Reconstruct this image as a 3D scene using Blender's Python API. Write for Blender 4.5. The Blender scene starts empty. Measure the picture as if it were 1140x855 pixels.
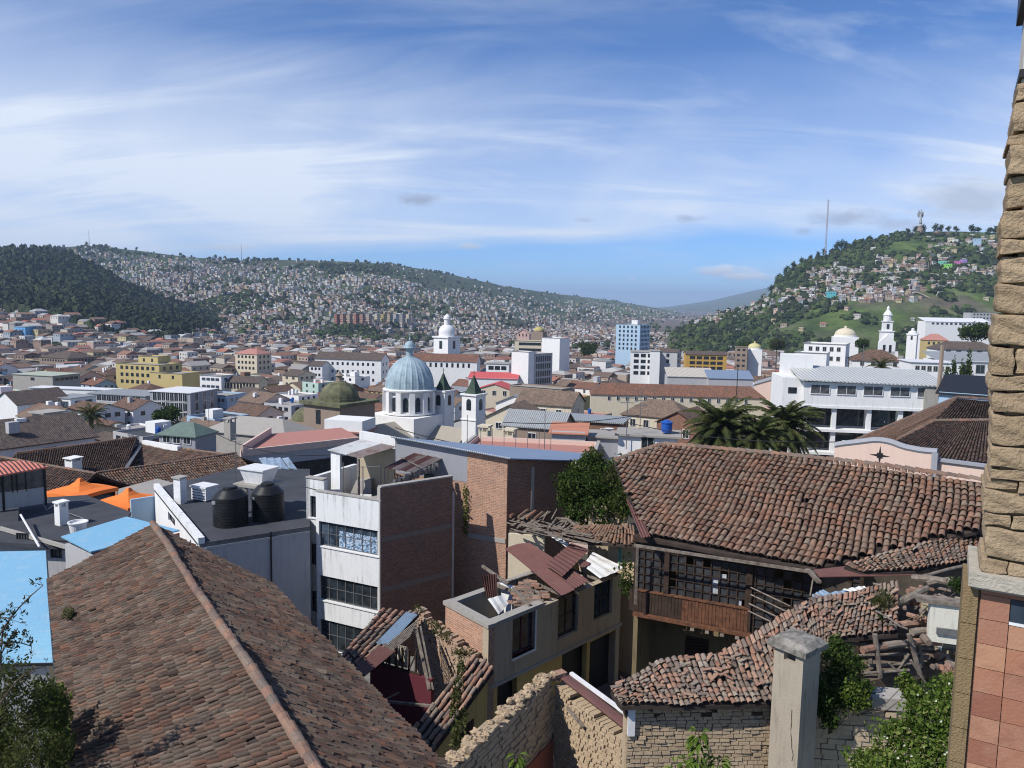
import bpy, math, random
import numpy as np
from mathutils import Vector, Matrix
random.seed(7); RNG = np.random.default_rng(11)
sc = bpy.context.scene
C = sc.collection
R = math.radians
# ------------------------------------------------------------------ camera
F_PX, PITCH, ROLL = 855.0, R(6.0), 0.0175
FW = Vector((0, math.cos(PITCH), -math.sin(PITCH)))
U0 = Vector((0, math.sin(PITCH), math.cos(PITCH)))
XW = Vector((1, 0, 0))
RC = XW*math.cos(ROLL) + U0*math.sin(ROLL)
UC = -XW*math.sin(ROLL) + U0*math.cos(ROLL)
def at(px, py, Y=None, z=None):
    """point of the world seen at a pixel, at forward distance Y or height z (camera is the origin)"""
    d = FW + RC*((px-570)/F_PX) + UC*(-(py-427.5)/F_PX)
    k = Y/d.y if Y is not None else z/d.z
    return d*k
def ray(px, py):
    return FW + RC*((px-570)/F_PX) + UC*(-(py-427.5)/F_PX)
def proj(p):
    p = Vector(p); w = p.dot(FW)
    if w < .1: return (-9999, -9999)
    return (570 + F_PX*p.dot(RC)/w, 427.5 - F_PX*p.dot(UC)/w)
def slope(px, py):
    d = ray(px, py); return d.z/d.y
cd = bpy.data.cameras.new('camera'); cam = bpy.data.objects.new('camera', cd); C.objects.link(cam)
cam.matrix_world = Matrix(((RC.x, UC.x, -FW.x, 0), (RC.y, UC.y, -FW.y, 0), (RC.z, UC.z, -FW.z, 0), (0, 0, 0, 1)))
cd.sensor_width = 36; cd.lens = 27; cd.clip_start = .1; cd.clip_end = 40000
sc.camera = cam
# ------------------------------------------------------------------ terrain
def smooth(t): t = np.clip(t, 0, 1); return t*t*(3-2*t)
def fbm(x, y, s, seed=0):
    v = 0; a = 1
    for k in range(4):
        f = (2**k)/s
        v = v + a*np.sin(x*f*1.3+seed+1.7*np.sin(y*f*.9+k))*np.cos(y*f*1.1-seed*.7+1.3*np.sin(x*f*.8+k*2))
        a *= .5
    return v
def tab(pts): 
    p = np.array(pts, float); return p[:, 0], p[:, 1]
def sl_tab(pts):
    return np.array([p[0] for p in pts], float), np.array([slope(*p) for p in pts])
BX, BZ = tab([(-200,-15),(10,-17),(40,-21),(60,-22.5),(75,-23),(120,-31),(200,-43),(350,-48),(600,-52),(1000,-57),(3000,-60),(40000,-60)])
SKY_L = sl_tab([(-500,290),(-100,277),(0,277),(60,274),(95,272),(130,275),(200,283),(260,289),(330,289),(395,291),(440,294),(480,301),(520,309),(560,318),(620,327),(680,334),(720,341),(760,350),(800,362)])
SKY_F = sl_tab([(-500,300),(-100,280),(0,277),(50,279),(90,286),(120,300),(160,322),(200,338),(235,352),(262,378)])
SKY_P = sl_tab([(740,372),(770,358),(800,348),(830,340),(850,332),(868,306),(890,292),(930,277),(960,267),(1000,259),(1030,256),(1060,256),(1110,258),(1180,266),(1300,290),(1500,330)])
SKY_M = sl_tab([(640,352),(700,345),(745,341),(790,334),(835,323),(900,308),(1000,312),(1200,330),(1500,345)])
R0L = tab([(0,1500),(260,1150),(400,1150),(560,1500),(700,2600),(760,3200)])
R1L = tab([(0,2500),(260,2500),(400,2700),(560,3600),(700,5200),(760,5800)])
def terr(x, y):
    x = np.asarray(x, float); y = np.asarray(y, float)
    Y = np.maximum(y, 1.0); a = np.clip(570 + 859.7*x/Y, -450, 1500)
    b = np.interp(Y, BX, BZ)
    z = b.copy() if hasattr(b, 'copy') else b
    n1 = fbm(x, y, 260); n2 = fbm(x, y, 90, 3)
    # left range
    r0 = np.interp(a, *R0L); r1 = np.interp(a, *R1L); top = np.interp(a, *SKY_L)*r1
    t = (Y-r0)/(r1-r0); s = np.clip(t, 0, 1)**.9; s = s*(1-.12*(1-s)*np.sin(t*9+a*.03))
    zl = b + (top-b)*s + (n1*16+n2*5)*np.clip(t*3, 0, 1)*np.clip((1-t)*5, 0, 1)
    zl = zl - np.clip(Y-r1, 0, None)*.07
    fade = smooth((810-a)/60)
    z = np.maximum(z, b+(zl-b)*fade)
    # forest spur
    topf = np.interp(a, *SKY_F)*1450
    t = (Y-620)/(1450-620)
    zf = b + (topf-b)*np.clip(t, 0, 1)**.95 + (n1*7+n2*3)*np.clip(t*3, 0, 1)*np.clip((1-t)*5, 0, 1)
    zf = zf - np.clip(Y-1450, 0, None)*.12
    z = np.where(a < 268, np.maximum(z, zf), z)
    # breadroll-shaped hill on the right
    topp = np.interp(a, *SKY_P)*1250
    t = (Y-800)/(1250-800)
    zp = b + (topp-b)*np.clip(t, 0, 1)**.85 + (n1*4+n2*3.5)*np.clip(t*3, 0, 1)*np.clip((1-t)*5, 0, 1)
    zp = zp - np.clip(Y-1250, 0, None)*.25
    z = np.where(a > 742, np.maximum(z, zp), z)
    # far mountain
    topm = np.interp(a, *SKY_M)*12500
    t = (Y-7500)/(12500-7500)
    zm = b + (topm-b)*np.clip(t, 0, 1)
    zm = zm - np.clip(Y-12500, 0, None)*.1
    z = np.where(a > 640, np.maximum(z, zm), z)
    return z
def tz(x, y): return float(terr(x, y))
def march(px, py, y0=250., y1=9000., cells=240):
    """where the line of sight through a pixel meets the terrain"""
    d = ray(px, py); ys = np.geomspace(y0, y1, cells)
    zs = terr(d.x/d.y*ys, ys); rz = d.z/d.y*ys
    hit = np.nonzero(rz < zs)[0]
    if len(hit) == 0: return None
    Y = ys[hit[0]]; x = d.x/d.y*Y
    return (x, Y, tz(x, Y))
# ------------------------------------------------------------------ mesh builder
WT = {}
class MB:
    def __init__(s): s.v = []; s.f = []; s.mi = []; s.cur = 0; s.arr = []
    def poly(s, pts):
        i = len(s.v); s.v += [tuple(p) for p in pts]; s.f.append(tuple(range(i, i+len(pts)))); s.mi.append(s.cur)
    def raw(s, vs, fs):
        i = len(s.v); s.v += [tuple(p) for p in vs]
        for f in fs: s.f.append(tuple(i+k for k in f)); s.mi.append(s.cur)
    def hexa(s, b, t):
        s.raw(list(b)+list(t), [(3,2,1,0),(4,5,6,7),(0,1,5,4),(1,2,6,5),(2,3,7,6),(3,0,4,7)])
    def box(s, c, size, yaw=0):
        cx, cy, cz = c; a, b, h = size[0]/2, size[1]/2, size[2]/2; co, si = math.cos(yaw), math.sin(yaw)
        q = [(cx+x*co-y*si, cy+x*si+y*co) for x, y in ((-a,-b),(a,-b),(a,b),(-a,b))]
        s.hexa([(x, y, cz-h) for x, y in q], [(x, y, cz+h) for x, y in q])
    def prism(s, pts, z0, z1):
        n = len(pts); vs = [(p[0], p[1], z0) for p in pts]+[(p[0], p[1], z1) for p in pts]
        s.raw(vs, [tuple(range(n-1, -1, -1)), tuple(range(n, 2*n))]+[(i, (i+1) % n, n+(i+1) % n, n+i) for i in range(n)])
    def slab(s, pts, th):
        n = len(pts); vs = [tuple(p) for p in pts]+[(p[0], p[1], p[2]-th) for p in pts]
        s.raw(vs, [tuple(range(n)), tuple(range(2*n-1, n-1, -1))]+[((i+1) % n, i, n+i, n+(i+1) % n) for i in range(n)])
    def wedge(s, O, U, N, u0, u1, d0, d1, z0, z1):
        """box in a wall frame: U along the wall, N outward, d = depth inward"""
        O = Vector(O)
        def p(u, d, z): q = O + U*u - N*d; return (q.x, q.y, z)
        s.hexa([p(u0,d0,z0), p(u1,d0,z0), p(u1,d1,z0), p(u0,d1,z0)], [p(u0,d0,z1), p(u1,d0,z1), p(u1,d1,z1), p(u0,d1,z1)])
    def beam(s, p, q, w, h=None, n=None):
        p, q = Vector(p), Vector(q); d = (q-p).normalized(); h = h or w
        a = d.cross(Vector((0,0,1)));  a = Vector((1,0,0)) if a.length < .01 else a.normalized()
        b = a.cross(d)
        k = [(-w/2,-h/2),(w/2,-h/2),(w/2,h/2),(-w/2,h/2)]
        s.hexa([p+a*x+b*y for x, y in k], [q+a*x+b*y for x, y in k])
    def tube(s, pts, r, n=6):
        pts = [Vector(p) for p in pts]; rs = r if isinstance(r, (list, tuple)) else [r]*len(pts); vs = []; fs = []
        for i, p in enumerate(pts):
            d = (pts[min(i+1, len(pts)-1)]-pts[max(i-1, 0)]).normalized()
            a = d.cross(Vector((0,0,1)));  a = Vector((1,0,0)) if a.length < .05 else a.normalized()
            b = a.cross(d)
            for k in range(n):
                t = 2*math.pi*k/n; vs.append(p+(a*math.cos(t)+b*math.sin(t))*rs[i])
        for i in range(len(pts)-1):
            for k in range(n): fs.append((i*n+k, i*n+(k+1) % n, (i+1)*n+(k+1) % n, (i+1)*n+k))
        fs.append(tuple(range(n-1, -1, -1))); fs.append(tuple(range((len(pts)-1)*n, len(pts)*n)))
        s.raw(vs, fs)
    def lathe(s, c, prof, n=24, rot=0, rib=None):
        vs = []; fs = []
        for r, z in prof:
            for k in range(n):
                t = 2*math.pi*k/n+rot; rr = r*(rib(k, z) if rib else 1)
                vs.append((c[0]+rr*math.cos(t), c[1]+rr*math.sin(t), c[2]+z))
        for i in range(len(prof)-1):
            for k in range(n): fs.append((i*n+k, i*n+(k+1) % n, (i+1)*n+(k+1) % n, (i+1)*n+k))
        fs.append(tuple(range(n-1, -1, -1))); fs.append(tuple(range((len(prof)-1)*n, len(prof)*n)))
        s.raw(vs, fs)
    def walls(s, O, U, N, L, z0, z1, th, ops=()):
        """a wall with real openings (u0,u1,za,zb)"""
        us = sorted({0, L} | {min(max(o[i], 0), L) for o in ops for i in (0, 1)})
        zs = sorted({z0, z1} | {min(max(o[i], z0), z1) for o in ops for i in (2, 3)})
        for a, b in zip(us, us[1:]):
            run = None
            for c, d in zip(zs, zs[1:]):
                m, k = (a+b)/2, (c+d)/2
                hole = any(o[0] < m < o[1] and o[2] < k < o[3] for o in ops)
                if hole or b-a < 1e-4:
                    if run: s.wedge(O, U, N, a, b, 0, th, *run); run = None
                else: run = (run[0], d) if run else (c, d)
            if run: s.wedge(O, U, N, a, b, 0, th, *run)
    def quads(s, V):
        """V: (n,4,3) array of separate quads"""
        s.arr.append((V.reshape(-1, 3), np.arange(V.shape[0]*4).reshape(-1, 4), s.cur))
    def grid_arr(s, V, Fq): s.arr.append((V, Fq, s.cur))
def mesh_of(mb, name, off=(0,0,0), uv=True, smooth_=False):
    me = bpy.data.meshes.new(name)
    off = np.array(off, float)
    if mb.arr:
        vs = [np.array(mb.v, float).reshape(-1, 3)]; n = len(mb.v); qs = []; mi = list(mb.mi); 
        for V, Fq, m in mb.arr:
            vs.append(V); qs.append(Fq+n); n += len(V); mi += [m]*len(Fq)
        V = np.concatenate(vs)-off; Q = np.concatenate(qs)
        lens = np.array([len(f) for f in mb.f]+[4]*len(Q), np.int32)
        idx = np.concatenate([np.array([i for f in mb.f for i in f], np.int32), Q.reshape(-1).astype(np.int32)])
        me.vertices.add(len(V)); me.vertices.foreach_set('co', V.astype(np.float32).reshape(-1))
        me.loops.add(len(idx)); me.loops.foreach_set('vertex_index', idx)
        me.polygons.add(len(lens)); st = np.concatenate([[0], np.cumsum(lens)[:-1]]).astype(np.int32)
        me.polygons.foreach_set('loop_start', st); me.polygons.foreach_set('loop_total', lens)
        me.update(calc_edges=True)
        if any(mi): me.polygons.foreach_set('material_index', np.array(mi, np.int32))
    else:
        V = np.array(mb.v, float).reshape(-1, 3)-off
        me.from_pydata([tuple(p) for p in V], [], mb.f)
        if any(mb.mi): me.polygons.foreach_set('material_index', np.array(mb.mi, np.int32))
        if uv and len(mb.f) < 30000:
            lay = me.uv_layers.new(name='uv'); data = np.zeros(len(me.loops)*2, np.float32); k = 0
            Z = Vector((0,0,1))
            for p in me.polygons:
                n = p.normal
                t = Z.cross(n)
                if t.length < .05: t = Vector((1,0,0)); b = Vector((0,1,0))
                else: t.normalize(); b = n.cross(t)
                for li in p.loop_indices:
                    co = me.vertices[me.loops[li].vertex_index].co+Vector(off)
                    data[2*li] = co.dot(t); data[2*li+1] = co.dot(b)
            lay.data.foreach_set('uv', data)
    if smooth_: me.polygons.foreach_set('use_smooth', [True]*len(me.polygons))
    me.update()
    return me
def part(name, mb, mat, parent=None, smooth_=False, local=False, label=None, uv=True):
    off = (0,0,0) if (local or parent is None) else WT[parent.name]
    me = mesh_of(mb, name, off, uv, smooth_)
    for m in (mat if isinstance(mat, (list, tuple)) else [mat]): me.materials.append(m)
    o = bpy.data.objects.new(name, me); C.objects.link(o)
    if parent is not None: o.parent = parent; WT[o.name] = WT[parent.name]
    if label: o['label'] = label
    return o
def tag(o, label, cat, group=None):
    o['label'] = label; o['category'] = cat
    if group: o['group'] = group
    return o
def thing(name, label, cat, loc=(0,0,0), yaw=0, group=None):
    o = bpy.data.objects.new(name, None); C.objects.link(o); o.empty_display_size = .2
    o.location = loc; o.rotation_euler = (0, 0, yaw); WT[o.name] = tuple(loc)
    return tag(o, label, cat, group)
def solo(name, mb, mat, label, cat, group=None, smooth_=False, loc=None, uv=True):
    V = mb.v if mb.v else mb.arr[0][0]
    loc = loc or (float(np.mean([p[0] for p in V])), float(np.mean([p[1] for p in V])), float(min(p[2] for p in V)))
    me = mesh_of(mb, name, loc, uv, smooth_)
    for m in (mat if isinstance(mat, (list, tuple)) else [mat]): me.materials.append(m)
    o = bpy.data.objects.new(name, me); C.objects.link(o); o.location = loc
    return tag(o, label, cat, group)
def kindo(name, mb, mat, kind, smooth_=False, uv=False):
    me = mesh_of(mb, name, (0,0,0), uv, smooth_)
    for m in (mat if isinstance(mat, (list, tuple)) else [mat]): me.materials.append(m)
    o = bpy.data.objects.new(name, me); C.objects.link(o); o['kind'] = kind
    return o
# ------------------------------------------------------------------ clay tiles as geometry
def tile_arr(mb, P, A, B, lap=1.16, rr=.37, seg=5, jit=.03, lift=.035, seed=0, drop=.003):
    """barrel tiles; P(a,b) -> (n,3) position of column a, row b; A,B arrays of tile indices"""
    g = np.random.default_rng(seed); n = len(A)
    keep = g.random(n) > drop; A = A[keep]; B = B[keep]; n = len(A)
    ja = g.normal(0, jit, n); jb = g.normal(0, jit*1.5, n)
    top = P(A+ja, B+jb); bot = P(A+ja+g.normal(0, jit*.8, n), B+jb+lap)
    wv = P(A+.5, B)-P(A-.5, B); pitch = np.linalg.norm(wv, axis=1, keepdims=True); w = wv/pitch
    d = bot-top; L = np.linalg.norm(d, axis=1, keepdims=True); d = d/L
    nn = np.cross(w, d); nn = np.where(nn[:, 2:3] < 0, -nn, nn); nn /= np.linalg.norm(nn, axis=1, keepdims=True)
    r = pitch*rr*(1+g.normal(0, .04, (n, 1)))
    lf = lift*(1+g.normal(0, .35, (n, 1)))
    rows = []
    for k in range(seg+1):
        t = math.pi*k/seg; c, s = math.cos(t), math.sin(t)
        rows.append(top + w*r*.88*c + nn*(r*.95*s))
    for k in range(seg+1):
        t = math.pi*k/seg; c, s = math.cos(t), math.sin(t)
        rows.append(bot + w*r*1.06*c + nn*(r*1.12*s+lf))
    V = np.stack(rows, 1).reshape(-1, 3); m = 2*(seg+1)
    base = np.arange(n)[:, None]*m
    Fq = np.concatenate([base+np.array([[k, k+1, seg+2+k, seg+1+k]]) for k in range(seg)], 0)
    mb.grid_arr(V, Fq)
def tiles_on(mb, poly, pitch=.22, expo=.36, seed=0, sag=0, under=None, **kw):
    """tiles filling a planar polygon (3D points)"""
    p = np.array([tuple(q) for q in poly], float); c = p.mean(0)
    n = np.zeros(3)
    for i in range(len(p)): n += np.cross(p[i]-c, p[(i+1) % len(p)]-c)
    n /= np.linalg.norm(n);  n = -n if n[2] < 0 else n
    U = np.cross(n, [0,0,1.]); U /= np.linalg.norm(U); V = np.cross(n, U);  V = -V if V[2] > 0 else V
    uu = (p-c)@U; vv = (p-c)@V
    a = np.arange(math.floor(uu.min()/pitch), math.ceil(uu.max()/pitch)+1); b = np.arange(math.floor(vv.min()/expo), math.ceil(vv.max()/expo)+1)
    A, B = [q.reshape(-1).astype(float) for q in np.meshgrid(a, b)]
    x = A*pitch; y = (B+.6)*expo; ins = np.zeros(len(A), bool)
    j = len(p)-1
    for i in range(len(p)):
        with np.errstate(divide='ignore', invalid='ignore'):
            t = ((vv[i] > y) != (vv[j] > y)) & (x < (uu[j]-uu[i])*(y-vv[i])/(vv[j]-vv[i])+uu[i])
        ins ^= t; j = i
    def P(a_, b_):
        x_, y_ = a_*pitch, b_*expo
        w = sag*(np.sin(x_*.9+seed)*np.cos(y_*.7+x_*.3)+.5*np.sin(x_*2.3+y_*1.7))
        wob = .25*pitch*np.sin(y_*1.1+x_*.35+seed)*(1 if sag else 0)
        return c+np.outer(x_+wob, U)+np.outer(y_, V)+np.outer(w, n)
    tile_arr(mb, P, A[ins], B[ins], seed=seed, **kw)
    if under is not None:
        under.slab([tuple(q-n*(.05+sag*1.2)) for q in p], .14)
def interp_line(pts, s):
    pts = np.array([tuple(p) for p in pts], float); seg = np.linalg.norm(np.diff(pts, axis=0), axis=1); c = np.concatenate([[0], np.cumsum(seg)])
    return np.stack([np.interp(s*c[-1], c, pts[:, k]) for k in range(3)], -1), c[-1]
def tiles_loft(mb, top, bot, pitch=.22, expo=.34, seed=0, sag=.05, under=None, pw=1.0, **kw):
    """tiles on a warped face between a ridge line and an eave line"""
    _, L1 = interp_line(top, np.array([0.])); _, L2 = interp_line(bot, np.array([0.]))
    nc = int(max(L1, L2)/pitch)
    m = np.linspace(0, 1, 7); a_, _ = interp_line(top, m); b_, _ = interp_line(bot, m)
    nr = max(2, int(np.linalg.norm(a_-b_, axis=1).max()/expo))
    def P(a, b):
        s = a/nc; t = b/nr
        p, _ = interp_line(top, np.clip(s, 0, 1)); q, _ = interp_line(bot, np.clip(s, 0, 1))
        ov = (s-np.clip(s, 0, 1))[:, None]*nc*pitch
        dr = np.array(bot[-1])-np.array(bot[0]); dr = dr/np.linalg.norm(dr)
        o = p*(1-t[:, None])+q*t[:, None]+ov*dr
        o[:, 2] += sag*(np.sin(a*pitch*1.1+seed)*np.sin(t*3.1)*1.0+.35*np.sin(a*pitch*3.1+t*5+seed)) - .8*sag*np.sin(np.clip(t, 0, 1)*np.pi)
        return o
    A, B = [q.reshape(-1).astype(float) for q in np.meshgrid(np.arange(nc)+.5, np.arange(nr))]
    tile_arr(mb, P, A, B, seed=seed, **kw)
    if under is not None:
        na, nb = max(2, nc//5), max(2, nr//3)
        A, B = np.meshgrid(np.linspace(0, nc, na+1), np.linspace(0, nr, nb+1), indexing='ij')
        G = P(A.reshape(-1), B.reshape(-1)); G[:, 2] -= .07
        G2 = G.copy(); G2[:, 2] -= .12; k = len(G); Fq = []
        for i in range(na):
            for j in range(nb):
                q = (i*(nb+1)+j, (i+1)*(nb+1)+j, (i+1)*(nb+1)+j+1, i*(nb+1)+j+1)
                Fq.append(q); Fq.append(tuple(k+x for x in q[::-1]))
        for i in range(na):
            for j in (0, nb): q = (i*(nb+1)+j, (i+1)*(nb+1)+j); Fq.append((q[0], q[1], q[1]+k, q[0]+k))
        for j in range(nb):
            for i in (0, na): q = (i*(nb+1)+j, i*(nb+1)+j+1); Fq.append((q[0], q[1], q[1]+k, q[0]+k))
        under.raw([tuple(x) for x in np.concatenate([G, G2])], Fq)
def ridge_caps(mb, pts, r=.13, step=.34, seed=0):
    g = random.Random(seed); P, L = interp_line(pts, np.linspace(0, 1, max(2, int(interp_line(pts, np.array([0.]))[1]/step))))
    for i in range(len(P)-1):
        a, b = Vector(P[i]), Vector(P[i+1]); d = (b-a).normalized(); w = d.cross(Vector((0,0,1))).normalized(); b = b+d*.05
        vs = []
        for q, rr, l in ((a, r*1.05, .03), (b, r*.9, 0)):
            q = q+w*g.gauss(0, .012)
            for k in range(6):
                t = math.pi*k/5; vs.append(q+w*rr*math.cos(t)+Vector((0,0,rr*.8*math.sin(t)+l+g.gauss(0, .006))))
        mb.raw(vs, [(k, k+1, 7+k, 6+k) for k in range(5)]+[(0,1,2,3,4,5)])
# ------------------------------------------------------------------ leaves
def leaves(mb, blobs, n, size, seed=0, up=.3, shell=.5, asp=.5):
    g = np.random.default_rng(seed); vol = np.array([b[1][0]*b[1][1]*b[1][2] for b in blobs])**.7; idx = g.choice(len(blobs), n, p=vol/vol.sum())
    c = np.array([tuple(b[0]) for b in blobs])[idx]; rr = np.array([b[1] for b in blobs], float)[idx]
    d = g.normal(size=(n, 3)); d /= np.linalg.norm(d, axis=1, keepdims=True)
    rad = (shell+(1-shell)*g.random((n, 1)))*(1+.18*np.sin(d[:, :1]*7+seed)+.15*np.sin(d[:, 1:2]*9+2)+.12*np.sin(d[:, 2:]*8))
    p = c+d*rad*rr
    a = g.normal(size=(n, 3)); a += d*.4; a[:, 2] += up; a /= np.linalg.norm(a, axis=1, keepdims=True)
    b = np.cross(a, g.normal(size=(n, 3))); b /= np.linalg.norm(b, axis=1, keepdims=True)
    s = size*(.6+.8*g.random((n, 1)))
    V = np.stack([p-a*s, p+b*s*asp, p+a*s, p-b*s*asp], 1)
    mb.quads(V)
def ball(mb, c, r, seed=0, nu=8, nv=5, amp=.2):
    g = random.Random(seed); ph = [g.random()*6 for _ in range(6)]; vs = []; fs = []
    for j in range(nv+1):
        th = math.pi*j/nv
        for i in range(nu):
            t = 2*math.pi*i/nu; k = 1+amp*(math.sin(2*t+ph[0])*math.sin(th*2+ph[1])+.6*math.sin(3*t+ph[2]+th*3))
            vs.append((c[0]+r[0]*k*math.sin(th)*math.cos(t), c[1]+r[1]*k*math.sin(th)*math.sin(t), c[2]+r[2]*k*math.cos(th)))
    for j in range(nv):
        for i in range(nu): fs.append((j*nu+i, (j+1)*nu+i, (j+1)*nu+(i+1) % nu, j*nu+(i+1) % nu))
    mb.raw(vs, fs)
def rock_block(mb, O, U, N, u0, u1, d0, d1, z0, z1, seed=0, res=4, rnd=.22, amp=.012):
    """a worn mud brick: a rounded, dented block"""
    g = np.random.default_rng(seed); O = np.array(O); U = np.array(U); N = np.array(N); ph = g.random(9)*6
    c = np.array([(u0+u1)/2, (d0+d1)/2, (z0+z1)/2]); h = np.array([(u1-u0)/2, (d1-d0)/2, (z1-z0)/2])
    l = np.linspace(-1, 1, res+1)
    for ax in range(3):
        for sg in (-1, 1):
            A, B = np.meshgrid(l, l, indexing='ij'); q = np.zeros((res+1, res+1, 3)); o = [k for k in range(3) if k != ax]
            q[..., ax] = sg; q[..., o[0]] = A; q[..., o[1]] = B
            m = np.minimum(h.min()*rnd*2.2, h)   # corner radius
            w = q*h; core = np.clip(w, -(h-m), h-m); dd = w-core; ln = np.linalg.norm(dd, axis=-1, keepdims=True)+1e-9
            w = core+dd/ln*np.minimum(ln, m.min())
            s = 60
            dn = amp*(np.sin(w[..., 0]*s*.5+ph[0]+w[..., 2]*s*.3)+np.sin(w[..., 2]*s+ph[1]+w[..., 0]*s*.4)+.7*np.sin(w[..., 1]*s+ph[2]))
            w = w+(q/np.linalg.norm(q, axis=-1, keepdims=True))*dn[..., None]+c
            V = O+w[..., 0:1]*U-w[..., 1:2]*N; V[..., 2] = w[..., 2]
            idx = np.arange((res+1)**2).reshape(res+1, res+1)
            Fq = np.stack([idx[:-1, :-1], idx[1:, :-1], idx[1:, 1:], idx[:-1, 1:]], -1).reshape(-1, 4)
            if (sg > 0) == (ax == 1): Fq = Fq[:, ::-1]
            mb.raw(V.reshape(-1, 3).tolist(), Fq.tolist())
def block_wall(mb, O, U, N, L, z0, ztop, bw=.34, bh=.13, th=.35, seed=0, jit=.03, gap=.018, miss=.02):
    """courses of irregular mud bricks; ztop(u) gives the broken top line"""
    g = random.Random(seed); z = z0; k = 0
    while z < max(ztop(L*i/12) for i in range(13)):
        u = -bw*.5*(k % 2)-g.random()*.1; h = bh*(.9+.2*g.random())
        while u < L:
            w = bw*(.75+.5*g.random()); a, b = max(u, 0), min(u+w, L)
            if b-a > .06 and z+h*.5 < ztop((a+b)/2)+g.uniform(-.05, .05) and g.random() > miss:
                o = g.gauss(0, jit); o2 = g.gauss(0, .012); e = [g.uniform(0, .012) for _ in range(4)]
                p = lambda uu, dd, zz: tuple((Vector(O)+U*uu-N*dd).to_2d())+(zz,)
                g1 = gap/2
                mb.hexa([p(a+g1+e[0], o+.0, z+g1+e[1]), p(b-g1-e[1], o+.0+o2, z+g1+e[2]), p(b-g1, th, z+g1), p(a+g1, th, z+g1)],
                        [p(a+g1+e[2], o+.012, z+h-g1-e[3]), p(b-g1-e[3], o+.012+o2, z+h-g1-e[0]), p(b-g1, th, z+h-g1), p(a+g1, th, z+h-g1)])
            u += w
        z += h; k += 1
# ------------------------------------------------------------------ materials
class NT:
    def __init__(s, name):
        s.m = bpy.data.materials.new(name); s.m.use_nodes = True; s.t = s.m.node_tree; s.n = s.t.nodes
        s.b = s.n['Principled BSDF']; s.b.inputs['Roughness'].default_value = .9; s.b.inputs['Specular IOR Level'].default_value = .25
    def add(s, typ, ins=None, **pr):
        n = s.n.new('ShaderNode'+typ)
        for k, v in pr.items(): setattr(n, k, v)
        for k, v in (ins or {}).items(): s.set(n, k, v)
        return n
    def set(s, n, k, v):
        i = n.inputs[k]
        if hasattr(v, 'is_output'): s.t.links.new(v, i)
        else: i.default_value = v
    def coord(s, kind='Object', scale=(1,1,1)):
        c = s.add('TexCoord'); m = s.add('Mapping', {'Vector': c.outputs[kind], 'Scale': scale}); return m.outputs[0]
    def noise(s, vec, scale, detail=4, rough=.55, dist=0):
        return s.add('TexNoise', {'Vector': vec, 'Scale': scale, 'Detail': detail, 'Roughness': rough, 'Distortion': dist}).outputs['Fac']
    def ramp(s, fac, stops, interp='LINEAR'):
        r = s.add('ValToRGB', {'Fac': fac}); e = r.color_ramp; e.interpolation = interp
        while len(e.elements) > 1: e.elements.remove(e.elements[-1])
        e.elements[0].position = stops[0][0]; e.elements[0].color = c4(stops[0][1])
        for p, c in stops[1:]: k = e.elements.new(p); k.color = c4(c)
        return r.outputs['Color']
    def mix(s, fac, a, b, mode='MIX'):
        m = s.add('Mix', data_type='RGBA', blend_type=mode)
        s.set(m, 0, fac); s.set(m, 6, a if hasattr(a, 'is_output') else c4(a)); s.set(m, 7, b if hasattr(b, 'is_output') else c4(b))
        return m.outputs[2]
    def math(s, op, a, b=0., c=0.):
        n = s.add('Math', operation=op); s.set(n, 0, a); s.set(n, 1, b); s.set(n, 2, c); return n.outputs[0]
    def mr(s, v, a, b, c=0., d=1.):
        return s.add('MapRange', {'Value': v, 'From Min': a, 'From Max': b, 'To Min': c, 'To Max': d}).outputs[0]
    def bump(s, h, dist=.02, strength=1.):
        b = s.add('Bump', {'Height': h, 'Distance': dist, 'Strength': strength}); s.t.links.new(b.outputs[0], s.b.inputs['Normal'])
    def out(s, col, rough=None):
        s.set(s.b, 'Base Color', col if hasattr(col, 'is_output') else c4(col))
        if rough is not None: s.set(s.b, 'Roughness', rough)
        return s.m
def c4(c):
    if hasattr(c, 'is_output'): return c
    if isinstance(c, (int, float)): return (c, c, c, 1)
    return tuple(c)+(1,) if len(c) == 3 else tuple(c)
def sc3(c, k): return tuple(min(1, x*k) for x in c[:3])
MATS = {}
def plaster(name, col, dirt=.45, dark=(.12,.105,.09), rough=.9, scale=1.):
    if name in MATS: return MATS[name]
    t = NT(name); o = t.coord('Object')
    st = t.noise(t.coord('Object', (2.2*scale,2.2*scale,.22*scale)), 2.0, 5, .65)
    bl = t.noise(o, .7*scale, 6, .6)
    f = t.math('MULTIPLY', t.mr(st, .48, .75), t.mr(bl, .35, .65))
    c = t.mix(t.math('MULTIPLY', f, dirt), col, dark)
    c = t.mix(t.mr(t.noise(o, 9*scale, 4), .35, .75, 0, .25), c, sc3(col, .72))
    t.bump(t.noise(o, 14*scale, 5), .01)
    MATS[name] = t.out(c, rough); return MATS[name]
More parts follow.
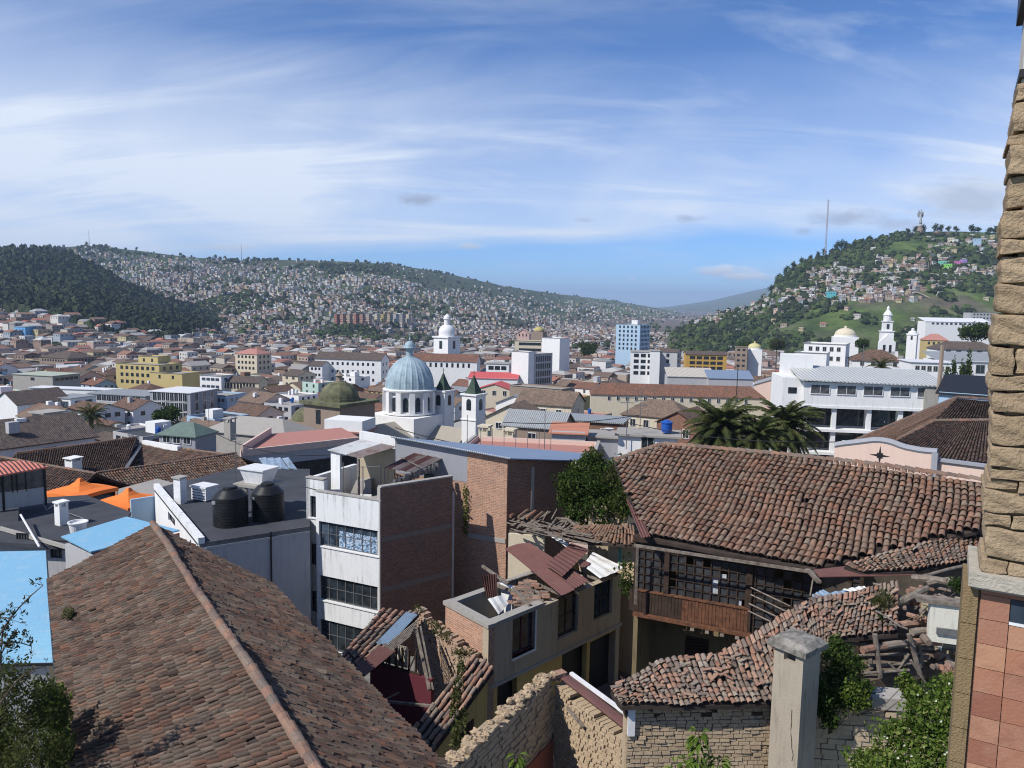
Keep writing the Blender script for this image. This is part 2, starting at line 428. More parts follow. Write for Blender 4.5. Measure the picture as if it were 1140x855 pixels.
def tile_near(name, stops, lichen=.35, lich=(.20,.175,.135), fine=1.):
    t = NT(name); g = t.add('NewGeometry'); o = t.coord('Object')
    c = t.ramp(g.outputs['Random Per Island'], stops, 'CONSTANT')
    w = t.add('TexWhiteNoise', {'W': g.outputs['Random Per Island']}, noise_dimensions='1D')
    c = t.mix(.4, c, t.mix(w.outputs['Value'], sc3(stops[0][1], .5), sc3(stops[-1][1], 1.0)))
    n1 = t.noise(o, 1.1, 5, .65); c = t.mix(t.mr(n1, .46, .74, 0, lichen), c, lich)
    n2 = t.noise(o, 7*fine, 5, .7); c = t.mix(t.mr(n2, .50, .72, 0, .62), c, (.045,.04,.037))
    n3 = t.noise(o, 26*fine, 3, .6); c = t.mix(t.mr(n3, .60, .78, 0, .4), c, (.30,.27,.22))
    t.bump(t.noise(o, 30, 5), .012)
    return t.out(c, .92)
def tile_uv(name, a, b, c_, pitch=.24, row=.38, k=1.):
    t = NT(name); uv = t.add('TexCoord').outputs['UV']; s = t.add('SeparateXYZ', {'Vector': uv})
    u = t.math('DIVIDE', s.outputs[0], pitch); v = t.math('DIVIDE', s.outputs[1], row)
    wv = t.math('SINE', t.math('MULTIPLY', u, 2*math.pi))
    cell = t.add('CombineXYZ', {'X': t.math('FLOOR', t.math('ADD', u, .25)), 'Y': t.math('FLOOR', v), 'Z': 0.})
    rnd = t.add('TexWhiteNoise', {'Vector': cell.outputs[0]}, noise_dimensions='2D').outputs['Value']
    o = t.coord('Object'); col = t.ramp(rnd, [(0, a), (.45, b), (1, c_)])
    n = t.noise(o, .35, 6, .65); col = t.mix(t.mr(n, .4, .7, 0, .55), col, (.10,.085,.072))
    n2 = t.noise(o, 1.6, 4, .6); col = t.mix(t.mr(n2, .5, .75, 0, .3), col, (.19,.155,.12))
    h = t.math('ADD', wv, t.math('MULTIPLY', t.math('FRACT', v), .5))
    t.bump(h, .05*k, .9)
    return t.out(col, .93)
def simple(name, col, rough=.7, var=.25, scale=1.5, metal=0, bump=.0, dark=None):
    t = NT(name); o = t.coord('Object'); n = t.noise(o, scale, 5, .6)
    c = t.mix(t.mr(n, .35, .7, 0, 1), col, dark or sc3(col, 1-var))
    if bump: t.bump(t.noise(o, scale*8, 4), bump)
    t.b.inputs['Metallic'].default_value = metal
    return t.out(c, rough)
def rusty(name, col, rust=(.16,.07,.045), amt=.5, rough=.55, metal=.3, corr=0):
    t = NT(name); o = t.coord('Object'); n = t.noise(o, 1.3, 6, .7)
    c = t.mix(t.mr(n, .5, .66, 0, amt), col, rust); n2 = t.noise(o, 12, 4)
    c = t.mix(t.mr(n2, .45, .75, 0, .3), c, sc3(col, .6)); t.b.inputs['Metallic'].default_value = metal
    if corr:
        uv = t.add('SeparateXYZ', {'Vector': t.add('TexCoord').outputs['UV']})
        t.bump(t.math('SINE', t.math('MULTIPLY', uv.outputs[0], 2*math.pi/corr)), .04)
    return t.out(c, rough)
def brickm(name, a, b, mortar, bw=.27, bh=.09, ms=.014, dirt=.5):
    t = NT(name); uv = t.add('TexCoord').outputs['UV']; o = t.coord('Object')
    wob = t.add('VectorMath', {0: uv, 1: t.add('VectorMath', {0: t.add('TexNoise', {'Vector': o, 'Scale': 3.}).outputs['Color'], 1: (.05,.03,0)}, operation='MULTIPLY').outputs[0]}, operation='ADD').outputs[0]
    br = t.add('TexBrick', {'Vector': wob, 'Color1': c4(a), 'Color2': c4(b), 'Mortar': c4(mortar), 'Scale': 1., 'Mortar Size': ms, 'Mortar Smooth': .25, 'Bias': 0., 'Brick Width': bw, 'Row Height': bh})
    n = t.noise(o, 1.0, 6, .7); c = t.mix(t.mr(n, .45, .7, 0, dirt), br.outputs['Color'], (.14,.11,.09))
    n2 = t.noise(o, 6, 5, .7); c = t.mix(t.mr(n2, .5, .8, 0, .6), c, sc3(mortar, .9))
    n3 = t.noise(o, 9, 2); c = t.mix(t.mr(n3, .55, .7, 0, .5), c, sc3(a, .45))
    h = t.math('ADD', t.math('MULTIPLY', br.outputs['Fac'], -1.), t.math('MULTIPLY', n2, .8)); t.bump(h, .035)
    return t.out(c, .95)
def leafm(name, stops, tr=.3):
    t = NT(name); g = t.add('NewGeometry'); c = t.ramp(g.outputs['Random Per Island'], stops)
    o = t.coord('Object'); c = t.mix(t.mr(t.noise(o, 1.6, 3), .4, .65, 0, .5), c, sc3(stops[0][1], .8))
    d = t.add('BsdfDiffuse', {'Color': c}); l = t.add('BsdfTranslucent', {'Color': t.mix(.5, c, (.12,.17,.03))}); mx = t.add('MixShader', {0: tr, 1: d.outputs[0], 2: l.outputs[0]})
    t.t.links.new(mx.outputs[0], t.n['Material Output'].inputs['Surface']); return t.m
def island(name, cols, rough=.9, var=.3):
    """one colour per house of a far-off mass of houses"""
    t = NT(name); g = t.add('NewGeometry'); n = len(cols)
    c = t.ramp(g.outputs['Random Per Island'], [(i/n, k) for i, k in enumerate(cols)], 'CONSTANT')
    w = t.add('TexWhiteNoise', {'W': t.math('MULTIPLY', g.outputs['Random Per Island'], 7.3)}, noise_dimensions='1D')
    c = t.mix(t.math('MULTIPLY', w.outputs['Value'], var), c, (.12,.11,.10))
    return t.out(c, rough)
def glass(name, col=(.03,.04,.05), rough=.12, var=.6):
    t = NT(name); o = t.coord('Object'); n = t.noise(o, 1.7, 3)
    c = t.mix(t.mr(n, .4, .6, 0, 1), col, sc3(col, 1-var)); t.b.inputs['Specular IOR Level'].default_value = .6
    return t.out(c, rough)

TS_A = [(0,(.085,.062,.052)),(.16,(.15,.095,.072)),(.30,(.115,.085,.07)),(.46,(.20,.115,.08)),(.60,(.145,.118,.10)),(.72,(.24,.135,.092)),(.82,(.175,.10,.08)),(.90,(.30,.15,.095)),(.97,(.28,.24,.19))]
TS_M = [(0,(.20,.105,.07)),(.15,(.25,.13,.085)),(.32,(.22,.14,.10)),(.48,(.29,.145,.09)),(.62,(.24,.155,.11)),(.78,(.33,.165,.10)),(.92,(.27,.195,.14))]
TS_N = [(0,(.15,.105,.085)),(.18,(.31,.15,.095)),(.36,(.21,.16,.13)),(.5,(.37,.175,.11)),(.66,(.27,.185,.135)),(.8,(.41,.215,.14)),(.92,(.33,.275,.22))]
TS_A = [(p, (c[0]*.64, c[1]*.55, c[2]*.52)) for p, c in TS_A]
tA = tile_near('tile_worn_brown', TS_A, .5)
tM = tile_near('tile_orange_brown', TS_M, .6)
tN = tile_near('tile_broken', TS_N, .45)
tF = tile_near('tile_dark_brown', [(p, sc3(c, 1.25)) for p, c in TS_A], .35)
under = simple('tile_underside', (.05,.038,.032), .95, .4)
ridgem = tile_near('ridge_mortar', [(0,(.17,.12,.10)),(.3,(.24,.14,.10)),(.6,(.20,.165,.135)),(.85,(.28,.155,.105))], .6)
tU = [tile_uv('tile_far_brown', (.085,.055,.045), (.15,.09,.066), (.24,.135,.09)),
      tile_uv('tile_far_grey', (.075,.06,.055), (.12,.09,.075), (.17,.13,.11)),
      tile_uv('tile_far_rust', (.13,.07,.05), (.22,.105,.07), (.32,.15,.095)),
      tile_uv('tile_far_tan', (.16,.115,.085), (.22,.15,.11), (.28,.20,.15))]
white = plaster('plaster_white', (.74,.74,.73), .35)
white2 = plaster('plaster_white_stained', (.70,.71,.71), .95, (.16,.155,.15))
cream = plaster('plaster_cream', (.60,.53,.40), .5)
pinkp = plaster('plaster_pink', (.66,.50,.42), .25, (.3,.22,.18))
yellow = plaster('plaster_yellow', (.56,.42,.16), .85, (.16,.12,.07))
tanp = plaster('plaster_tan', (.41,.35,.255), .8, (.12,.10,.07))
greyp = plaster('plaster_grey', (.42,.42,.43), .5)
greyd = plaster('plaster_grey_blue', (.30,.31,.34), .3)
concrete = plaster('concrete', (.36,.34,.31), .6)
stone = plaster('stone_brown', (.27,.21,.165), .6, scale=.6)
maroon = plaster('plaster_maroon', (.11,.022,.032), .4, (.06,.02,.025))
ochre = plaster('plaster_ochre', (.50,.40,.18), .3)
orangep = plaster('plaster_orange', (.50,.22,.10), .3)
bluep = plaster('plaster_pale_blue', (.36,.49,.62), .2)
greenp = plaster('plaster_pale_green', (.42,.56,.50), .3)
redroof = plaster('roof_red_paint', (.40,.19,.155), .4, (.28,.17,.14))
redsheet = rusty('sheet_red', (.50,.17,.12), (.4,.18,.13), .4, .6, 0, .25)
roofgrey = simple('roof_dark_felt', (.062,.066,.078), .85, .35, .5, bump=.004)
roofconc = plaster('roof_concrete', (.33,.31,.28), .8, (.13,.12,.11))
roofmetal = rusty('sheet_grey_metal', (.36,.38,.38), (.25,.2,.17), .4, .5, .2, .3)
roofblue = rusty('sheet_blue', (.18,.38,.54), (.34,.44,.50), .35, .5, .0, 0)
roofbluegrey = rusty('sheet_blue_grey', (.20,.26,.36), (.26,.28,.3), .4, .5, .1, 0)
shmaroon = rusty('sheet_maroon', (.155,.075,.065), (.20,.10,.08), .6, .6, .1, 0)
shrust = rusty('sheet_rust', (.30,.25,.23), (.20,.10,.065), .95, .7, .1, 0)
shwhite = rusty('sheet_white', (.68,.68,.65), (.42,.33,.25), .55, .6, .0, 0)
shblue = rusty('sheet_light_blue', (.30,.40,.50), (.18,.13,.11), .6, .5, .2, 0)
brick = brickm('brick_red', (.36,.16,.10), (.22,.10,.065), (.30,.24,.19), dirt=.4)
brick2 = brickm('brick_orange', (.56,.27,.16), (.38,.17,.10), (.50,.41,.33), .25, .10, .018, .35)
adobe = None
def adobem(name, a, b, dk):
    t = NT(name); g = t.add('NewGeometry'); o = t.coord('Object'); c = t.mix(g.outputs['Random Per Island'], a, b)
    n = t.noise(o, 5, 6, .7); c = t.mix(t.mr(n, .5, .75, 0, .7), c, dk); n2 = t.noise(o, 40, 4, .7); c = t.mix(t.mr(n2, .4, .8, 0, .35), c, sc3(a, 1.25))
    t.bump(t.math('ADD', n2, t.math('MULTIPLY', n, .7)), .018); return t.out(c, .97)
adobe = adobem('mud_brick', (.37,.28,.185), (.45,.35,.235), (.23,.165,.11))
adobeQ = adobem('mud_brick_golden', (.31,.23,.145), (.39,.295,.19), (.19,.135,.085))
mud = plaster('mud_render', (.44,.35,.24), .7, (.24,.19,.14), scale=1.6)
mudmoss = plaster('mud_with_moss', (.34,.29,.20), 1., (.13,.15,.06), scale=2.5)
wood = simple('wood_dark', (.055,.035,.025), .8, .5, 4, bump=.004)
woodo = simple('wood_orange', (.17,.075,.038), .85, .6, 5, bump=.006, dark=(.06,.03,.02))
woodg = simple('wood_grey', (.24,.205,.17), .9, .55, 5, bump=.01, dark=(.09,.07,.055))
paneg = glass('pane_dark'); panel_ = glass('pane_grey', (.10,.105,.11), .35, .6); paneb = glass('pane_blue', (.07,.10,.14), .1, .7)
curtain_or_reflection = simple('curtain_white', (.52,.54,.56), .8, .45, 6)
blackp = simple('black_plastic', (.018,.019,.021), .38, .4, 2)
bluepl = simple('blue_plastic', (.02,.10,.42), .4, .3, 3)
metal = simple('metal_grey', (.22,.22,.22), .5, .3, 3, .5)
metald = simple('metal_black', (.03,.03,.032), .5, .3, 3, .3)
metalw = simple('paint_white', (.72,.72,.72), .5, .15, 3)
orangecl = simple('canvas_orange', (.80,.21,.045), .8, .12, 2)
copper = simple('dome_blue_green', (.33,.43,.48), .6, .35, .6)
greenst = simple('spire_green', (.045,.075,.05), .8, .4, 1)
domegreen = simple('dome_green_brown', (.15,.16,.085), .85, .6, .6, dark=(.07,.06,.04))
redclay = None
leafd = leafm('leaf_dark', [(0,(.02,.04,.012)),(.5,(.045,.075,.018)),(.85,(.085,.125,.032)),(1,(.15,.16,.06))])
leafl = leafm('leaf_light', [(0,(.045,.075,.012)),(.45,(.09,.15,.026)),(.8,(.16,.22,.05)),(1,(.26,.27,.09))])
leafo = leafm('leaf_olive', [(0,(.04,.05,.018)),(.5,(.075,.085,.03)),(1,(.13,.13,.055))])
palml = leafm('palm_leaf', [(0,(.03,.042,.015)),(.5,(.06,.075,.028)),(1,(.12,.12,.05))], .2)
bark = simple('bark', (.13,.10,.075), .95, .5, 6, bump=.01)
flower = simple('petal_cream', (.75,.74,.55), .8, .1)
asphalt = simple('asphalt', (.06,.06,.06), .95, .3, .3)
HAZE = 0.000085
# ================================================================== near buildings
class WF:
    def __init__(s, p, q):
        p, q = Vector(p), Vector(q); s.O = Vector((p.x, p.y, 0)); d = Vector((q.x-p.x, q.y-p.y, 0)); s.L = d.length; s.U = d.normalized(); s.N = Vector((s.U.y, -s.U.x, 0))
    def uz(s, px, py, off=0):
        d = ray(px, py); k = ((s.O+s.N*off).dot(s.N))/d.dot(s.N); p = d*k; return ((p-s.O).dot(s.U), p.z)
    def P(s, u, d, z): q = s.O+s.U*u-s.N*d; return (q.x, q.y, z)
    def op(s, x0, y0, x1, y1):
        """opening from the pixels of its upper left and lower right corner"""
        a = s.uz(x0, y0); b = s.uz(x1, y1); return (min(a[0], b[0]), max(a[0], b[0]), min(a[1], b[1]), max(a[1], b[1]))
    def box(s, mb, u0, u1, d0, d1, z0, z1): mb.wedge(s.O, s.U, s.N, u0, u1, d0, d1, z0, z1)
def window(parent, wf, o, nx=2, nz=2, fm=None, pm=None, fw=.05, dep=.14, sill=None, name='window', pdep=None):
    fm = fm or metalw; m = MB(); u0, u1, z0, z1 = o
    wf.box(m, u0, u1, dep-.03, dep+.03, z0, z0+fw); wf.box(m, u0, u1, dep-.03, dep+.03, z1-fw, z1)
    for i in range(nx+1):
        u = u0+(u1-u0-fw)*i/nx; wf.box(m, u, u+fw, dep-.027, dep+.033, z0+fw, z1-fw)
    for i in range(1, nz):
        z = z0+(z1-z0)*i/nz; wf.box(m, u0+fw, u1-fw, dep-.022, dep+.026, z-fw*.35, z+fw*.35)
    w = part(name, m, fm, parent)
    g = MB(); wf.box(g, u0+.01, u1-.01, (pdep or dep)+.005, (pdep or dep)+.02, z0+.01, z1-.01); part('pane', g, pm or paneg, w)
    if sill: g = MB(); wf.box(g, u0-.08, u1+.08, -.07, dep, z0-.07, z0-.002); part('sill', g, sill, w)
    return w
def sheet(mb, a, b, c, d, n=14, amp=.02, th=.006, wav=None):
    """corrugated sheet a-b-c-d, ribs running a->d / b->c"""
    a, b, c, d = map(Vector, (a, b, c, d)); nn = (b-a).cross(d-a).normalized();  nn = -nn if nn.z < 0 else nn
    k = n*4; P = []
    for off in (0, -th):
        for t in np.linspace(0, 1, 4):
            for i in range(k+1):
                s = i/k; p = (a+(b-a)*s)*(1-t)+(d+(c-d)*s)*t; P.append(tuple(p+nn*(amp*math.sin(s*n*2*math.pi)+off+(wav or 0)*math.sin(t*3+s*4))))
    m = k+1; fs = []
    for r in range(3):
        for i in range(k): q = (r*m+i, r*m+i+1, (r+1)*m+i+1, (r+1)*m+i); fs.append(q); fs.append(tuple(4*m+x for x in q[::-1]))
    mb.raw(P, fs)
def ground_at(x, y): return tz(x, y)
def V3(p): return tuple(p)

# ---- A: foreground tiled house, lower left
rf, rn = at(170,585,z=-9.0), at(350,855,z=-9.0); ext = (rn-rf).normalized()*5
lf, ln = at(55,645,z=-11.6), at(75,855,z=-11.6); le = (ln-lf).normalized()*((rn+ext-rf).length-(ln-lf).length)
r1, r2, r3, r4, r5 = at(170,585,z=-9.0), at(262,625,z=-10.7), at(300,650,z=-11.4), at(380,716,z=-11.5), at(495,855,z=-11.5)
A = thing('tiled_house', 'nearest house with a wide worn brown clay tile roof and long mortar ridge, lower left', 'house', (rn.x, rn.y, -17))
m, u = MB(), MB()
tiles_loft(m, [rf, rn+ext], [lf, ln+le], pitch=.20, expo=.34, seed=1, sag=.05, under=u, lift=.04, jit=.045, drop=.003, rr=.35)
part('roof_tiles', m, tA, A, uv=False)
m2 = MB()
rr = (r5-r3).normalized()
eR = [r3+rr*0, r3+rr*4, r3+rr*9, r5, r5+rr*9.5]
tiles_loft(m2, [rf, rf+(rn-rf)*.5, rn+ext], eR, pitch=.20, expo=.34, seed=2, sag=.07, under=u, lift=.045, jit=.05, drop=.003, rr=.36)
part('roof_tiles', m2, tA, A, uv=False)
part('roof_underlay', u, under, A)
m = MB(); rp = [rf+(rn+ext-rf)*t+Vector((0,0,.09+.05*math.sin(t*13))) for t in np.linspace(0, 1, 24)]
m.tube([p-Vector((0,0,.05)) for p in rp], [.10+.02*math.sin(i*1.9) for i in range(24)], 9); ridge_caps(m, [p+Vector((.02*math.sin(i*2.3),0,.0)) for i, p in enumerate(rp)], .115, .40, 3)
part('ridge', m, ridgem, A, smooth_=False)
m = MB(); c1 = Vector((lf.x, lf.y, 0)); q = [lf+Vector((.45,-.5,0)), ln+le+Vector((.45,0,0)), r5+rr*9.5-Vector((.45,0,0)), r3-Vector((.5,.4,0))]
m.prism([(p.x, p.y) for p in q], -19, -11.75)
gm = [(q[0].x, q[0].y, -11.75), (q[3].x, q[3].y, -11.75), (rf.x+.25, rf.y-.5, -9.2)]
m.raw(gm+[(p[0]+.15, p[1]-.25, p[2]) for p in gm], [(0,1,2),(5,4,3),(0,3,4,1),(1,4,5,2),(2,5,3,0)])
part('wall', m, cream, A)
m = MB(); m.tube([lf+Vector((-.12,.1,-.05)), ln+le+Vector((-.1,0,-.05))], .06, 6); part('gutter', m, metald, A)
g = random.Random(5)
def plant_tuft(c, r, n, mat, label, name='weed', cat='plant', group=None, size=.05):
    b = MB(); leaves(b, [(tuple(c), (r, r, r*.9))], n, size, seed=int(abs(c[0]*31+c[1]*17)), up=.8)
    solo(name, b, mat, label, cat, group, loc=(c[0], c[1], c[2]-r*.8), uv=False)
p = at(76,684,z=-11.0); plant_tuft((p.x,p.y,-10.95), .22, 160, leafo, 'small green weed growing on the left slope of the nearest tiled roof')

# ---- B: blue sheet roof far left and its grey wall
B = thing('blue_roof_shed', 'shed with a broad light blue corrugated roof and plain grey wall at the left edge', 'shed', at(20,760,Y=27,))
b1, b2, b3, b4 = at(51,613,z=-13.0), at(-90,616,z=-13.0), at(-120,742,z=-13.7), at(59,738,z=-13.7)
m = MB(); sheet(m, b2, b3, b4, b1, 34, .04, .01); part('roof', m, roofblue, B, uv=False)
m = MB(); q = [b4+Vector((-.25,.15,0)), b1+Vector((-.25,-.3,0)), b2, b3]
m.prism([(p.x, p.y) for p in q], -19.5, -13.85); part('wall', m, greyd, B)
m = MB(); m.beam(b1+Vector((.03,0,-.05)), b4+Vector((.03,0,-.05)), .06, .14); m.beam(b3+Vector((0,0,-.05)), b4+Vector((0,0,-.05)), .06, .1); part('fascia', m, metald, B)
# ---- C: small blue lean-to roof with pink wall
Cb = thing('lean_to', 'small lean-to with a sky blue flat sheet roof and pinkish wall behind the nearest ridge', 'shed', at(110,625,Y=41))
c1, c2, c3, c4_ = at(68,597,z=-13.0), at(141,575,z=-12.5), at(200,590,z=-12.7), at(101,614,z=-13.25)
m = MB(); m.slab([c1, c4_, c3, c2], .07); part('roof', m, roofblue, Cb)
m = MB(); q = [c1+(c2-c1)*.05, c4_+Vector((.1,.15,0)), c3, c2]; q = [(p.x, p.y) for p in q]; m.prism(q, -19.5, -13.45); part('wall', m, greyp, Cb)
m = MB(); m.poly([(q[1][0]+.02,q[1][1]-.02,-13.45),(q[2][0],q[2][1]-.02,-13.45),(q[2][0],q[2][1]-.02,-12.85),(q[1][0]+.02,q[1][1]-.02,-13.33)]); part('wall_top', m, plaster('plaster_red_band', (.35,.12,.10), .5), Cb)
# ---- D: dark flat roof house
D = thing('flat_roof_house', 'low house with a dark grey felt roof, concrete chimney and barred windows, left', 'house', at(40,640,Y=43))
d1, d2, d3, d4, d5 = at(-60,600,z=-14), at(74,608,z=-14), at(140,577,z=-14.0), at(146,570,z=-14), at(96,551,z=-14)
d6 = at(-60,560,z=-14)
m = MB(); m.slab([d1, d2, d3, d4, d5, d6], .22); part('roof', m, roofgrey, D)
wf = WF(d1+Vector((0,.6,0)), d2+Vector((-.4,.6,0))); Dw = wf
ops = [wf.op(55,602,73,622), wf.op(16,594,30,608)]
m = MB(); wf_len = wf.L; m.walls(wf.O, wf.U, wf.N, wf.L, -20, -14.23, .25, ops)
wf2 = WF(d2+Vector((-.4,.6,0)), d3+Vector((-.3,0,0))); m.walls(wf2.O, wf2.U, wf2.N, wf2.L, -20, -14.23, .25); part('wall', m, greyp, D)
for o in ops: window(D, wf, o, 4, 1, metald, panel_, .05)
m = MB(); m.beam(at(0,588,z=-13.85), at(74,609,z=-13.85), .16, .2); part('fascia', m, concrete, D)
def chimney(x, y, z0, z1, w, label, mat=concrete, yaw=-.5, vent=True, group=None, capm=None, d=None):
    d = d or w
    t = thing('chimney', label, 'chimney', (x, y, z0), yaw, group); s = MB(); c = MB(); h = z1-z0
    s.box((0,0,h*.39), (w, d, h*.78))
    for a in (-1, 1):
        for b in (-1, 1): s.box((a*(w/2-.07), b*(d/2-.07), h*.86), (.14,.14,h*.16))
    s.box((0,0,h*.86), (w*.35, d*.35, h*.16)); part('stack', s, mat, t, local=True)
    c.slab([(-w*.62,-d*.62,h),(w*.62,-d*.62,h),(w*.62,d*.62,h+.03),(-w*.62,d*.62,h+.03)], h*.06); part('cap', c, capm or mat, t, local=True)
    return t
p = at(69,584,z=-14); chimney(p.x, p.y, -14, at(69,558,Y=p.y).z, .55, 'small white chimney on the dark felt roof at left', white)
p = at(87,590,z=-13.9); m = MB(); m.lathe((p.x,p.y,-14), [(.42,0),(.5,.55),(.56,.56),(.56,.62),(.47,.62),(.45,.5)], 20); solo('bucket', m, metalw, 'round white tub standing on the dark felt roof at left', 'tub', smooth_=False)
m = MB(); m.tube([at(23,573,z=-13.3), at(44,609,z=-13.7)], .06, 6); solo('pipe', m, metalw, 'pale pipe leaning over the edge of the dark felt roof at left', 'pipe')
m = MB(); m.tube([at(48,560,z=-13.7), at(52,568,z=-13.8), at(62,561,z=-13.3), at(76,571,z=-13.8), at(98,579,z=-13.9)], .03, 5); solo('pipe', m, metal, 'thin bent pipe running beside the white chimney at left', 'pipe')
# ---- E: roof terrace with orange-red canopy
E = thing('terrace_pavilion', 'roof terrace pavilion with salmon red sheet roof, dark posts and white balustrade, left edge', 'pavilion', at(25,570,Y=50))
e1, e2, e3, e4 = at(-40,536,z=-11.2), at(54,519.5,z=-11.2), at(20,518,z=-10.9), at(-60,522,z=-10.9)
m = MB(); m.slab([e1, e2, e3+Vector((-.5,1.5,0)), e4+Vector((0,1.5,0))], .1); part('roof', m, redsheet, E)
wf = WF(at(-40,575,z=-14), at(51,562,z=-14))
m = MB()
for x in (4, 51): uu = wf.uz(x, 560)[0]; wf.box(m, uu-.07, uu+.07, -.05, .09, -14, -11.25)
for x in (15, 20, 30): uu = wf.uz(x, 560)[0]; wf.box(m, uu-.03, uu+.03, -.02, .04, -12.9, -11.25)
part('post', m, metald, E)
m = MB(); z1 = wf.uz(30, 545)[1]; wf.box(m, 0, wf.L, .0, .05, -13.9, z1); part('balustrade', m, greyp, E)
m = MB(); wf.box(m, 0, wf.L, .06, .08, z1+.02, -11.3); part('glazing', m, panel_, E)
def canopy(px, py, Y, w, label, hz=.95):
    p = at(px, py, Y=Y); t = thing('canopy_tent', label, 'canopy', (p.x, p.y, p.z-3.2), -.35, 'orange canopy tents'); H = 3.2; n = 16; k = w/2
    vs = []; fs = []; pr = [(0, H), (.06, H-.04), (.14, H-.28), (.3, H-.52), (.6, H-.8), (1., H-hz)]
    for r, z in pr:
        for i in range(4*n):
            s = i//n; f = (i % n)/n; cs = [(-1,-1),(1,-1),(1,1),(-1,1)]; a, b = cs[s], cs[(s+1) % 4]
            x, y = a[0]+(b[0]-a[0])*f, a[1]+(b[1]-a[1])*f; vs.append((x*k*r, y*k*r, z+.10*r*math.sin(f*math.pi)*(1 if r < 1 else .9)))
    for i in range(4*n): x, y, z = vs[(len(pr)-1)*4*n+i]; vs.append((x*1.01, y*1.01, z-.28))
    for j in range(len(pr)):
        for i in range(4*n): fs.append((j*4*n+i, j*4*n+(i+1) % (4*n), (j+1)*4*n+(i+1) % (4*n), (j+1)*4*n+i))
    m = MB(); m.raw(vs, fs); part('canopy', m, orangecl, t, local=True)
    for a in (-1, 1):
        for b in (-1, 1): m = MB(); m.box((a*(k-.05), b*(k-.05), (H-hz)/2), (.06,.06,H-hz)); part('pole', m, metalw, t, local=True)
canopy(89, 532, 57, 3.6, 'orange canopy tent nearer the salmon red pavilion'); canopy(143, 542.5, 54, 3.4, 'orange canopy tent nearer the white parapet of the grey roof')
m = MB(); q = [at(96,551,z=-14.1), at(146,569,z=-14.1), at(185,560,z=-14.1), at(150,535,z=-14.1), at(55,540,z=-14.1)]
# terrace that carries the tents
T = thing('terrace_block', 'low block with an orange edged terrace carrying the orange tents', 'building', (q[0].x, q[0].y, -21))
q = [Vector((-31.5,60,0)), Vector((-27.5,54.4,0)), Vector((-22.6,52.5,0)), Vector((-24,60,0)), Vector((-30,64,0))]
m = MB(); m.prism([(p.x,p.y) for p in q], -22, -15.55); part('wall', m, orangep, T)
m = MB(); m.prism([(p.x,p.y) for p in [k*1.004 for k in q]], -15.54, -15.4); part('terrace_floor', m, roofconc, T)

# ---- G: dark flat roof with black tanks
G = thing('tank_roof_building', 'building with a dark grey felt roof carrying two black tanks, white side parapet', 'building', at(250,700,Y=42))
g1, g2, g3, g4, g5 = at(172,544,z=-13), at(222,606,z=-13), at(345,587,z=-13), at(345,522,z=-13), at(262,521,z=-13)
foot = [g1, g2, g3, g4, g5]
m = MB(); m.slab([p+Vector((0,0,.0)) for p in foot], .2); part('roof', m, roofgrey, G)
wl = WF(g1, g2); wr = WF(g2, g3)
ops = [wl.op(187,569,195,589)]
m = MB(); m.walls(wl.O, wl.U, wl.N, wl.L, -22, -13.21, .3, ops); part('wall', m, white, G, label='white painted side wall')
for o in ops: window(G, wl, o, 2, 1, metald, paneg)
m = MB(); m.walls(wr.O+wr.U*.0, wr.U, wr.N, wr.L, -22, -13.0, .3); wr.box(m, .31, wr.L, -.05, .0, -13.35, -13.2); part('wall', m, greyp, G, label='plain grey front wall')
m = MB(); wl.box(m, 0, wl.L, -.05, .28, -12.99, -12.65); part('parapet', m, white2, G)
m = MB(); wr.box(m, .35, wr.L, -.02, .05, -12.99, -12.93); part('roof_edge', m, metal, G)
m = MB(); u0 = wr.uz(301, 600)[0]; wr.box(m, u0-.03, u0+.05, -.09, -.02, -20, -12.9); part('drainpipe', m, metald, G)
for px in (128, 150, 163):
    pass
m = MB(); q = [at(146,562,z=-13.9), at(183,556,z=-13.9)]; wt = WF(q[0], q[1]+Vector((0,-.1,0))); wt.box(m, 0, wt.L, 0, .2, -16, -13.55)
solo('parapet_wall', m, bluep, 'short pale painted parapet wall below the orange tent', 'wall')
def tank(px, py, Y, r, h, label):
    p = at(px, py, Y=Y); z = -13.0; t = thing('water_tank', label, 'water tank', (p.x, p.y, z), 0, 'black rooftop water tanks')
    pr = [(r*.98, 0)]; n = 9
    for i in range(n): zz = h*.72*i/n; pr += [(r, zz+.01), (r, zz+h*.72/n-.035), (r*.975, zz+h*.72/n-.02)]
    pr += [(r*1.01, h*.73), (r*.98, h*.76), (r*.62, h*.92), (r*.42, h*.94)]
    m = MB(); m.lathe((0,0,0), pr, 40); part('body', m, blackp, t, local=True, smooth_=False)
    m = MB(); m.lathe((0,0,0), [(r*.42, h*.94), (r*.42, h*.975), (r*.38, h*.99), (r*.34, h)], 24); part('lid', m, blackp, t, local=True)
    m = MB(); rnd = random.Random(px)
    for i in range(9):   # small painted mark, unreadable letters
        a = math.radians(-158+i*4.1); rr = r*1.012; hh = .07+.05*rnd.random()
        m.beam((rr*math.cos(a), rr*math.sin(a), h*.60-hh+.012*i), (rr*math.cos(a+.02), rr*math.sin(a+.02), h*.60+hh+.012*i), .05, .012)
    part('lettering', m, metalw, t, local=True)
tank(257, 580, 43.4, .98, 2.25, 'black ribbed water tank on the grey roof, nearer the left parapet'); tank(298.5, 575, 44.6, .94, 2.2, 'black ribbed water tank on the grey roof beneath the concrete stand')
p = at(201,560,z=-13); t = thing('chimney', 'tall white chimney with grey cap on the dark roof beside the vent box', 'chimney', (p.x,p.y,-13), -.45); zt = at(201,532,Y=p.y).z+13
m = MB(); m.box((0,0,zt/2), (.6,.5,zt)); part('stack', m, metalw, t, local=True); m = MB(); m.box((0,0,zt+.05), (.78,.7,.1)); part('cap', m, concrete, t, local=True)
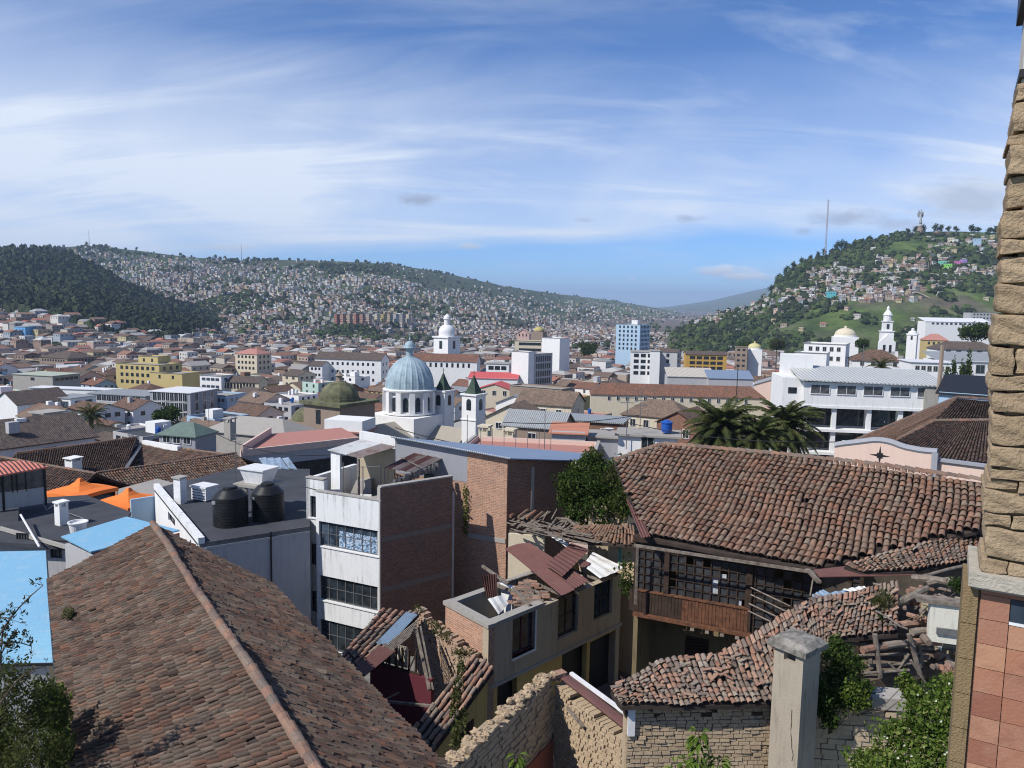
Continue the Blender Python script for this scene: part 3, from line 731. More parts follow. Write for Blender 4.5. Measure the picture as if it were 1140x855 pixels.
p = at(228,556,z=-13); t = thing('vent_box', 'white louvred vent box on the dark roof casting a short shadow', 'vent', (p.x,p.y,-13), -.45)
m = MB(); m.box((0,0,.47), (1.3,1.0,.8)); part('body', m, metalw, t, local=True)
m = MB(); m.box((0,0,.93), (1.42,1.12,.1)); part('cap', m, metalw, t, local=True)
m = MB()
for i in range(4): m.box((0,-.515,.2+i*.18), (1.1,.03,.05)); m.box((-.665,0,.2+i*.18), (.03,.8,.05))
part('louvre', m, metal, t, local=True)
S = thing('tank_stand', 'concrete stand with mossy slab above the two black tanks', 'stand', at(289,590,Y=46.5)); 
p = at(289,568,z=-13); zs = at(289,538,Y=p.y).z
m = MB(); m.box((p.x,p.y,zs), (2.3,2.0,.16), -.4); part('slab', m, roofconc, S)
for a, b in ((-.65,-.6),(.75,-.55),(-.6,.65),(.8,.6)): m = MB(); m.box((p.x+a,p.y+b,(zs-13)/2-.05), (.22,.22,zs+13-.1)); part('leg', m, concrete, S)
t = thing('box_tank', 'white square tank with flared sides on top of the concrete stand', 'water tank', (p.x,p.y,zs+.08), -.4)
m = MB(); m.hexa([(-.65,-.5,0),(.65,-.5,0),(.65,.5,0),(-.65,.5,0)], [(-.9,-.7,.85),(.9,-.7,.85),(.9,.7,.85),(-.9,.7,.85)]); part('body', m, metalw, t, local=True)
m = MB(); m.box((0,0,.9), (1.95,1.55,.09)); part('lid', m, metalw, t, local=True)
m = MB(); p = at(262,535,z=-13); m.tube([(p.x,p.y,-13),(p.x+.1,p.y,at(263,482,Y=p.y).z)], .03, 5)
for k in range(4): m.beam((p.x-.5+.1*k,p.y,-10.4+.25*k),(p.x+.6-.1*k,p.y,-10.4+.25*k), .02)
solo('antenna', m, metal, 'thin television antenna mast rising from the dark tank roof', 'antenna')
m = MB()
for k, (x0, x1) in enumerate(((296,306),(305,314),(313,322),(322,331))):
    m.slab([at(x0,521,Y=58), at(x1,522.5,Y=58), at(x1-10,509,Y=62), at(x0-8,510,Y=62)], .05)
solo('sheet_roof', m, shblue, 'tilted pale blue and rusty sheets behind the dark tank roof', 'roof sheets')

# ---- H: white apartment building with brick side
zT = -11.0
Ba, Aa = at(424,558,z=zT), at(351.5,547,z=zT); Ca = at(504,531,Y=44.6)
H = thing('apartment_house', 'white three storey apartment house with long window bands and bare dark brick side wall', 'building', (Ba.x,Ba.y,-20.5))
hf = WF(Aa, Ba); hs = WF(Ba, Ca); inn = -hf.N; zB = -21.
o1 = hf.op(355,578,420,624); o2 = hf.op(355,638,420,686); o3 = (o1[0], o1[1], o2[2]-2.75, o2[3]-2.75)
for i in (0,):
    o1 = (.2, hf.L-.18, o1[2]+.25, o1[3]-.1); o2 = (.2, hf.L-.18, o2[2]+.25, o2[3]-.1); o3 = (.2, hf.L-.18, o3[2], o3[3])
m = MB(); m.walls(hf.O, hf.U, hf.N, hf.L, zB, zT, .3, [o1, o2, o3]); part('front_wall', m, white2, H)
m = MB(); hf.box(m, -.02, hf.L+.03, -.04, .3, zT+.003, zT+.07); part('coping', m, concrete, H)
for k, o in enumerate((o1, o2, o3)): window(H, hf, o, 7, 2, metal, (paneb, paneg, paneg)[k], .045, .16, white)
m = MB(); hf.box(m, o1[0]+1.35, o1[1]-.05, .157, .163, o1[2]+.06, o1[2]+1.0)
tq = NT('window_reflection'); oq = tq.coord('Object'); nq = tq.noise(oq, 9, 3, .6); part('curtain_or_reflection', m, tq.out(tq.ramp(nq, [(.38,(.05,.09,.16)),(.5,(.22,.33,.46)),(.62,(.55,.62,.70))]), .25), H)  # sky reflection painted as a blue noise panel before the pane
m = MB(); L = hs.L; zt0, zt1 = -10.25, Ca.z
pts = [hs.P(0,0,0), hs.P(L,0,0), hs.P(L,.3,0), hs.P(.0,.3,0)]
m.hexa([(p[0],p[1],zB) for p in pts], [(pts[0][0],pts[0][1],zt0),(pts[1][0],pts[1][1],zt1),(pts[2][0],pts[2][1],zt1),(pts[3][0],pts[3][1],zt0)]); part('brick_side_wall', m, brick, H)
for z in (-13.2, -16.1, -19.): m = MB(); hs.box(m, .05, L-.02, -.015, .02, z-.16, z+.12); part('concrete_band', m, plaster('band_brown', (.24,.19,.155), .6), H)
m = MB(); m.beam(Vector(hs.P(0,.14,zt0+.04)), Vector(hs.P(L,.14,zt1+.04)), .36, .08); hs.box(m, -.06, .0, -.02, .3, zB, zt0); part('coping', m, concrete, H)
# recessed left strip
rl = WF(Aa-hf.U*1.35+inn*.75, Aa+inn*.75); ro = [(.28, 1.05, z-.75, z+.55) for z in (-12.1, -15.0, -17.9)]
m = MB(); m.walls(rl.O, rl.U, rl.N, rl.L, zB, -10.5, .3, ro); part('recessed_wall', m, white2, H)
for o in ro: window(H, rl, o, 2, 2, metald, paneg, .045, .14, white)
lw = WF(Vector(rl.O)+inn*4.6, rl.O); m = MB(); m.walls(lw.O, lw.U, lw.N, lw.L, zB, -10.5, .3); part('side_wall', m, white2, H)
m = MB(); rl.box(m, 0, rl.L, -.06, .33, -10.49, -10.42); part('coping', m, concrete, H)
D_ = Aa+(Ca-Ba); m = MB(); m.prism([(p.x,p.y) for p in (Aa+inn*.31, Ba+inn*.31-hf.U*.32, Ca-hf.U*.32, D_)], -12.0, -11.85); part('terrace_floor', m, roofconc, H)
bw = WF(D_-hf.U*1.3, Ca); m = MB(); m.walls(bw.O, bw.U, bw.N, bw.L, zB, -11.2, .25); part('rear_wall', m, greyp, H)
# rooftop shed
s1, s2, s3, s4 = at(364,501,z=-8.9), at(402,489,z=-8.7), at(441,497,z=-8.8), at(399,510,z=-9.1)
t = thing('rooftop_shed', 'rooftop wash shed under weathered white corrugated sheets on the white apartment house', 'shed', (s4.x, s4.y, -11.85))
for k in range(5):
    m = MB(); a, b = k/5, (k+1.08)/5; sheet(m, s1+(s4-s1)*a, s1+(s4-s1)*b, s2+(s3-s2)*b, s2+(s3-s2)*a, 4, .02, .008); part('roof_sheet', m, (shwhite, shwhite, shrust, shwhite, shrust)[(k*3) % 5], t, uv=False)
m = MB(); sf = WF(s1+Vector((.2,.1,0)), s4+Vector((.0,.1,0)))
sf.box(m, 0, .75, 0, .14, -11.85, -9.05); part('wall', m, white, t)
m = MB(); sb = WF(s2+Vector((-.2,-.2,0)), s3+Vector((-.1,-.1,0))); sb.box(m, 0, sb.L, 0, .12, -11.85, -8.95); part('back_wall', m, tanp, t)
m = MB(); sf.box(m, sf.L-.1, sf.L, 0, .1, -11.85, -9.2); part('post', m, woodg, t)
a1, a2, a3, a4 = at(427,521,z=-9.9), at(466,502,z=-9.6), at(500,506,z=-9.7), at(460,526,z=-10.05)
t = thing('awning', 'rusty corrugated awning propped over the white apartment terrace', 'awning', (a4.x, a4.y, -11.85))
for k in range(4):
    m = MB(); a, b = k/4, (k+1.06)/4; sheet(m, a1+(a4-a1)*a, a1+(a4-a1)*b, a2+(a3-a2)*b, a2+(a3-a2)*a, 5, .02, .008, .02); part('sheet', m, (shmaroon, shrust, shmaroon, shrust)[k], t, uv=False)
for q in (a1, a4, a3): m = MB(); m.tube([q+Vector((.05,.1,-.03)), (q.x+.05,q.y+.1,-11.85)], .035, 5); part('post', m, metal, t)
m = MB(); m.beam(at(446,509,z=-9.72), at(470,521,z=-9.8), .09, .04); part('plank', m, woodg, t)
# terrace clutter
p = at(405,548,z=-11.85); m = MB(); m.hexa([(p.x-.75,p.y-.35,-11.85),(p.x+.55,p.y-.5,-11.85),(p.x+.6,p.y+.45,-11.85),(p.x-.7,p.y+.5,-11.85)],[(p.x-.45,p.y-.2,-11.1),(p.x+.5,p.y-.3,-11.0),(p.x+.55,p.y+.4,-11.0),(p.x-.4,p.y+.4,-11.1)])
solo('wash_basin', m, concrete, 'pale concrete laundry basin on the white apartment terrace', 'basin')
p = at(418,548,z=-11.85); m = MB(); m.box((p.x,p.y+.6,-11.3),(.7,.6,1.1),-.5); solo('cabinet', m, metalw, 'white cabinet beside the laundry basin on the terrace', 'cabinet')
p = at(421,535,z=-11.2); m = MB(); m.lathe((p.x,p.y+1.2,-11.8), [(.5,0),(.55,.9),(.5,.95)], 20); solo('water_barrel', m, blackp, 'black water barrel in the shade of the rooftop shed', 'barrel')
m = MB()
for x, y0, y1 in ((404,553,519),(424,541,516),(382,549,515)): q = at(x,y0,z=-11.1); m.tube([q, at(x,y1,Y=q.y)], .03, 5)
q1, q2 = at(382,521,Y=44.5), at(424,519,Y=42.5); m.tube([q1, q2], .018, 4); solo('clothes_line', m, metal, 'poles and wires of a clothes line on the white apartment terrace', 'clothes line')
m = MB(); g = random.Random(9)
for i in range(12): q = at(440+i*4.2, 537-i*1.6, Y=43.6+i*.25); m.box((q.x,q.y,q.z), (.08+.25*g.random(),.1+.3*g.random(),.25+.35*g.random()), g.random()*3)
solo('junk_pile', m, metal, 'jumble of small junk along the brick parapet under the awning', 'junk')
p = at(478,530,Y=46); m = MB(); m.lathe((p.x,p.y,p.z-.5), [(.3,0),(.34,.55),(.3,.6)], 14); solo('bin', m, greenst, 'dark green bin behind the brick parapet', 'bin')

# ---- I: brick building behind with blue grey roof
k1, k2, k3 = at(400,480,z=-8.6), at(565,511,z=-9.35), at(636,514,Y=48.2)
I = thing('brick_house', 'tall bare brick house under a thin blue grey sheet roof, ivy on its lit wall', 'building', (k2.x,k2.y,-21))
wi = WF(k1, k2); wj = WF(k2, k3); ua = wi.uz(440,500)[0]; ub = wi.uz(520,520)[0]; uc = wi.uz(503,560)[0]
zt = lambda u: k1.z+(k2.z-k1.z)*u/wi.L
def sloped(m, wf, u0, u1, d0, d1, z0, f):
    p = [wf.P(u0,d0,0), wf.P(u1,d0,0), wf.P(u1,d1,0), wf.P(u0,d1,0)]; m.hexa([(q[0],q[1],z0) for q in p], [(q[0],q[1],f(u)) for q, u in zip(p, (u0,u1,u1,u0))])
m = MB(); sloped(m, wi, 0, ua, 0, .3, -21, zt); part('wall', m, white, I, label='white painted wall end')
m = MB(); sloped(m, wi, ua+.01, ub, .02, .3, -11.1, zt); part('wall', m, greyd, I, label='upper wall, its shade put into a grey colour')  # grey colour stands in for shade on this stretch of wall
m = MB(); sloped(m, wi, ub+.01, wi.L, 0, .3, -21.5, zt); sloped(m, wi, ua+.01, ub, 0.03, .35, -21.5, lambda u: -11.12); part('brick_wall', m, brick2, I)
m = MB(); p = [wj.P(.0,0.01,0), wj.P(wj.L,0.01,0), wj.P(wj.L,.3,0), wj.P(0.0,.3,0)]
m.hexa([(q[0],q[1],-21.5) for q in p], [(p[0][0],p[0][1],k2.z-.03),(p[1][0],p[1][1],k3.z),(p[2][0],p[2][1],k3.z),(p[3][0],p[3][1],k2.z-.03)]); part('brick_side_wall', m, brick, I)
m = MB(); uu = wj.uz(593,530)[0]; wj.box(m, uu-.1, uu+.1, -.04, .02, -16, -10.0); part('concrete_post', m, concrete, I); m = MB(); wi.box(m, ub+.1, wi.L-.05, -.04, .02, -14.6, -14.3); part('concrete_band', m, concrete, I)
back = -wi.N*6.0
m = MB(); e = Vector((0,0,.14)); r0 = Vector(wi.P(ua-.1,-.35,zt(ua)))+e; r1_ = Vector(wi.P(wi.L+.3,-.35,zt(wi.L)))+e; r2_ = Vector((k3.x+1.2,k3.y-.1,k3.z+.1)); r3_ = r2_-wi.N*1.0+Vector((0,2.2,-.15)); r4_ = r0+back*.5+Vector((0,0,-.62))
m.slab([r0, r1_, r2_, r3_, r4_], .07); part('roof', m, roofbluegrey, I)
m = MB(); 
for i in range(64):
    s = i/63; q = r0+(r1_-r0)*s; m.box((q.x,q.y,q.z-.0), (.06,.1,.05), .5)
part('roof_edge', m, shwhite, I)
p = at(518,575,Y=46.6); b = MB(); leaves(b, [(Vector(wi.P(wi.uz(519,y)[0],-.1,wi.uz(519,y)[1])), (.22,.22,.5)) for y in (548,562,575,588)], 420, .07, seed=4)
solo('ivy', b, leafl, 'strand of green ivy hanging down the lit brick wall', 'climbing plant', uv=False)

# ---- J: ruined yellow house
zJ = -14.0
ja, jb, jc = at(496,669,z=zJ), at(544,695,z=zJ), at(692,635,z=zJ)
J = thing('ruined_house', 'roofless tan two storey ruin with maroon sheets thrown over its walls', 'house', (jb.x,jb.y,-21))
wl = WF(ja, jb); wr = WF(jb, jc); jd = ja+(jc-jb)
m = MB(); m.walls(wl.O, wl.U, wl.N, wl.L, -21.5, zJ-.2, .35); part('brick_wall', m, brick2, J)
ops = [wr.op(571,686,595,722), wr.op(622,667,643,702), wr.op(662,652,681,682), wr.op(556,764,577,800), wr.op(628,728,654,775), wr.op(659,716,688,772)]
fz = wr.uz(545,765)[1]
m = MB(); m.walls(wr.O+wr.U*.0, wr.U, wr.N, wr.L, fz, zJ-.2, .35, ops[:3]); part('upper_wall', m, tanp, J)
m = MB(); m.walls(wr.O-wr.N*.12, wr.U, wr.N, wr.L, -21.5, fz-.01, .3, ops[3:]); part('lower_wall', m, yellow, J)
m = MB(); wr.box(m, 0, wr.L+.1, -.08, .1, fz-.1, fz+.04); part('floor_band', m, concrete, J)
m = MB(); wl.box(m, -.1, wl.L+.08, -.08, .4, zJ-.19, zJ); wr.box(m, .42, 3.6, -.08, .4, zJ-.19, zJ-.003); 
d2_ = WF(jd, ja); d2_.box(m, d2_.L*.35, d2_.L-.05, -.05, .35, zJ-.22, zJ-.02); part('coping', m, roofconc, J)
m = MB(); bk = WF(ja+Vector((0,0,0)), ja+wl.U*wl.L); q = jd; bw_ = WF(jc+(ja-jb), ja); m.walls(bw_.O+bw_.N*(-.0), bw_.U, bw_.N, bw_.L, -21.5, zJ-.23, .3)
rw = WF(jc, jd); m.walls(rw.O, rw.U, rw.N, rw.L, -21.5, zJ-.2, .3); part('rear_wall', m, tanp, J)
m = MB(); iw = 3.7; wr.box(m, iw, iw+.2, wl.L-1.2, wl.L-.35, -17, zJ+.1); part('inner_wall', m, white, J)
m = MB(); wr.box(m, .4, wr.L-.4, .4, wl.L-.35, fz-.2, fz-.05); part('floor', m, roofconc, J)
w0 = window(J, wr, ops[0], 2, 1, maroon, paneg, .07, .2)
m = MB(); o = ops[0]; wr.box(m, o[0]-.08, o[1]+.08, -.05, .3, o[2]-.09, o[2]); wr.box(m, o[1], o[1]+.09, -.03, .3, o[2], o[3]); part('frame', m, metalw, J)
for o in ops[1:3]: window(J, wr, o, 2, 2, wood, paneg, .06, .2)
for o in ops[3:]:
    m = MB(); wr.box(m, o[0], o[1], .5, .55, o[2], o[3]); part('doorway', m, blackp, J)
m = MB(); g = random.Random(4)
for i in range(7): a = 3.9+i*.75; m.beam(wr.P(a,.1,zJ-.25), wr.P(a+.3,wl.L-.1,zJ-.15-.1*g.random()), .1, .12)
m.beam(wr.P(3.8,.3,zJ-.12), wr.P(3.4,3.,zJ+.1), .14, .14); m.beam(wr.P(3.6,3,zJ), wr.P(8.5,2.6,zJ+.05), .1, .12); m.beam(at(571,655,z=zJ+.2), at(590,674,z=zJ+.05), .12, .12); m.beam(at(537,630,z=zJ+.6), at(566,650,z=zJ+.3), .12,.12)
part('roof_beam', m, woodg, J)
m = MB(); q = [at(566,672,z=zJ-.1), at(592,675,z=zJ-.05), at(612,664,z=zJ-.02), at(590,645,z=zJ-.02), at(573,652,z=zJ-.1)]
tiles_on(m, q, .2, .34, 6, .05, jit=.14, drop=.1); part('loose_tiles', m, tN, J, uv=False)
def jsheet(a, b, c, d, mat, label, z=(0,0,0,0), n=8, grp='sheets thrown over the ruined house', name='roof_sheet'):
    P = [at(*q, z=zJ+.35+zz) for q, zz in zip((a,b,c,d), z)]
    m = MB(); sheet(m, P[0], P[1], P[2], P[3], n, .022, .008, .02); c = (P[0]+P[2])/2
    solo(name, m, mat, label, 'metal sheet', grp, loc=(c.x,c.y,min(p.z for p in P)), uv=False)
jsheet((562,611),(577,605),(640,656),(625,663), shmaroon, 'long maroon corrugated sheet, nearest the front wall of the ruin', (.1,.15,-.1,-.12), 7)
jsheet((575,606),(590,604),(655,646),(640,655), shmaroon, 'second maroon sheet lying beside the longest one on the ruin', (.05,.1,-.05,-.1), 6)
jsheet((607,629),(636,604),(656,612),(626,642), shmaroon, 'ribbed maroon sheet laid crosswise over the other sheets', (.2,.35,.3,.15), 9)
jsheet((644,630),(651,623),(658,627),(649,632), shmaroon, 'small maroon scrap of sheet near the white sheet', (0,.05,0,0), 3)
jsheet((649,630),(660,614),(696,632),(668,644), shwhite, 'cream white sheet curling over the far end of the ruin', (-.1,.2,-.1,-.25), 3)
jsheet((614,598),(622,597),(634,606),(630,609), shwhite, 'narrow white sheet tip sticking up at the back of the ruin', (.5,.5,.3,.3), 2)
jsheet((536,640),(553,639),(553,665),(541,664), shmaroon, 'short rusty sheet standing upright on the ruin parapet', (.6,.6,-.6,-.6), 6)
jsheet((543,667),(560,662),(566,672),(555,684), shwhite, 'crumpled white sheet lying in the corner of the ruin', (.1,.15,-.2,-.3), 2)
# small lean-to ruin roof behind J with broken timbers (at the left of the gallery house)
K2 = thing('ruined_lean_to', 'collapsed lean-to with bare timbers and a row of sagging clay tiles beside the gallery house', 'house', at(640,640,Y=41))
q = [at(612,597,z=-13.35), at(712,607,z=-12.5), at(706,585,z=-11.9), at(640,585,z=-12.9)]
m, u = MB(), MB(); tiles_loft(m, [q[3], at(672,584,z=-12.4), q[2]], [q[0], at(660,603,z=-13.0), q[1]], pitch=.25, expo=.36, seed=9, sag=.05, under=u, jit=.09, seg=5)
part('roof_tiles', m, tM, K2, uv=False); part('roof_underlay', u, under, K2)
m = MB(); g = random.Random(12)
for i in range(46):
    x = 560+g.random()*82; y = 573+(x-562)*.17+g.random()*17; a = g.choice([.3,.25,.2,.3,-.9]); l = 12+g.random()*26; h_ = -13.25+g.random()*.3+(x-560)*.004; p = at(x,y,z=h_); q = at(x+l,y+l*a*.9,z=h_+g.uniform(-.08,.08)); m.beam(p, q, .08+.28*g.random()**2, .03)
for x, y in ((604,572),(614,570),(628,578),(632,568)): p = at(x,y+8,z=-12.9); m.beam(p, at(x+6,y-3,z=-12.5), .07)
m.tube([at(610,590,z=-13), at(620,577,z=-12.7), at(632,578,z=-12.6), at(642,586,z=-12.9)], .09, 6)
part('timber', m, woodg, K2)
m = MB(); 
for x in range(4): p = at(568+x*9, 575+x, z=-12.9); q = at(580+x*8,566+x*1.5,z=-12.7); m.tube([p, q], .1, 6)
part('loose_tiles', m, tM, K2)
wq = WF(at(566,594,z=-13.5), at(606,598,z=-13.5)); m = MB(); wq.box(m, 0, wq.L, .0, .25, -21, -13.5); part('wall', m, cream, K2)
wq = WF(at(668,604,z=-13.1), at(712,610,z=-12.7)); m = MB(); wq.box(m, 0, wq.L, .7, .95, -21, -13.1); part('rear_wall', m, mud, K2)
p = at(712,640,Y=36); 
m = MB(); q = at(709,606,z=-10.2); m.box((q.x+.05,q.y+.1,-11.6), (.1,.1,2.6)); part('post', m, woodg, K2)

# ---- K: collapsed shed between A and J
K = thing('collapsed_shed', 'collapsed shed open to a maroon room, half covered by long tiles and bent sheets', 'shed', at(450,790,Y=31))
t1, t2, t3, t4 = at(380,729,z=-15.2), at(424,679,z=-14.5), at(467,682,z=-14.4), at(398,756,z=-15.5)
m, u = MB(), MB(); tiles_loft(m, [t2, t3], [t1, t4], pitch=.28, expo=.42, seed=14, sag=.06, under=u, jit=.08)
part('roof_tiles', m, tN, K, uv=False); part('roof_underlay', u, under, K)
m = MB(); sheet(m, at(452,681,z=-14.2), at(465,684,z=-14.2), at(433,718,z=-14.9), at(418,716,z=-14.9), 5, .03, .01); part('blue_sheet', m, shblue, K, uv=False)
m = MB(); sheet(m, at(422,719,z=-14.9), at(441,724,z=-14.9), at(407,752,z=-15.3), at(394,744,z=-15.3), 7, .02, .01); part('maroon_sheet', m, shmaroon, K, uv=False)
wk = WF(at(405,757,z=-15.6), at(484,790,z=-15.6)); wk2 = WF(at(412,738,z=-16), at(480,757,z=-16))
m = MB(); wk2.box(m, 0, wk2.L, .0, .2, -21, -16.0); part('maroon_wall', m, maroon, K)
m = MB(); wk2.box(m, .2, wk2.L*.55, .3, .35, -15.95, -15.0); part('light_panel', m, cream, K)
m = MB()
for i in range(7): wk2.box(m, .2+i*.35, .26+i*.35, .1, .2, -15.95, -15.0)
for i in range(4): p = Vector(wk2.P(.2+i*.6,.12,-15.9)); m.beam(p, Vector(wk2.P(.55+i*.6,.12,-15.1)), .05)
m.beam(wk2.P(0,.1,-15.95), wk2.P(2.6,.1,-15.95), .08); part('lattice', m, wood, K)
m = MB(); m.beam(at(462,695,z=-14.4), at(478,768,Y=31), .12); m.beam(at(468,697,z=-14.4), at(482,768,Y=31), .07)
g = random.Random(2)
for i in range(7): m.beam(at(466-i*1.5,690+i*3,z=-14.3-.05*i), at(425-i*2,722+i*3.5,z=-15-.05*i), .05, .04)
m.beam(at(420,780,z=-16.6), at(480,786,z=-16.6), .1); m.beam(at(430,778,z=-16.3), at(444,771,z=-16.3), .04); part('timber', m, woodg, K)
# crumbled brick wall between the shed and the ruin
cb = WF(at(462,688,z=-15), at(540,742,z=-15.6)); cb = WF(Vector((cb.O.x, cb.O.y, 0)), Vector((cb.O.x, cb.O.y, 0))+cb.U*cb.L)
Lc = cb.L; top = lambda u: -14.55-1.2*min(1, max(0, u/Lc))+.14*math.sin(u*5)+.1*math.sin(u*13)
m = MB(); block_wall(m, cb.O, cb.U, cb.N, Lc, -20.5, top, .3, .1, .4, 21, .02, .012, .01)
solo('crumbling_wall', m, adobem('mud_brick_mixed', (.38,.30,.22), (.36,.22,.15), (.28,.24,.19)), 'crumbling brick and plaster wall with weeds, between the maroon room and the ruined house', 'wall')
m = MB(); p1 = Vector(cb.P(Lc*.25,.05,-15.2)); b_ = MB(); leaves(b_, [(Vector(cb.P(Lc*s,-.05,top(Lc*s)+.03)), (.3,.3,.2)) for s in (.05,.28,.36,.5,.66,.7,.8)], 620, .055, seed=8, up=.6)
solo('weeds', b_, leafo, 'olive weeds along the top of the crumbling wall beside the ruin', 'plant', uv=False)
# yellow wall with a strip of tiles
yw = WF(at(470,812,z=-16.7), at(541,738,z=-15.4)); yw = WF(at(474,830,z=-16.8), at(543,741,z=-15.5))
Y_ = thing('yellow_outhouse', 'narrow yellow plastered outhouse with a coping of long clay tiles and creepers', 'outhouse', (yw.O.x,yw.O.y,-21))
za, zb = -16.9, -15.5
m = MB(); m.hexa([yw.P(-2,0,-21.5), yw.P(yw.L,0,-21.5), yw.P(yw.L,.5,-21.5), yw.P(-2,.5,-21.5)], [yw.P(-2,0,za-.6), yw.P(yw.L,0,zb-.12), yw.P(yw.L,.5,zb), yw.P(-2,.5,za-.45)]); part('wall', m, yellow, Y_)
tl = [Vector(yw.P(-2,.95,za-.2)), Vector(yw.P(yw.L,.8,zb+.28))]; bl_ = [Vector(yw.P(-2,-.3,za-.55)), Vector(yw.P(yw.L,-.3,zb-.08))]
m, u = MB(), MB(); tiles_loft(m, [tl[0], bl_[0]], [tl[1], bl_[1]], pitch=.25, expo=.45, seed=17, sag=.05, under=u, jit=.1); part('roof_tiles', m, tN, Y_, uv=False); part('roof_underlay', u, under, Y_)
o = yw.op(517,808,532,829); m = MB(); yw.box(m, o[0]-.2, o[0]+.7, -.03, .02, o[2], o[3]); part('shutter', m, wood, Y_)
b_ = MB(); leaves(b_, [(at(x,y,Y=yy), (.18,.18,.5)) for x, y, yy in ((513,745,26),(510,765,25),(506,785,24),(515,800,24),(507,818,23.5),(516,832,23.5))], 700, .07, seed=31, up=.2)
solo('creeper', b_, leafo, 'thin creeper hanging down the yellow outhouse wall', 'climbing plant', uv=False)
# ---- M: gallery house with the big clay roof
e1, e2 = at(721,598,z=-10), at(903,632,z=-10)
rg1, rg2 = at(737,496,z=-7.3), at(1093,537.5,z=-7.3)
nrm = (e2-e1).cross(rg1-e1).normalized()
def onM(px, py):
    d = ray(px, py); return d*(e1.dot(nrm)/d.dot(nrm))
Mh = thing('gallery_house', 'old house with a big orange brown clay tile roof over a dark glazed wooden gallery', 'house', (e1.x, e1.y, -20.5))
poly = [onM(721,598), onM(903,632), onM(1000,611), onM(1100,586), onM(1104,539), onM(1095,537.5), onM(980,520.5), onM(860,507), onM(737,496.5), onM(684,515), onM(700,553)]
poly_ = poly
m, u = MB(), MB(); tiles_on(m, poly, .265, .40, 33, .035, under=u, rr=.47, jit=.035, lift=.05, seg=6, lap=1.15, drop=.001)
part('roof_tiles', m, tM, Mh, uv=False); part('roof_underlay', u, under, Mh)
m = MB(); rl_ = [onM(684,515)+Vector((0,0,.1)), onM(737,496.5)+Vector((0,0,.1)), onM(860,507)+Vector((0,0,.08)), onM(980,520.5)+Vector((0,0,.1)), onM(1104,539)+Vector((0,0,.1))]
ridge_caps(m, rl_, .17, .4, 8); part('ridge', m, ridgem, Mh)
# far slope
off = Vector((rg2.y-rg1.y, -(rg2.x-rg1.x), 0)).normalized(); off = off if off.y > 0 else -off
m = MB(); m.slab([rg1, rg1+off*6.5+Vector((0,0,-2.6)), rg2+off*6.5+Vector((3,0,-2.6)), rg2+Vector((1.2,-.7,0))], .1); part('rear_roof', m, tU[2], Mh)
m = MB(); sheet(m, at(697,556,z=-9.3), at(703,553,z=-9.2), at(724,597,z=-9.75), at(714,599,z=-9.8), 3, .03, .01); part('verge_sheet', m, shmaroon, Mh, uv=False)
mv = lambda p: p-off*-.75
g0, g1_ = at(706,604,z=-10.0), at(908,634,z=-10.0); ga = WF(g0+off*1.2-(g1_-g0).normalized()*.35, g1_+off*1.2+(g1_-g0).normalized()*1.5)
m = MB(); ga.box(m, -.1, ga.L+.2, -.15, .25, -10.28, -10.05); part('eave_beam', m, wood, Mh)
m = MB(); m.beam(g0+Vector((0,0,-.12)), g1_+Vector((0,0,-.12)), .06, .12); part('fascia', m, woodg, Mh)
uz = ga.uz
uL, uP1, uP2, uR = 0.0, uz(742,640)[0], uz(834,660)[0], ga.L
zsill = uz(800,672)[1]; zbot = uz(800,697)[1]; zt_ = -10.29
for uu, ww in ((uL,.14),(uP1,.22),(uP2,.22),(uR,.14)): m = MB(); ga.box(m, uu-ww/2, uu+ww/2, -.05, ww, zbot-.1, zt_); part('post', m, wood, Mh)
m = MB(); n = int(ga.L/.36)
for i in range(n+1):
    uu = i*ga.L/n; ga.box(m, uu-.025, uu+.025, .02, .08, (zsill if uu < uP2 else zbot-.5), zt_)
for k in range(1, 7):
    z = zt_-k*(zt_-zsill)/6.; ga.box(m, 0.03, ga.L, .028, .072, z-.02, z+.02)
for k in range(1, 4): z = zsill-k*.38; ga.box(m, uP2+.1, ga.L, .028, .072, z-.02, z+.02)
part('lattice', m, wood, Mh)
m = MB()
for i in range(n):
    a = i*ga.L/n+.03; b = a+ga.L/n-.06
    for k in range(6):
        z = zt_-(k+1)*(zt_-zsill)/6+.025; zz = z+(zt_-zsill)/6-.05
        if random.Random(i*7+k).random() < .1: continue
        ga.box(m, a, b, .09, .10, z, zz)
ga.box(m, uP2+.12, ga.L-.05, .09, .10, zbot-.4, zsill-.03); part('glazing', m, glass('pane_shade_dark', (.05,.052,.055), .4, .5), Mh)  # pane colour darkened in place of the eave's shadow
m = MB(); us0, us1 = uz(757,650)[0], uz(832,660)[0]; g = random.Random(6); u_ = us0
while u_ < us1-.2:
    zc = zsill+.03; ga.box(m, u_, u_+.26, .12+.02*g.random(), .15, zc, zc+1.15+.1*g.random()); u_ += .33
part('curtain_or_reflection', m, curtain_or_reflection, Mh)
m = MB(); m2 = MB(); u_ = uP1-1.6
while u_ < uP2-.1: ga.box(m if u_ > uz(757,690)[0] else m2, u_, u_+.13, -.06+.008*g.random(), -.02, zbot, zsill-.01); u_ += .145  # left planks get the darker wood, shade put into their colour
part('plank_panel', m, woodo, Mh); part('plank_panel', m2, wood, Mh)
m = MB(); ga.box(m, uL, uP2+.1, -.10, .1, zsill-.03, zsill+.03); ga.box(m, uL, uP2+.15, -.3, 1.2, zbot-.14, zbot-.02); part('rail', m, woodo, Mh)
m = MB()
for i in range(5): a = uz(772,700)[0]+i*.62; p = Vector(ga.P(a, 1.0, zbot-.2)); m.beam(Vector(ga.P(a,-.3,zbot-.22)), Vector(ga.P(a,1.2,zbot-1.1)), .16, .16)
part('bracket', m, woodg, Mh)
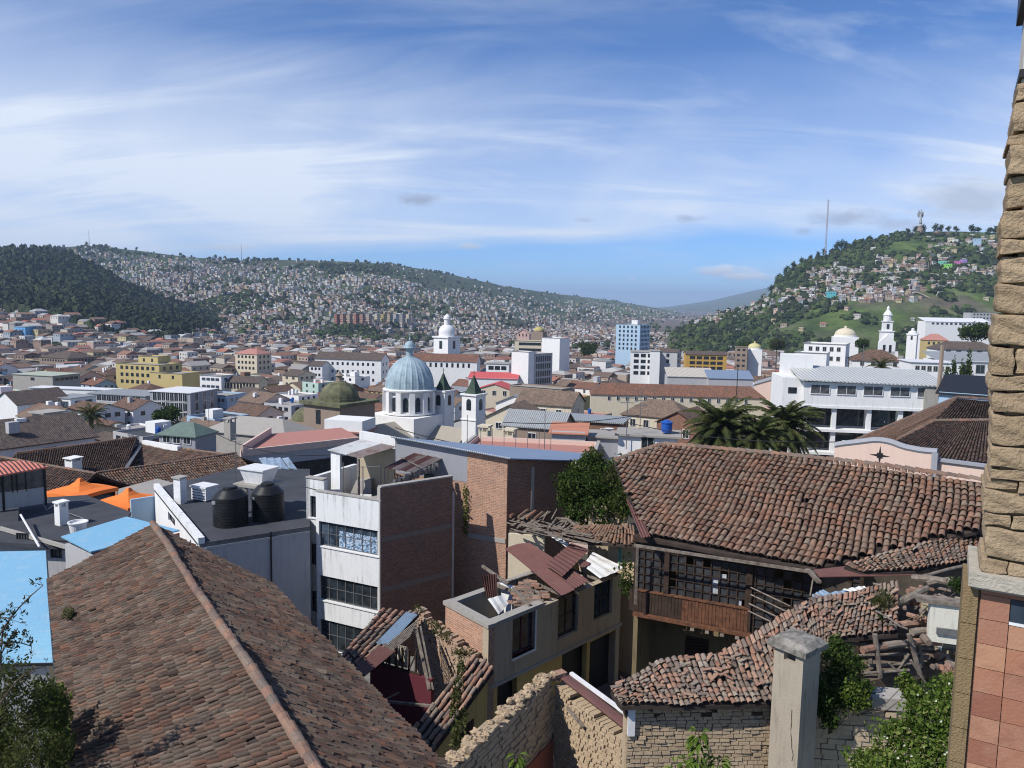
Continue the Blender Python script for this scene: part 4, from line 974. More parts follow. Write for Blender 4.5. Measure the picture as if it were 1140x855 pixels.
gw = WF(Vector(ga.P(-.4,2.4,0)), Vector(ga.P(ga.L+.5,2.4,0)))
ops = [(2.2,3.3,-18,-15.2),(4.6,5.5,-20,-16)]
m = MB(); m.walls(gw.O, gw.U, gw.N, gw.L, -21, zbot-.15, .3, ops); part('wall', m, plaster('plaster_shade_dark', (.20,.155,.085), 1., (.06,.05,.04)), Mh)  # dark wall colour stands in for the shade below the gallery
for o in ops: m = MB(); gw.box(m, o[0], o[1], .2, .25, o[2], o[3]); part('door', m, wood, Mh)
m = MB(); gw2 = WF(Vector(ga.P(-.1,.35,0)), Vector(ga.P(ga.L,.35,0))); sw = WF(Vector(ga.P(-.05,6,0)), Vector(ga.P(-.05,0,0)))
m.walls(sw.O, sw.U, sw.N, sw.L-.1, -21, -10.1, .2); bk = WF(Vector(ga.P(0,2.6,0)), Vector(ga.P(ga.L,2.6,0))); bk.box(m, 0, ga.L, 0, .2, -16, -8.9); part('inner_wall', m, plaster('plaster_shade_dark', (.2,.155,.085), 1.), Mh)
m = MB(); 
for a, b, c, d in ((836,654,880,675),(836,662,876,681),(834,672,872,690),(833,680,866,696)): m.tube([ga_ := at(a,b,Y=30.2), at(c,d,Y=28.6)], .035, 5)
solo('pole_rack', m, woodg, 'bundle of pale poles slanting across the right end of the gallery', 'poles')
m = MB(); m.beam(at(899,634,Y=28.9), at(912,648,Y=27.6), .16, .1); m.beam(at(906,640,Y=28.4), at(902,663,Y=28.2), .05); solo('loose_board', m, woodg, 'weathered board hanging from the right corner of the gallery eave', 'board')
# courtyard plants
b_ = MB(); leaves(b_, [(at(700,640,Y=38), (.7,.6,1.1)), (at(706,655,Y=38), (.8,.6,.8))], 700, .09, seed=3); solo('shrub', b_, leafd, 'dark shrub in the shaded courtyard left of the gallery', 'shrub', uv=False)
m = MB(); p = at(695,618,Y=41); wq = WF(at(688,640,Y=41.2), at(706,640,Y=41)); wq.box(m, 0, wq.L, 0, .04, at(695,628,Y=41).z, at(695,610,Y=41).z); solo('tarpaulin', m, simple('cloth_turquoise', (.08,.34,.27), .8, .3), 'torn turquoise tarpaulin against the mud wall left of the gallery', 'tarpaulin')

# ---- bush R on the brick wall
b_ = MB(); Rb = [(at(660,540,Y=46), (1.9,1.6,1.7)), (at(640,548,Y=46), (1.0,1.1,1.5)), (at(688,540,Y=45), (1.5,1.3,1.4)), (at(655,522,Y=47), (1.1,1.1,.9)), (at(672,565,Y=45), (1.4,1.2,1.1)), (at(645,572,Y=45.5), (.9,.9,1.2)), (at(700,556,Y=43), (.9,.8,.9))]
BU = thing('bush', 'large dark green bushy tree between the brick house and the big clay roof', 'tree', at(665,590,Y=45.5))
leaves(b_, Rb, 15000, .11, seed=2, shell=.55); part('crown', b_, leafd, BU, uv=False)
b_ = MB(); leaves(b_, [(at(662,512,Y=47), (.7,.7,.8)), (at(698,560,Y=43), (1.0,.6,1.0)), (at(690,530,Y=44.5), (1.2,.9,.7))], 2600, .1, seed=22, shell=.5, up=.6); part('young_shoots', b_, leafo, BU, uv=False)
m = MB(); base = at(665,600,Y=45.5)
for x, y in ((640,545),(660,535),(690,545),(655,520)): m.tube([base+Vector((0,0,-5)), base, at(x,y,Y=45.7)], [.22,.16,.05], 7)
part('trunk', m, bark, BU)
m = MB(); q = [at(655,572,Y=44.6), at(700,570,Y=44.2)]; wq = WF(*q); block_wall(m, wq.O, wq.U, wq.N, wq.L, -16, lambda u: -12.1+.35*math.sin(u*2), .5, .3, .6, 41, .06); solo('mud_wall', m, mud, 'short eroded mud wall beneath the big dark bush', 'wall')

# ---- N: low broken tile roof, centre right
top = [at(680,767,z=-10.75), at(733,735,z=-10.3), at(797,727,z=-10.2), at(833,710,z=-9.95), at(860,690,z=-9.65), at(900,667,z=-9.35), at(945,660,z=-9.2), at(1000,645,z=-9.0)]
bot = [at(692,783,z=-11.0), at(775,784,z=-11.0), at(857,781,z=-11.0), at(905,745,z=-10.7), at(920,712,z=-10.3), at(960,706,z=-10.1), at(1000,704,z=-10.0)]
Nn = thing('broken_tile_house', 'low house with a curving roof of jumbled broken tiles over a mud brick wall', 'house', at(800,850,Y=22))
m, u = MB(), MB(); tiles_loft(m, top, bot, pitch=.18, expo=.24, seed=44, sag=.07, under=u, jit=.09, lift=.035, seg=4, drop=.02, rr=.46)
g = np.random.default_rng(9); 
def patchP(a, b):
    s = a/60; t = b/16; p, _ = interp_line(top, np.clip(s,0,1)); q, _ = interp_line(bot, np.clip(s,0,1)); o = p*(1-t[:,None])+q*t[:,None]; o[:,2] += .06; return o
part('roof_underlay', u, under, Nn)
# slipped tiles lying across
P_ = []; A_ = g.random(130)*60; B_ = g.random(130)*15; pp = patchP(A_, B_)
for i in range(130):
    c = Vector(pp[i]); an = g.normal(0, .3)+.15; d = Vector((math.cos(an), math.sin(an), .0)); w = Vector((-d.y, d.x, 0)); L_ = .13; r = .06; up = Vector((0,0,.015+.02*g.random())); tl_ = g.normal(0,.05)
    vs = []
    for sgn in (-1, 1):
        for k in range(5): t = math.pi*k/4; vs.append(c+up+d*L_*sgn+w*r*math.cos(t)+Vector((0,0,r*.7*math.sin(t)+tl_*sgn)))
    m.raw(vs, [(k, k+1, 6+k, 5+k) for k in range(4)])
part('roof_tiles', m, tN, Nn, uv=False)
w2a, w2b = at(698,800,Y=bot[0].y+.3), at(857,800,Y=bot[2].y+.32); wn = WF(w2a, w2b+(w2b-w2a).normalized()*.5)
m = MB(); block_wall(m, wn.O, wn.U, wn.N, wn.L, -16.5, lambda u: -11.12, .27, .115, .5, 51, .012, .010, .006)
m2 = MB(); wn.box(m2, 0, wn.L, .12, .5, -17, -11.12); part('mud_core', m2, mud, Nn); part('mud_brick_wall', m, adobe, Nn)
m = MB(); wn.box(m, .02, .22, -.08, .1, -12.1, -11.2); part('white_post', m, metalw, Nn)
m = MB(); wn.box(m, -.05, wn.L, .02, .5, -11.6, -11.13); part('wall_plate', m, wood, Nn)
# right continuation wall
wn2 = WF(at(872,800,Y=21.15), at(1075,800,Y=20.7)); tp = lambda u: -10.95+.25*math.sin(u*1.3)-.25*u/4
MW = thing('mud_wall', 'tall eroded mud wall behind the chimney, lit by the sun, overgrown at the top', 'wall', (wn2.O.x, wn2.O.y, -17))
m = MB(); block_wall(m, wn2.O, wn2.U, wn2.N, wn2.L, -17, tp, .4, .16, .6, 61, .022, .006, 0); part('blocks', m, mud, MW)
m = MB(); wn2.box(m, 0, wn2.L, .12, .7, -17, -11.5); part('core', m, mud, MW)
m = MB(); a = wn2.uz(972,752); b = wn2.uz(1030,752); wn2.box(m, a[0], b[0], -.08, .6, -11.35, -11.0); part('concrete_coping', m, concrete, MW)
# M3: strip of tiles and maroon sheet under the big roof's right edge
St = thing('lower_roof', 'narrow strip roof of reddish tiles with a maroon sheet edge below the big clay roof', 'roof', at(1000,640,Y=27))
tp_ = [at(940,629,z=-9.3), at(1000,612,z=-9.05), at(1098,590,z=-8.9)]; bt_ = [at(960,637,z=-9.5), at(1020,634,z=-9.4), at(1100,622,z=-9.3)]
m, u = MB(), MB(); tiles_loft(m, tp_, bt_, pitch=.3, expo=.3, seed=71, sag=.04, under=u, jit=.07, seg=4, lift=.03, rr=.46); part('roof_tiles', m, tN, St, uv=False); part('roof_underlay', u, under, St)
m = MB(); m.slab([at(906,634,z=-9.5), at(912,642,z=-9.62), at(1020,640,z=-9.6), at(1030,634,z=-9.5), at(960,628,z=-9.35)], .03); part('maroon_sheet', m, shmaroon, St)
for k, (a, b, c, d, mt) in enumerate((((904,662),(916,656),(925,661),(905,667),shblue), ((917,661),(948,655),(956,660),(926,667),shblue), ((938,656),(962,652),(965,655),(948,659),shwhite))):
    m = MB(); P = [at(*q, z=-10.0+.1*k) for q in (a,b,c,d)]; sheet(m, *P, 3, .02, .008); solo('fallen_sheet', m, mt, ('pale blue sheet lying nearest the gallery corner', 'pale blue sheet wedged in the middle of the dark gap', 'bright white sheet lit in the dark gap below the strip roof')[k], 'metal sheet', 'sheets in the gap under the strip roof', uv=False)
m = MB(); sgw = WF(at(950,650,z=-9.9)+Vector((0,2.4,0)), at(1100,640,z=-9.9)+Vector((0,1.2,0))); sgw.box(m, 0, sgw.L, 0, .3, -14, -9.75); part('wall', m, simple('mud_shade_dark', (.13,.105,.08), .97, .4, 2), St)  # wall added behind the gap, its shade put into the dark colour
m = MB(); rb_ = [p+Vector((1.2,2.6,-1.6)) for p in top[1:]]; tp2 = top[1:]
for i in range(len(tp2)-1): m.slab([tp2[i], rb_[i], rb_[i+1], tp2[i+1]][::-1], .1)
part('rear_roof', m, tU[2], Nn)
# ---- P: ruined timbers right
def log(a, b, r=.06, z=(-10,-10), mat=None): return [at(*a, z=z[0]), at(*b, z=z[1])]
TF = thing('timber_frame', 'collapsed timber frame with upright posts and a slatted rail holding loose tiles', 'ruin', at(1000,755,Y=23))
for a, b, zz, r in (((925,704),(1045,706),-10.3,.07),((950,700),(1046,696),-10.1,.05),((938,716),(1040,722),-10.6,.05),((950,730),(1030,727),-10.75,.045),((950,742),(1026,738),-10.95,.045),((958,750),(1012,746),-11.05,.045)):
    m = MB(); m.tube([at(*a, z=zz), at(*b, z=zz)], r, 7); part('rail', m, woodg, TF)
for a, b in (((974,706),(980,754)),((1012,706),(1024,750)),((1020,704),(1026,742)),((1009,727),(1010,740)),((968,733),(970,744))):
    q = at(*b, z=-11.2); m = MB(); m.tube([q, at(*a, Y=q.y)], .08, 7); part('post', m, woodg, TF)
for a, b in (((1012,728),(998,748)),((990,738),(1002,752)),((1014,735),(1030,760))): m = MB(); q = at(*b, z=-11.2); m.tube([at(*a, Y=q.y), q], .04, 6); part('brace', m, woodg, TF)
m = MB()
def tile_log(m, a, b, r, z): m.tube([at(*a, z=z), (at(*a, z=z)+at(*b, z=z))/2+Vector((0,0,.02)), at(*b, z=z)], [r, r*.93, r*.86], 8)
for a, b, z in (((1017,693),(1042,692),-9.95),((1000,696),(1020,694),-9.95),((1015,704),(1030,702),-10.0),((1026,708),(1034,716),-10.15),((1010,716),(1030,713),-10.3),((985,719),(1010,716),-10.3),((960,724),(986,720),-10.3),((1030,714),(1048,716),-10.3),((1026,702),(1040,704),-10.05)): tile_log(m, a, b, .12, z)
part('loose_tiles', m, tN, TF, uv=False)
for k, (a, b, r) in enumerate((((990,676),(1032,655),.11),((1000,672),(1020,662),.12),((1032,650),(1060,645),.1),((1016,643),(1058,648),.12),((1026,642),(1082,628),.06),((990,695),(1010,700),.03),((975,680),(1002,697),.03))):
    m = MB(); m.tube([at(*a, z=-9.6), (at(*a, z=-9.6)+at(*b, z=-9.4))/2+Vector((0,0,.03)), at(*b, z=-9.4)], r, 7)
    solo('beam', m, woodg, ('long thick beam sloping beside the mossy wall', 'short thick beam under the sloping one', 'rounded log on top of the mossy wall', 'horizontal log above the sloping beams', 'long thin pole pointing up under the strip roof', 'short thin stick lying on the tiles', 'thin stick sloping over the tile rubble')[k], 'beam', 'fallen beams of the ruin')
wm = WF(at(1024,690,Y=24.4), at(1085,690,Y=23.6)); m = MB(); block_wall(m, wm.O, wm.U, wm.N, wm.L, -12.5, lambda u: -9.35-.12*math.sin(u*3), .4, .16, .5, 81, .04, .01, 0)
m2 = MB(); wm.box(m2, .1, wm.L, .14, .5, -12.5, -9.6); MM = thing('mossy_wall', 'yellow green mossy mud wall stub beside the near pillar', 'wall', (wm.O.x,wm.O.y,-12.5)); part('blocks', m, mudmoss, MM); part('core', m2, mudmoss, MM)
WW = thing('white_wall', 'stained white plaster wall with a grey board across it, left of the near pillar', 'wall', at(1060,720,Y=22.8))
wq = WF(at(1030,700,Y=22.9), at(1084,700,Y=22.5)); m = MB(); z0 = wq.uz(1050,716)[1]; z1 = wq.uz(1060,673)[1]; wq.box(m, .1, wq.L, 0, .3, z0, z1); part('wall', m, plaster('plaster_mouldy', (.62,.60,.52), 1., (.17,.18,.07), scale=2), WW)
m = MB(); wq.box(m, -.3, wq.L, -.1, .35, z1-.02, z1+.1); part('coping', m, woodg, WW); m = MB(); wq.box(m, .3, wq.L, -.09, -.03, wq.uz(1060,707)[1], wq.uz(1060,700)[1]); part('board', m, metal, WW)
m = MB(); q = at(1047,724,z=-10.9); m.beam(q, at(1045,690,Y=q.y), .07); solo('pipe', m, metalw, 'white upright pipe in front of the stained white wall', 'pipe')
# rubble of tiles at lower right
m = MB(); g = random.Random(15)
for i in range(46):
    x = 1026+g.random()*48; y = 726+g.random()*44; 
    if y > 735+(x-1026)*1.0: continue
    a = at(x, y, z=-10.9-(y-726)*.012); an = g.uniform(-.6,1.4); l = .2; d = Vector((math.cos(an), math.sin(an), g.uniform(-.4,.2)))*l
    m.tube([a-d, a+d], [.095,.08], 8)
solo('tile_rubble', m, tN, 'heap of fallen clay tiles beside the near pillar, above the flowering bush', 'rubble', uv=False)
m = MB(); g = random.Random(16)
for i in range(26): x = 1000+g.random()*70; y = 655+g.random()*35; a = at(x,y,z=-9.75); an = g.uniform(0,3); d = Vector((math.cos(an),math.sin(an),g.uniform(-.2,.2)))*.22; m.tube([a-d,a+d],[.09,.08],7)
solo('tile_rubble', m, tN, 'scattered broken tiles under the sloping beams', 'rubble', uv=False)
m = MB(); q = [at(955,672,z=-10.1), at(1060,668,z=-10.1), at(1075,735,z=-11.3), at(960,760,z=-11.5)]; m.slab([q[3], q[2], q[1], q[0]], .3); solo('earth_bank', m, simple('earth', (.17,.13,.095), .97, .5, 3, bump=.02), 'dark earth bank beneath the fallen timbers', 'bank')

# ---- O: chimney
cw = WF(at(860,760,Y=20.45), at(893,760,Y=19.75))
O_ = thing('chimney', 'big grey rendered chimney with a thick rough cap in front of the broken roof', 'chimney', (cw.O.x, cw.O.y, -17))
m = MB(); L = cw.L; dp = .85
hz0, hz1 = cw.uz(874,735)[1], cw.uz(874,725)[1]
m.walls(cw.O, cw.U, cw.N, L, -17, hz1+.06, .2, [(L*.34, L*.74, hz0, hz1)]); cw.box(m, 0, L, .21, dp, -17, hz0-.2)
cw.box(m, 0, .15, .2, dp, hz0-.2, hz1+.06); cw.box(m, L-.15, L, .2, dp, hz0-.2, hz1+.06); part('stack', m, plaster('render_grey', (.36,.315,.25), 1., (.15,.125,.10), scale=2.2), O_)
m = MB(); zz = hz1+.062; a = .14
P4 = [cw.P(-a,-a,zz), cw.P(L+a,-a,zz), cw.P(L+a,dp+a,zz+.02), cw.P(-a,dp+a,zz+.02)]; n = 7
vs = []; fs = []
g = random.Random(3)
for j in range(n+1):
    for i in range(n+1):
        s, t = i/n, j/n; p = (Vector(P4[0])*(1-s)+Vector(P4[1])*s)*(1-t)+(Vector(P4[3])*(1-s)+Vector(P4[2])*s)*t; ed = min(s,1-s,t,1-t); vs.append((p.x+g.gauss(0,.008),p.y+g.gauss(0,.008),zz+.16+min(ed*1.0,.16)+g.gauss(0,.012)))
for j in range(n):
    for i in range(n): fs.append((j*(n+1)+i, j*(n+1)+i+1, (j+1)*(n+1)+i+1, (j+1)*(n+1)+i))
m.raw(vs, fs); m.hexa(P4, [(p[0],p[1],zz+.165) for p in P4]); part('cap', m, simple('rough_cement', (.30,.28,.25), .95, .6, 5, bump=.03, dark=(.10,.095,.08)), O_)
m = MB(); g = random.Random(4); pts = []; u_ = L*.72; z_ = hz0-1.3
for i in range(9): pts.append(Vector(cw.P(u_, -.003, z_))); z_ -= .18; u_ += g.gauss(0, .035)
m.tube(pts, .012, 4); part('crack', m, wood, O_)

# ---- L: mud brick walls, bottom centre
la, lb, lc = at(515,848,z=-12), at(617,753,z=-12), at(695,803,z=-12)
wL = WF(la-(lb-la)*.3, lb); wR = WF(lb, lc)
m = MB(); tpl = lambda u: -12+.06*math.sin(u*6)+.05*math.sin(u*11); block_wall(m, wL.O, wL.U, wL.N, wL.L, -18, tpl, .34, .13, .45, 91, .02)
m2 = MB(); wL.box(m2, 0, wL.L, .08, .42, -18, -12.08); LW = thing('mud_brick_wall', 'shaded mud brick wall with a crumbling top running toward the maroon ridge sheet', 'wall', (wL.O.x,wL.O.y,-18)); part('blocks', m, adobe, LW); part('core', m2, mud, LW)
m = MB(); g = random.Random(8)
for i in range(70): uu = g.random()*wL.L; p = wL.P(uu, .02+.4*g.random(), -11.97+.06*g.random()); ball(m, p, (.1+.07*g.random(),.1,.06+.04*g.random()), i, 6, 4, .3)
part('crumbled_top', m, adobe, LW)
m = MB(); wL.box(m, wL.L*.45, wL.L-.05, -.06, .06, -18, -14.1); part('red_plaster', m, plaster('plaster_red', (.26,.09,.06), .8, (.1,.05,.04)), LW)
RW = thing('mud_brick_wall', 'sunlit mud brick wall under a curved maroon sheet coping, bottom centre', 'wall', (wR.O.x,wR.O.y,-18))
m = MB(); block_wall(m, wR.O, wR.U, wR.N, wR.L+.05, -15.4, lambda u: -12.25-.12*u, .21, .12, .45, 92, .018, .022, .03); m2 = MB(); wR.box(m2, 0, wR.L, .06, .42, -18, -12.65); part('blocks', m, adobe, RW); part('core', m2, mud, RW)
m = MB(); wR.box(m, -.05, wR.L*.7, -.03, .1, -18, -15.35+.0); part('plaster', m, yellow, RW); m = MB(); wR.box(m, .2, wR.L*.45, -.035, .1, -16.1, -15.6); part('pink_patch', m, pinkp, RW)
m = MB(); vs = []; n = 10; Lr = wR.L
for s in (0.12, Lr+.15):
    for k in range(n+1):
        t = math.pi*(.02+.62*k/n); vs.append(wR.P(s, .30-.42*math.cos(math.pi-t)-.0, -12.28-.10*s+.30*math.sin(t)))
m.raw(vs, [(k, k+1, n+2+k, n+1+k) for k in range(n)]); m.raw([ (v[0],v[1],v[2]-.01) for v in vs], [(n+1+k, n+2+k, k+1, k) for k in range(n)]); part('ridge_sheet', m, shmaroon, RW)
m = MB(); m.beam(wR.P(.1,.62,-12.02), wR.P(Lr,.62,-12.25), .12, .08); part('white_edge', m, metalw, RW)
m = MB(); m.beam(wR.P(.75,-.05,-12.7), wR.P(1.6,-.1,-12.95), .1, .04); part('board', m, woodg, RW)
p = at(620,752,z=-11.95); m = MB()
for i in range(4): m.box((p.x+.05*i-.1, p.y+.1, -12.1+.06*i), (.5,.3,.055), .2*i)
solo('loose_tiles', m, tN, 'small stack of flat tiles where the two mud brick walls meet', 'tiles')

# ---- Q: near pillar, right edge
ang = R(30); QU = Vector((math.cos(ang), -math.sin(ang), 0)); QN = Vector((-math.sin(ang), -math.cos(ang), 0))
def qx(px, py, Y=4.0): return at(px, py, Y=Y)
qb = qx(1095, 600); Qo = Vector((qb.x, qb.y, 0))
Q = thing('pillar_wall', 'near wall of worn golden mud bricks above a ledge and terracotta tiles, right edge', 'wall', (Qo.x, Qo.y, -3))
zl = qx(1094, 636).z; ztp = qx(1128, 92).z; m = MB(); z = zl+.0; g = random.Random(21); k = 0
while z < ztp-.03:
    h = min(g.choice([.06,.08,.10,.12,.15,.17]), ztp-z); sh = g.uniform(-.02,.018) - (z-zl)*.016; u_ = sh
    while u_ < .75:
        w = g.uniform(.16,.30) if k % 2 else g.uniform(.08,.2); rock_block(m, Qo, QU, QN, u_, u_+w-.004, g.uniform(-.02,.02), .45, z+.004, z+h-.006, seed=g.randrange(9999), res=16, rnd=.065, amp=.0055); u_ += w
    z += h; k += 1
part('mud_bricks', m, adobeQ, Q, smooth_=True)
m = MB(); m.wedge(Qo, QU, QN, .05, .9, .05, .4, zl, ztp); part('mortar_core', m, adobeQ, Q)
m = MB(); m.wedge(Qo, QU, QN, .0, .9, .0, .45, ztp, ztp+.9); part('white_plaster', m, plaster('plaster_pillar', (.55,.52,.46), .6), Q)
m = MB(); m.wedge(Qo, QU, QN, -.015, .5, -.03, .47, ztp+.02, ztp+.06); m.wedge(Qo, QU, QN, -.03, .5, -.03, .47, ztp+.42, ztp+1.2); part('dark_trim', m, metald, Q)
zq = zl; m = MB(); m.wedge(Qo, QU, QN, -.055, .9, -.07, .5, zq-.07, zq); m.wedge(Qo, QU, QN, -.035, .9, -.05, .48, zq-.085, zq-.07); part('ledge', m, plaster('ledge_stone', (.42,.385,.32), .8, (.16,.15,.12), scale=4), Q)
# terracotta facing
tz0 = zq-.09; m = MB(); tw = .137; zr = tz0-.035; r_ = 0; win = (.205, .5, -1.64, -1.5)
tcol = MB(); sd = MB()
while zr > -3.3:
    for c in range(5):
        a = .008+c*tw
        if c >= 1 and r_ == 0: 
            tcol.wedge(Qo, QU, QN, a+.002, a+tw-.003, g.uniform(0,.004), .05, zr-tw+.003, zr) if False else None
        z0_, z1_ = zr-tw+.004, zr
        if c >= 1 and r_ == 0: continue
        tcol.wedge(Qo, QU, QN, a+.002, a+tw-.002, g.uniform(0,.003), .05, z0_, z1_)
    zr -= tw; r_ += 1
terr_m = NT('terracotta'); gi = terr_m.add('NewGeometry'); ob = terr_m.coord('Object'); cc = terr_m.ramp(gi.outputs['Random Per Island'], [(0,(.25,.105,.07)),(.35,(.36,.165,.10)),(.7,(.30,.15,.105)),(1,(.43,.23,.14))])
cc = terr_m.mix(terr_m.mr(terr_m.noise(ob, 9, 6, .7), .5, .8, 0, .3), cc, (.40,.29,.21)); cc = terr_m.mix(terr_m.mr(terr_m.noise(ob, 5, 5, .6, 1.), .5, .75, 0, .6), cc, (.20,.08,.055))
terr_m.bump(terr_m.noise(ob, 60, 4), .003); terr_m = terr_m.out(cc, .75)
part('facing_tiles', tcol, terr_m, Q)
m = MB(); m.wedge(Qo, QU, QN, .0, .9, .012, .46, -3.4, tz0); part('facing_bed', m, plaster('grout', (.16,.11,.08), .6, scale=6), Q)
m = MB(); m.wedge(Qo, QU, QN, .008, .9, .006, .05, tz0-.033, tz0-.002); part('facing_strip', m, terr_m, Q)
m = MB(); z_ = tz0-.01
while z_ > -3.3: m.wedge(Qo, QU, QN, -.075, -.002, -.006, .45, z_-.195, z_); z_ -= .2
part('mossy_edge', m, plaster('edge_mossy', (.24,.17,.09), 1., (.07,.075,.03), scale=7), Q)
W_ = WF(Qo, Qo+QU); wz1 = tz0-.035; m = MB(); m.wedge(Qo, QU, QN, .008+tw+.003, .7, .004, .02, wz1-tw+.012, wz1-.004); wn_ = part('window', m, paneb, Q)
m = MB(); m.wedge(Qo, QU, QN, .008+tw, .7, -.004, .03, wz1-tw-.002, wz1-tw+.012); part('sill', m, metalw, wn_)

# ---- vegetation near
def bush(name, label, blobs, n, size, mat, seed, cat='bush', flowers=0, up=.4, shell=.45, asp=.5):
    base = min(blobs, key=lambda b: b[0][2])[0]; t = thing(name, label, cat, (base[0], base[1], base[2]-1))
    b = MB(); leaves(b, blobs, n, size, seed=seed, up=up, shell=shell, asp=asp); part('leaves', b, mat, t, uv=False)
    m = MB(); bb = Vector(base)+Vector((0,0,-1))
    for c, r in blobs: m.tube([bb+Vector((0,.1,.5)), (bb+Vector(c))/2+Vector((.1,0,.1)), Vector(c)], [.018,.014,.008], 5)
    part('stems', m, bark, t)
    if flowers:
        g = random.Random(seed); f = MB()
        for i in range(flowers):
            c, r = g.choice(blobs); d = Vector((g.uniform(-.8,.8), -g.random(), g.random())).normalized(); p = Vector(c)+Vector((d.x*r[0], d.y*r[1], d.z*r[2])); 
            for k in range(5): a = k*1.256; f.poly([p, p+Vector((math.cos(a)*.03, -.01, math.sin(a)*.03)), p+Vector((math.cos(a+.5)*.035,-.015, math.sin(a+.5)*.035)), p+Vector((math.cos(a+1)*.03,-.01,math.sin(a+1)*.03))])
        part('flower', f, flower, t)
bush('flowering_bush', 'leafy bush with small cream flowers against the mud wall, bottom right', [(at(x,y,Y=Y), r) for x,y,Y,r in ((1040,800,18,(.75,.5,.6)),(1010,820,18,(.8,.5,.5)),(1055,770,18.5,(.5,.4,.5)),(975,850,18,(.7,.5,.4)),(1050,845,17.5,(.8,.5,.6)),(1005,860,17,(.9,.5,.5)),(1020,775,19,(.3,.3,.35)))], 9000, .06, leafl, 101, flowers=26)
bush('creeper', 'dark green creeper hanging over the mud wall right of the big chimney', [(at(x,y,Y=Y), r) for x,y,Y,r in ((930,725,21.,(.45,.3,.4)),(945,740,20.9,(.45,.3,.45)),(925,760,20.9,(.35,.3,.5)),(940,775,20.7,(.4,.3,.5)),(960,765,20.7,(.3,.25,.3)),(915,780,20.6,(.3,.3,.6)),(925,800,20.6,(.22,.2,.35)))], 5200, .055, leafd, 102, 'climbing plant', up=-.2)
bush('creeper', 'bright green fern like creeper spilling over the mud wall coping', [(at(x,y,Y=Y), r) for x,y,Y,r in ((945,770,20.5,(.35,.25,.3)),(955,780,20.5,(.35,.2,.3)),(1008,760,20.4,(.25,.2,.3)),(1015,770,20.3,(.3,.2,.3)))], 2200, .05, leafl, 103, 'climbing plant')
bush('weed', 'tuft of grass and weeds on the broken tile roof beside the sloping beams', [(at(x,y,Y=Y), r) for x,y,Y,r in ((985,668,24,(.35,.3,.35)),(976,672,24,(.3,.3,.3)))], 800, .07, leafo, 104, 'plant', up=1.5, asp=.15)
bush('weed', 'small weeds sprouting on the mossy wall stub near the pillar', [(at(1062,650,Y=23.5), (.2,.2,.2)), (at(1070,655,Y=23.4), (.2,.2,.2)), (at(980,690,Y=23.6), (.15,.2,.2))], 500, .05, leafd, 105, 'plant')
bush('bush', 'olive green bush with thin twigs in the bottom left corner', [(at(x,y,Y=Y), r) for x,y,Y,r in ((20,800,17,(.9,.8,.7)),(55,790,17.5,(.5,.5,.6)),(5,760,17,(.6,.6,.6)),(35,850,16,(.9,.7,.7)),(60,840,16.5,(.4,.4,.5)),(-20,830,16.5,(.7,.7,.9)),(45,765,18,(.35,.3,.3)),(15,830,18.5,(1.1,.6,.9)),(-5,850,18.5,(1.0,.6,1.0)))], 12500, .055, leafo, 106, asp=.35)
bush('bush', 'brighter green bush beside the gutter of the nearest tiled roof, bottom left', [(at(58,782,Y=19), (.45,.4,.5)), (at(62,800,Y=18.5), (.35,.4,.5)), (at(66,830,Y=17.8), (.35,.4,.5))], 2500, .06, leafl, 107)
t = thing('sapling', 'thin bare branched sapling with dark leaves in front of the blue corrugated roof', 'tree', at(-20,850,Y=14.5)); m = MB(); b_ = MB(); g = random.Random(30); bl = []
for sx, sy, ex, ey in ((-30,760,48,652),(-20,790,20,700),(-30,740,35,720),(-10,800,50,742),(-20,720,12,690),(0,745,5,700)):
    pts = [at(sx+(ex-sx)*s, sy+(ey-sy)*s-14*math.sin(s*3.1), Y=15+.5*g.random()) for s in np.linspace(0,1,7)]
    m.tube(pts, [.025*(1-.8*i/6)+.004 for i in range(7)], 5)
    for p in pts[2:]:
        for k in range(2): q = p+Vector((g.gauss(0,.12),g.gauss(0,.12),g.gauss(0,.12))); m.tube([p,q],[.006,.003],4); bl.append((q,(.10,.10,.10)))
part('branch', m, bark, t); leaves(b_, bl, 620, .045, seed=5, up=0, shell=.2, asp=.4); part('leaves', b_, leafm('leaf_purple_dark', [(0,(.035,.04,.022)),(.5,(.07,.06,.04)),(1,(.11,.10,.06))]), t, uv=False)
def broadleaf(px, py, Y, h, n, seed, label):
    c = at(px, py, Y=Y); t = thing('leafy_plant', label, 'plant', tuple(c-Vector((0,0,h+.6)))); m = MB(); l = MB(); g = random.Random(seed)
    m.tube([c-Vector((0,0,h+.6)), c-Vector((0,0,h*.3)), c], [.02,.015,.008], 5)
    for i in range(n):
        s = g.random()**.7; p = c-Vector((0,0,h*(1-s))); a = g.random()*6.28; L = .13+.12*g.random(); dr = Vector((math.cos(a), math.sin(a), g.uniform(-.7,.35))).normalized(); w = dr.cross(Vector((0,0,1))).normalized()*L*.22
        p0 = p+dr*.06; p1 = p0+dr*L*.5+w; p2 = p0+dr*L+Vector((0,0,-L*.45)); p3 = p0+dr*L*.5-w; mid = p0+dr*L*.5+Vector((0,0,-.01))
        l.poly([p0,p1,p2,mid]); l.poly([p0,mid,p2,p3])
    part('stems', m, bark, t); part('leaves', l, leafl, t, uv=False)
broadleaf(778, 812, 13, .8, 70, 1, 'broad leaved plant in front of the mud brick wall, nearest the chimney base side'); broadleaf(765, 845, 13, .5, 45, 2, 'low leafy shoot left of the broad leaved plant'); broadleaf(800, 842, 13, .5, 50, 3, 'low leafy shoot right of the broad leaved plant'); broadleaf(752, 852, 12.5, .3, 25, 6, 'leaf tip at the bottom edge below the mud brick wall')
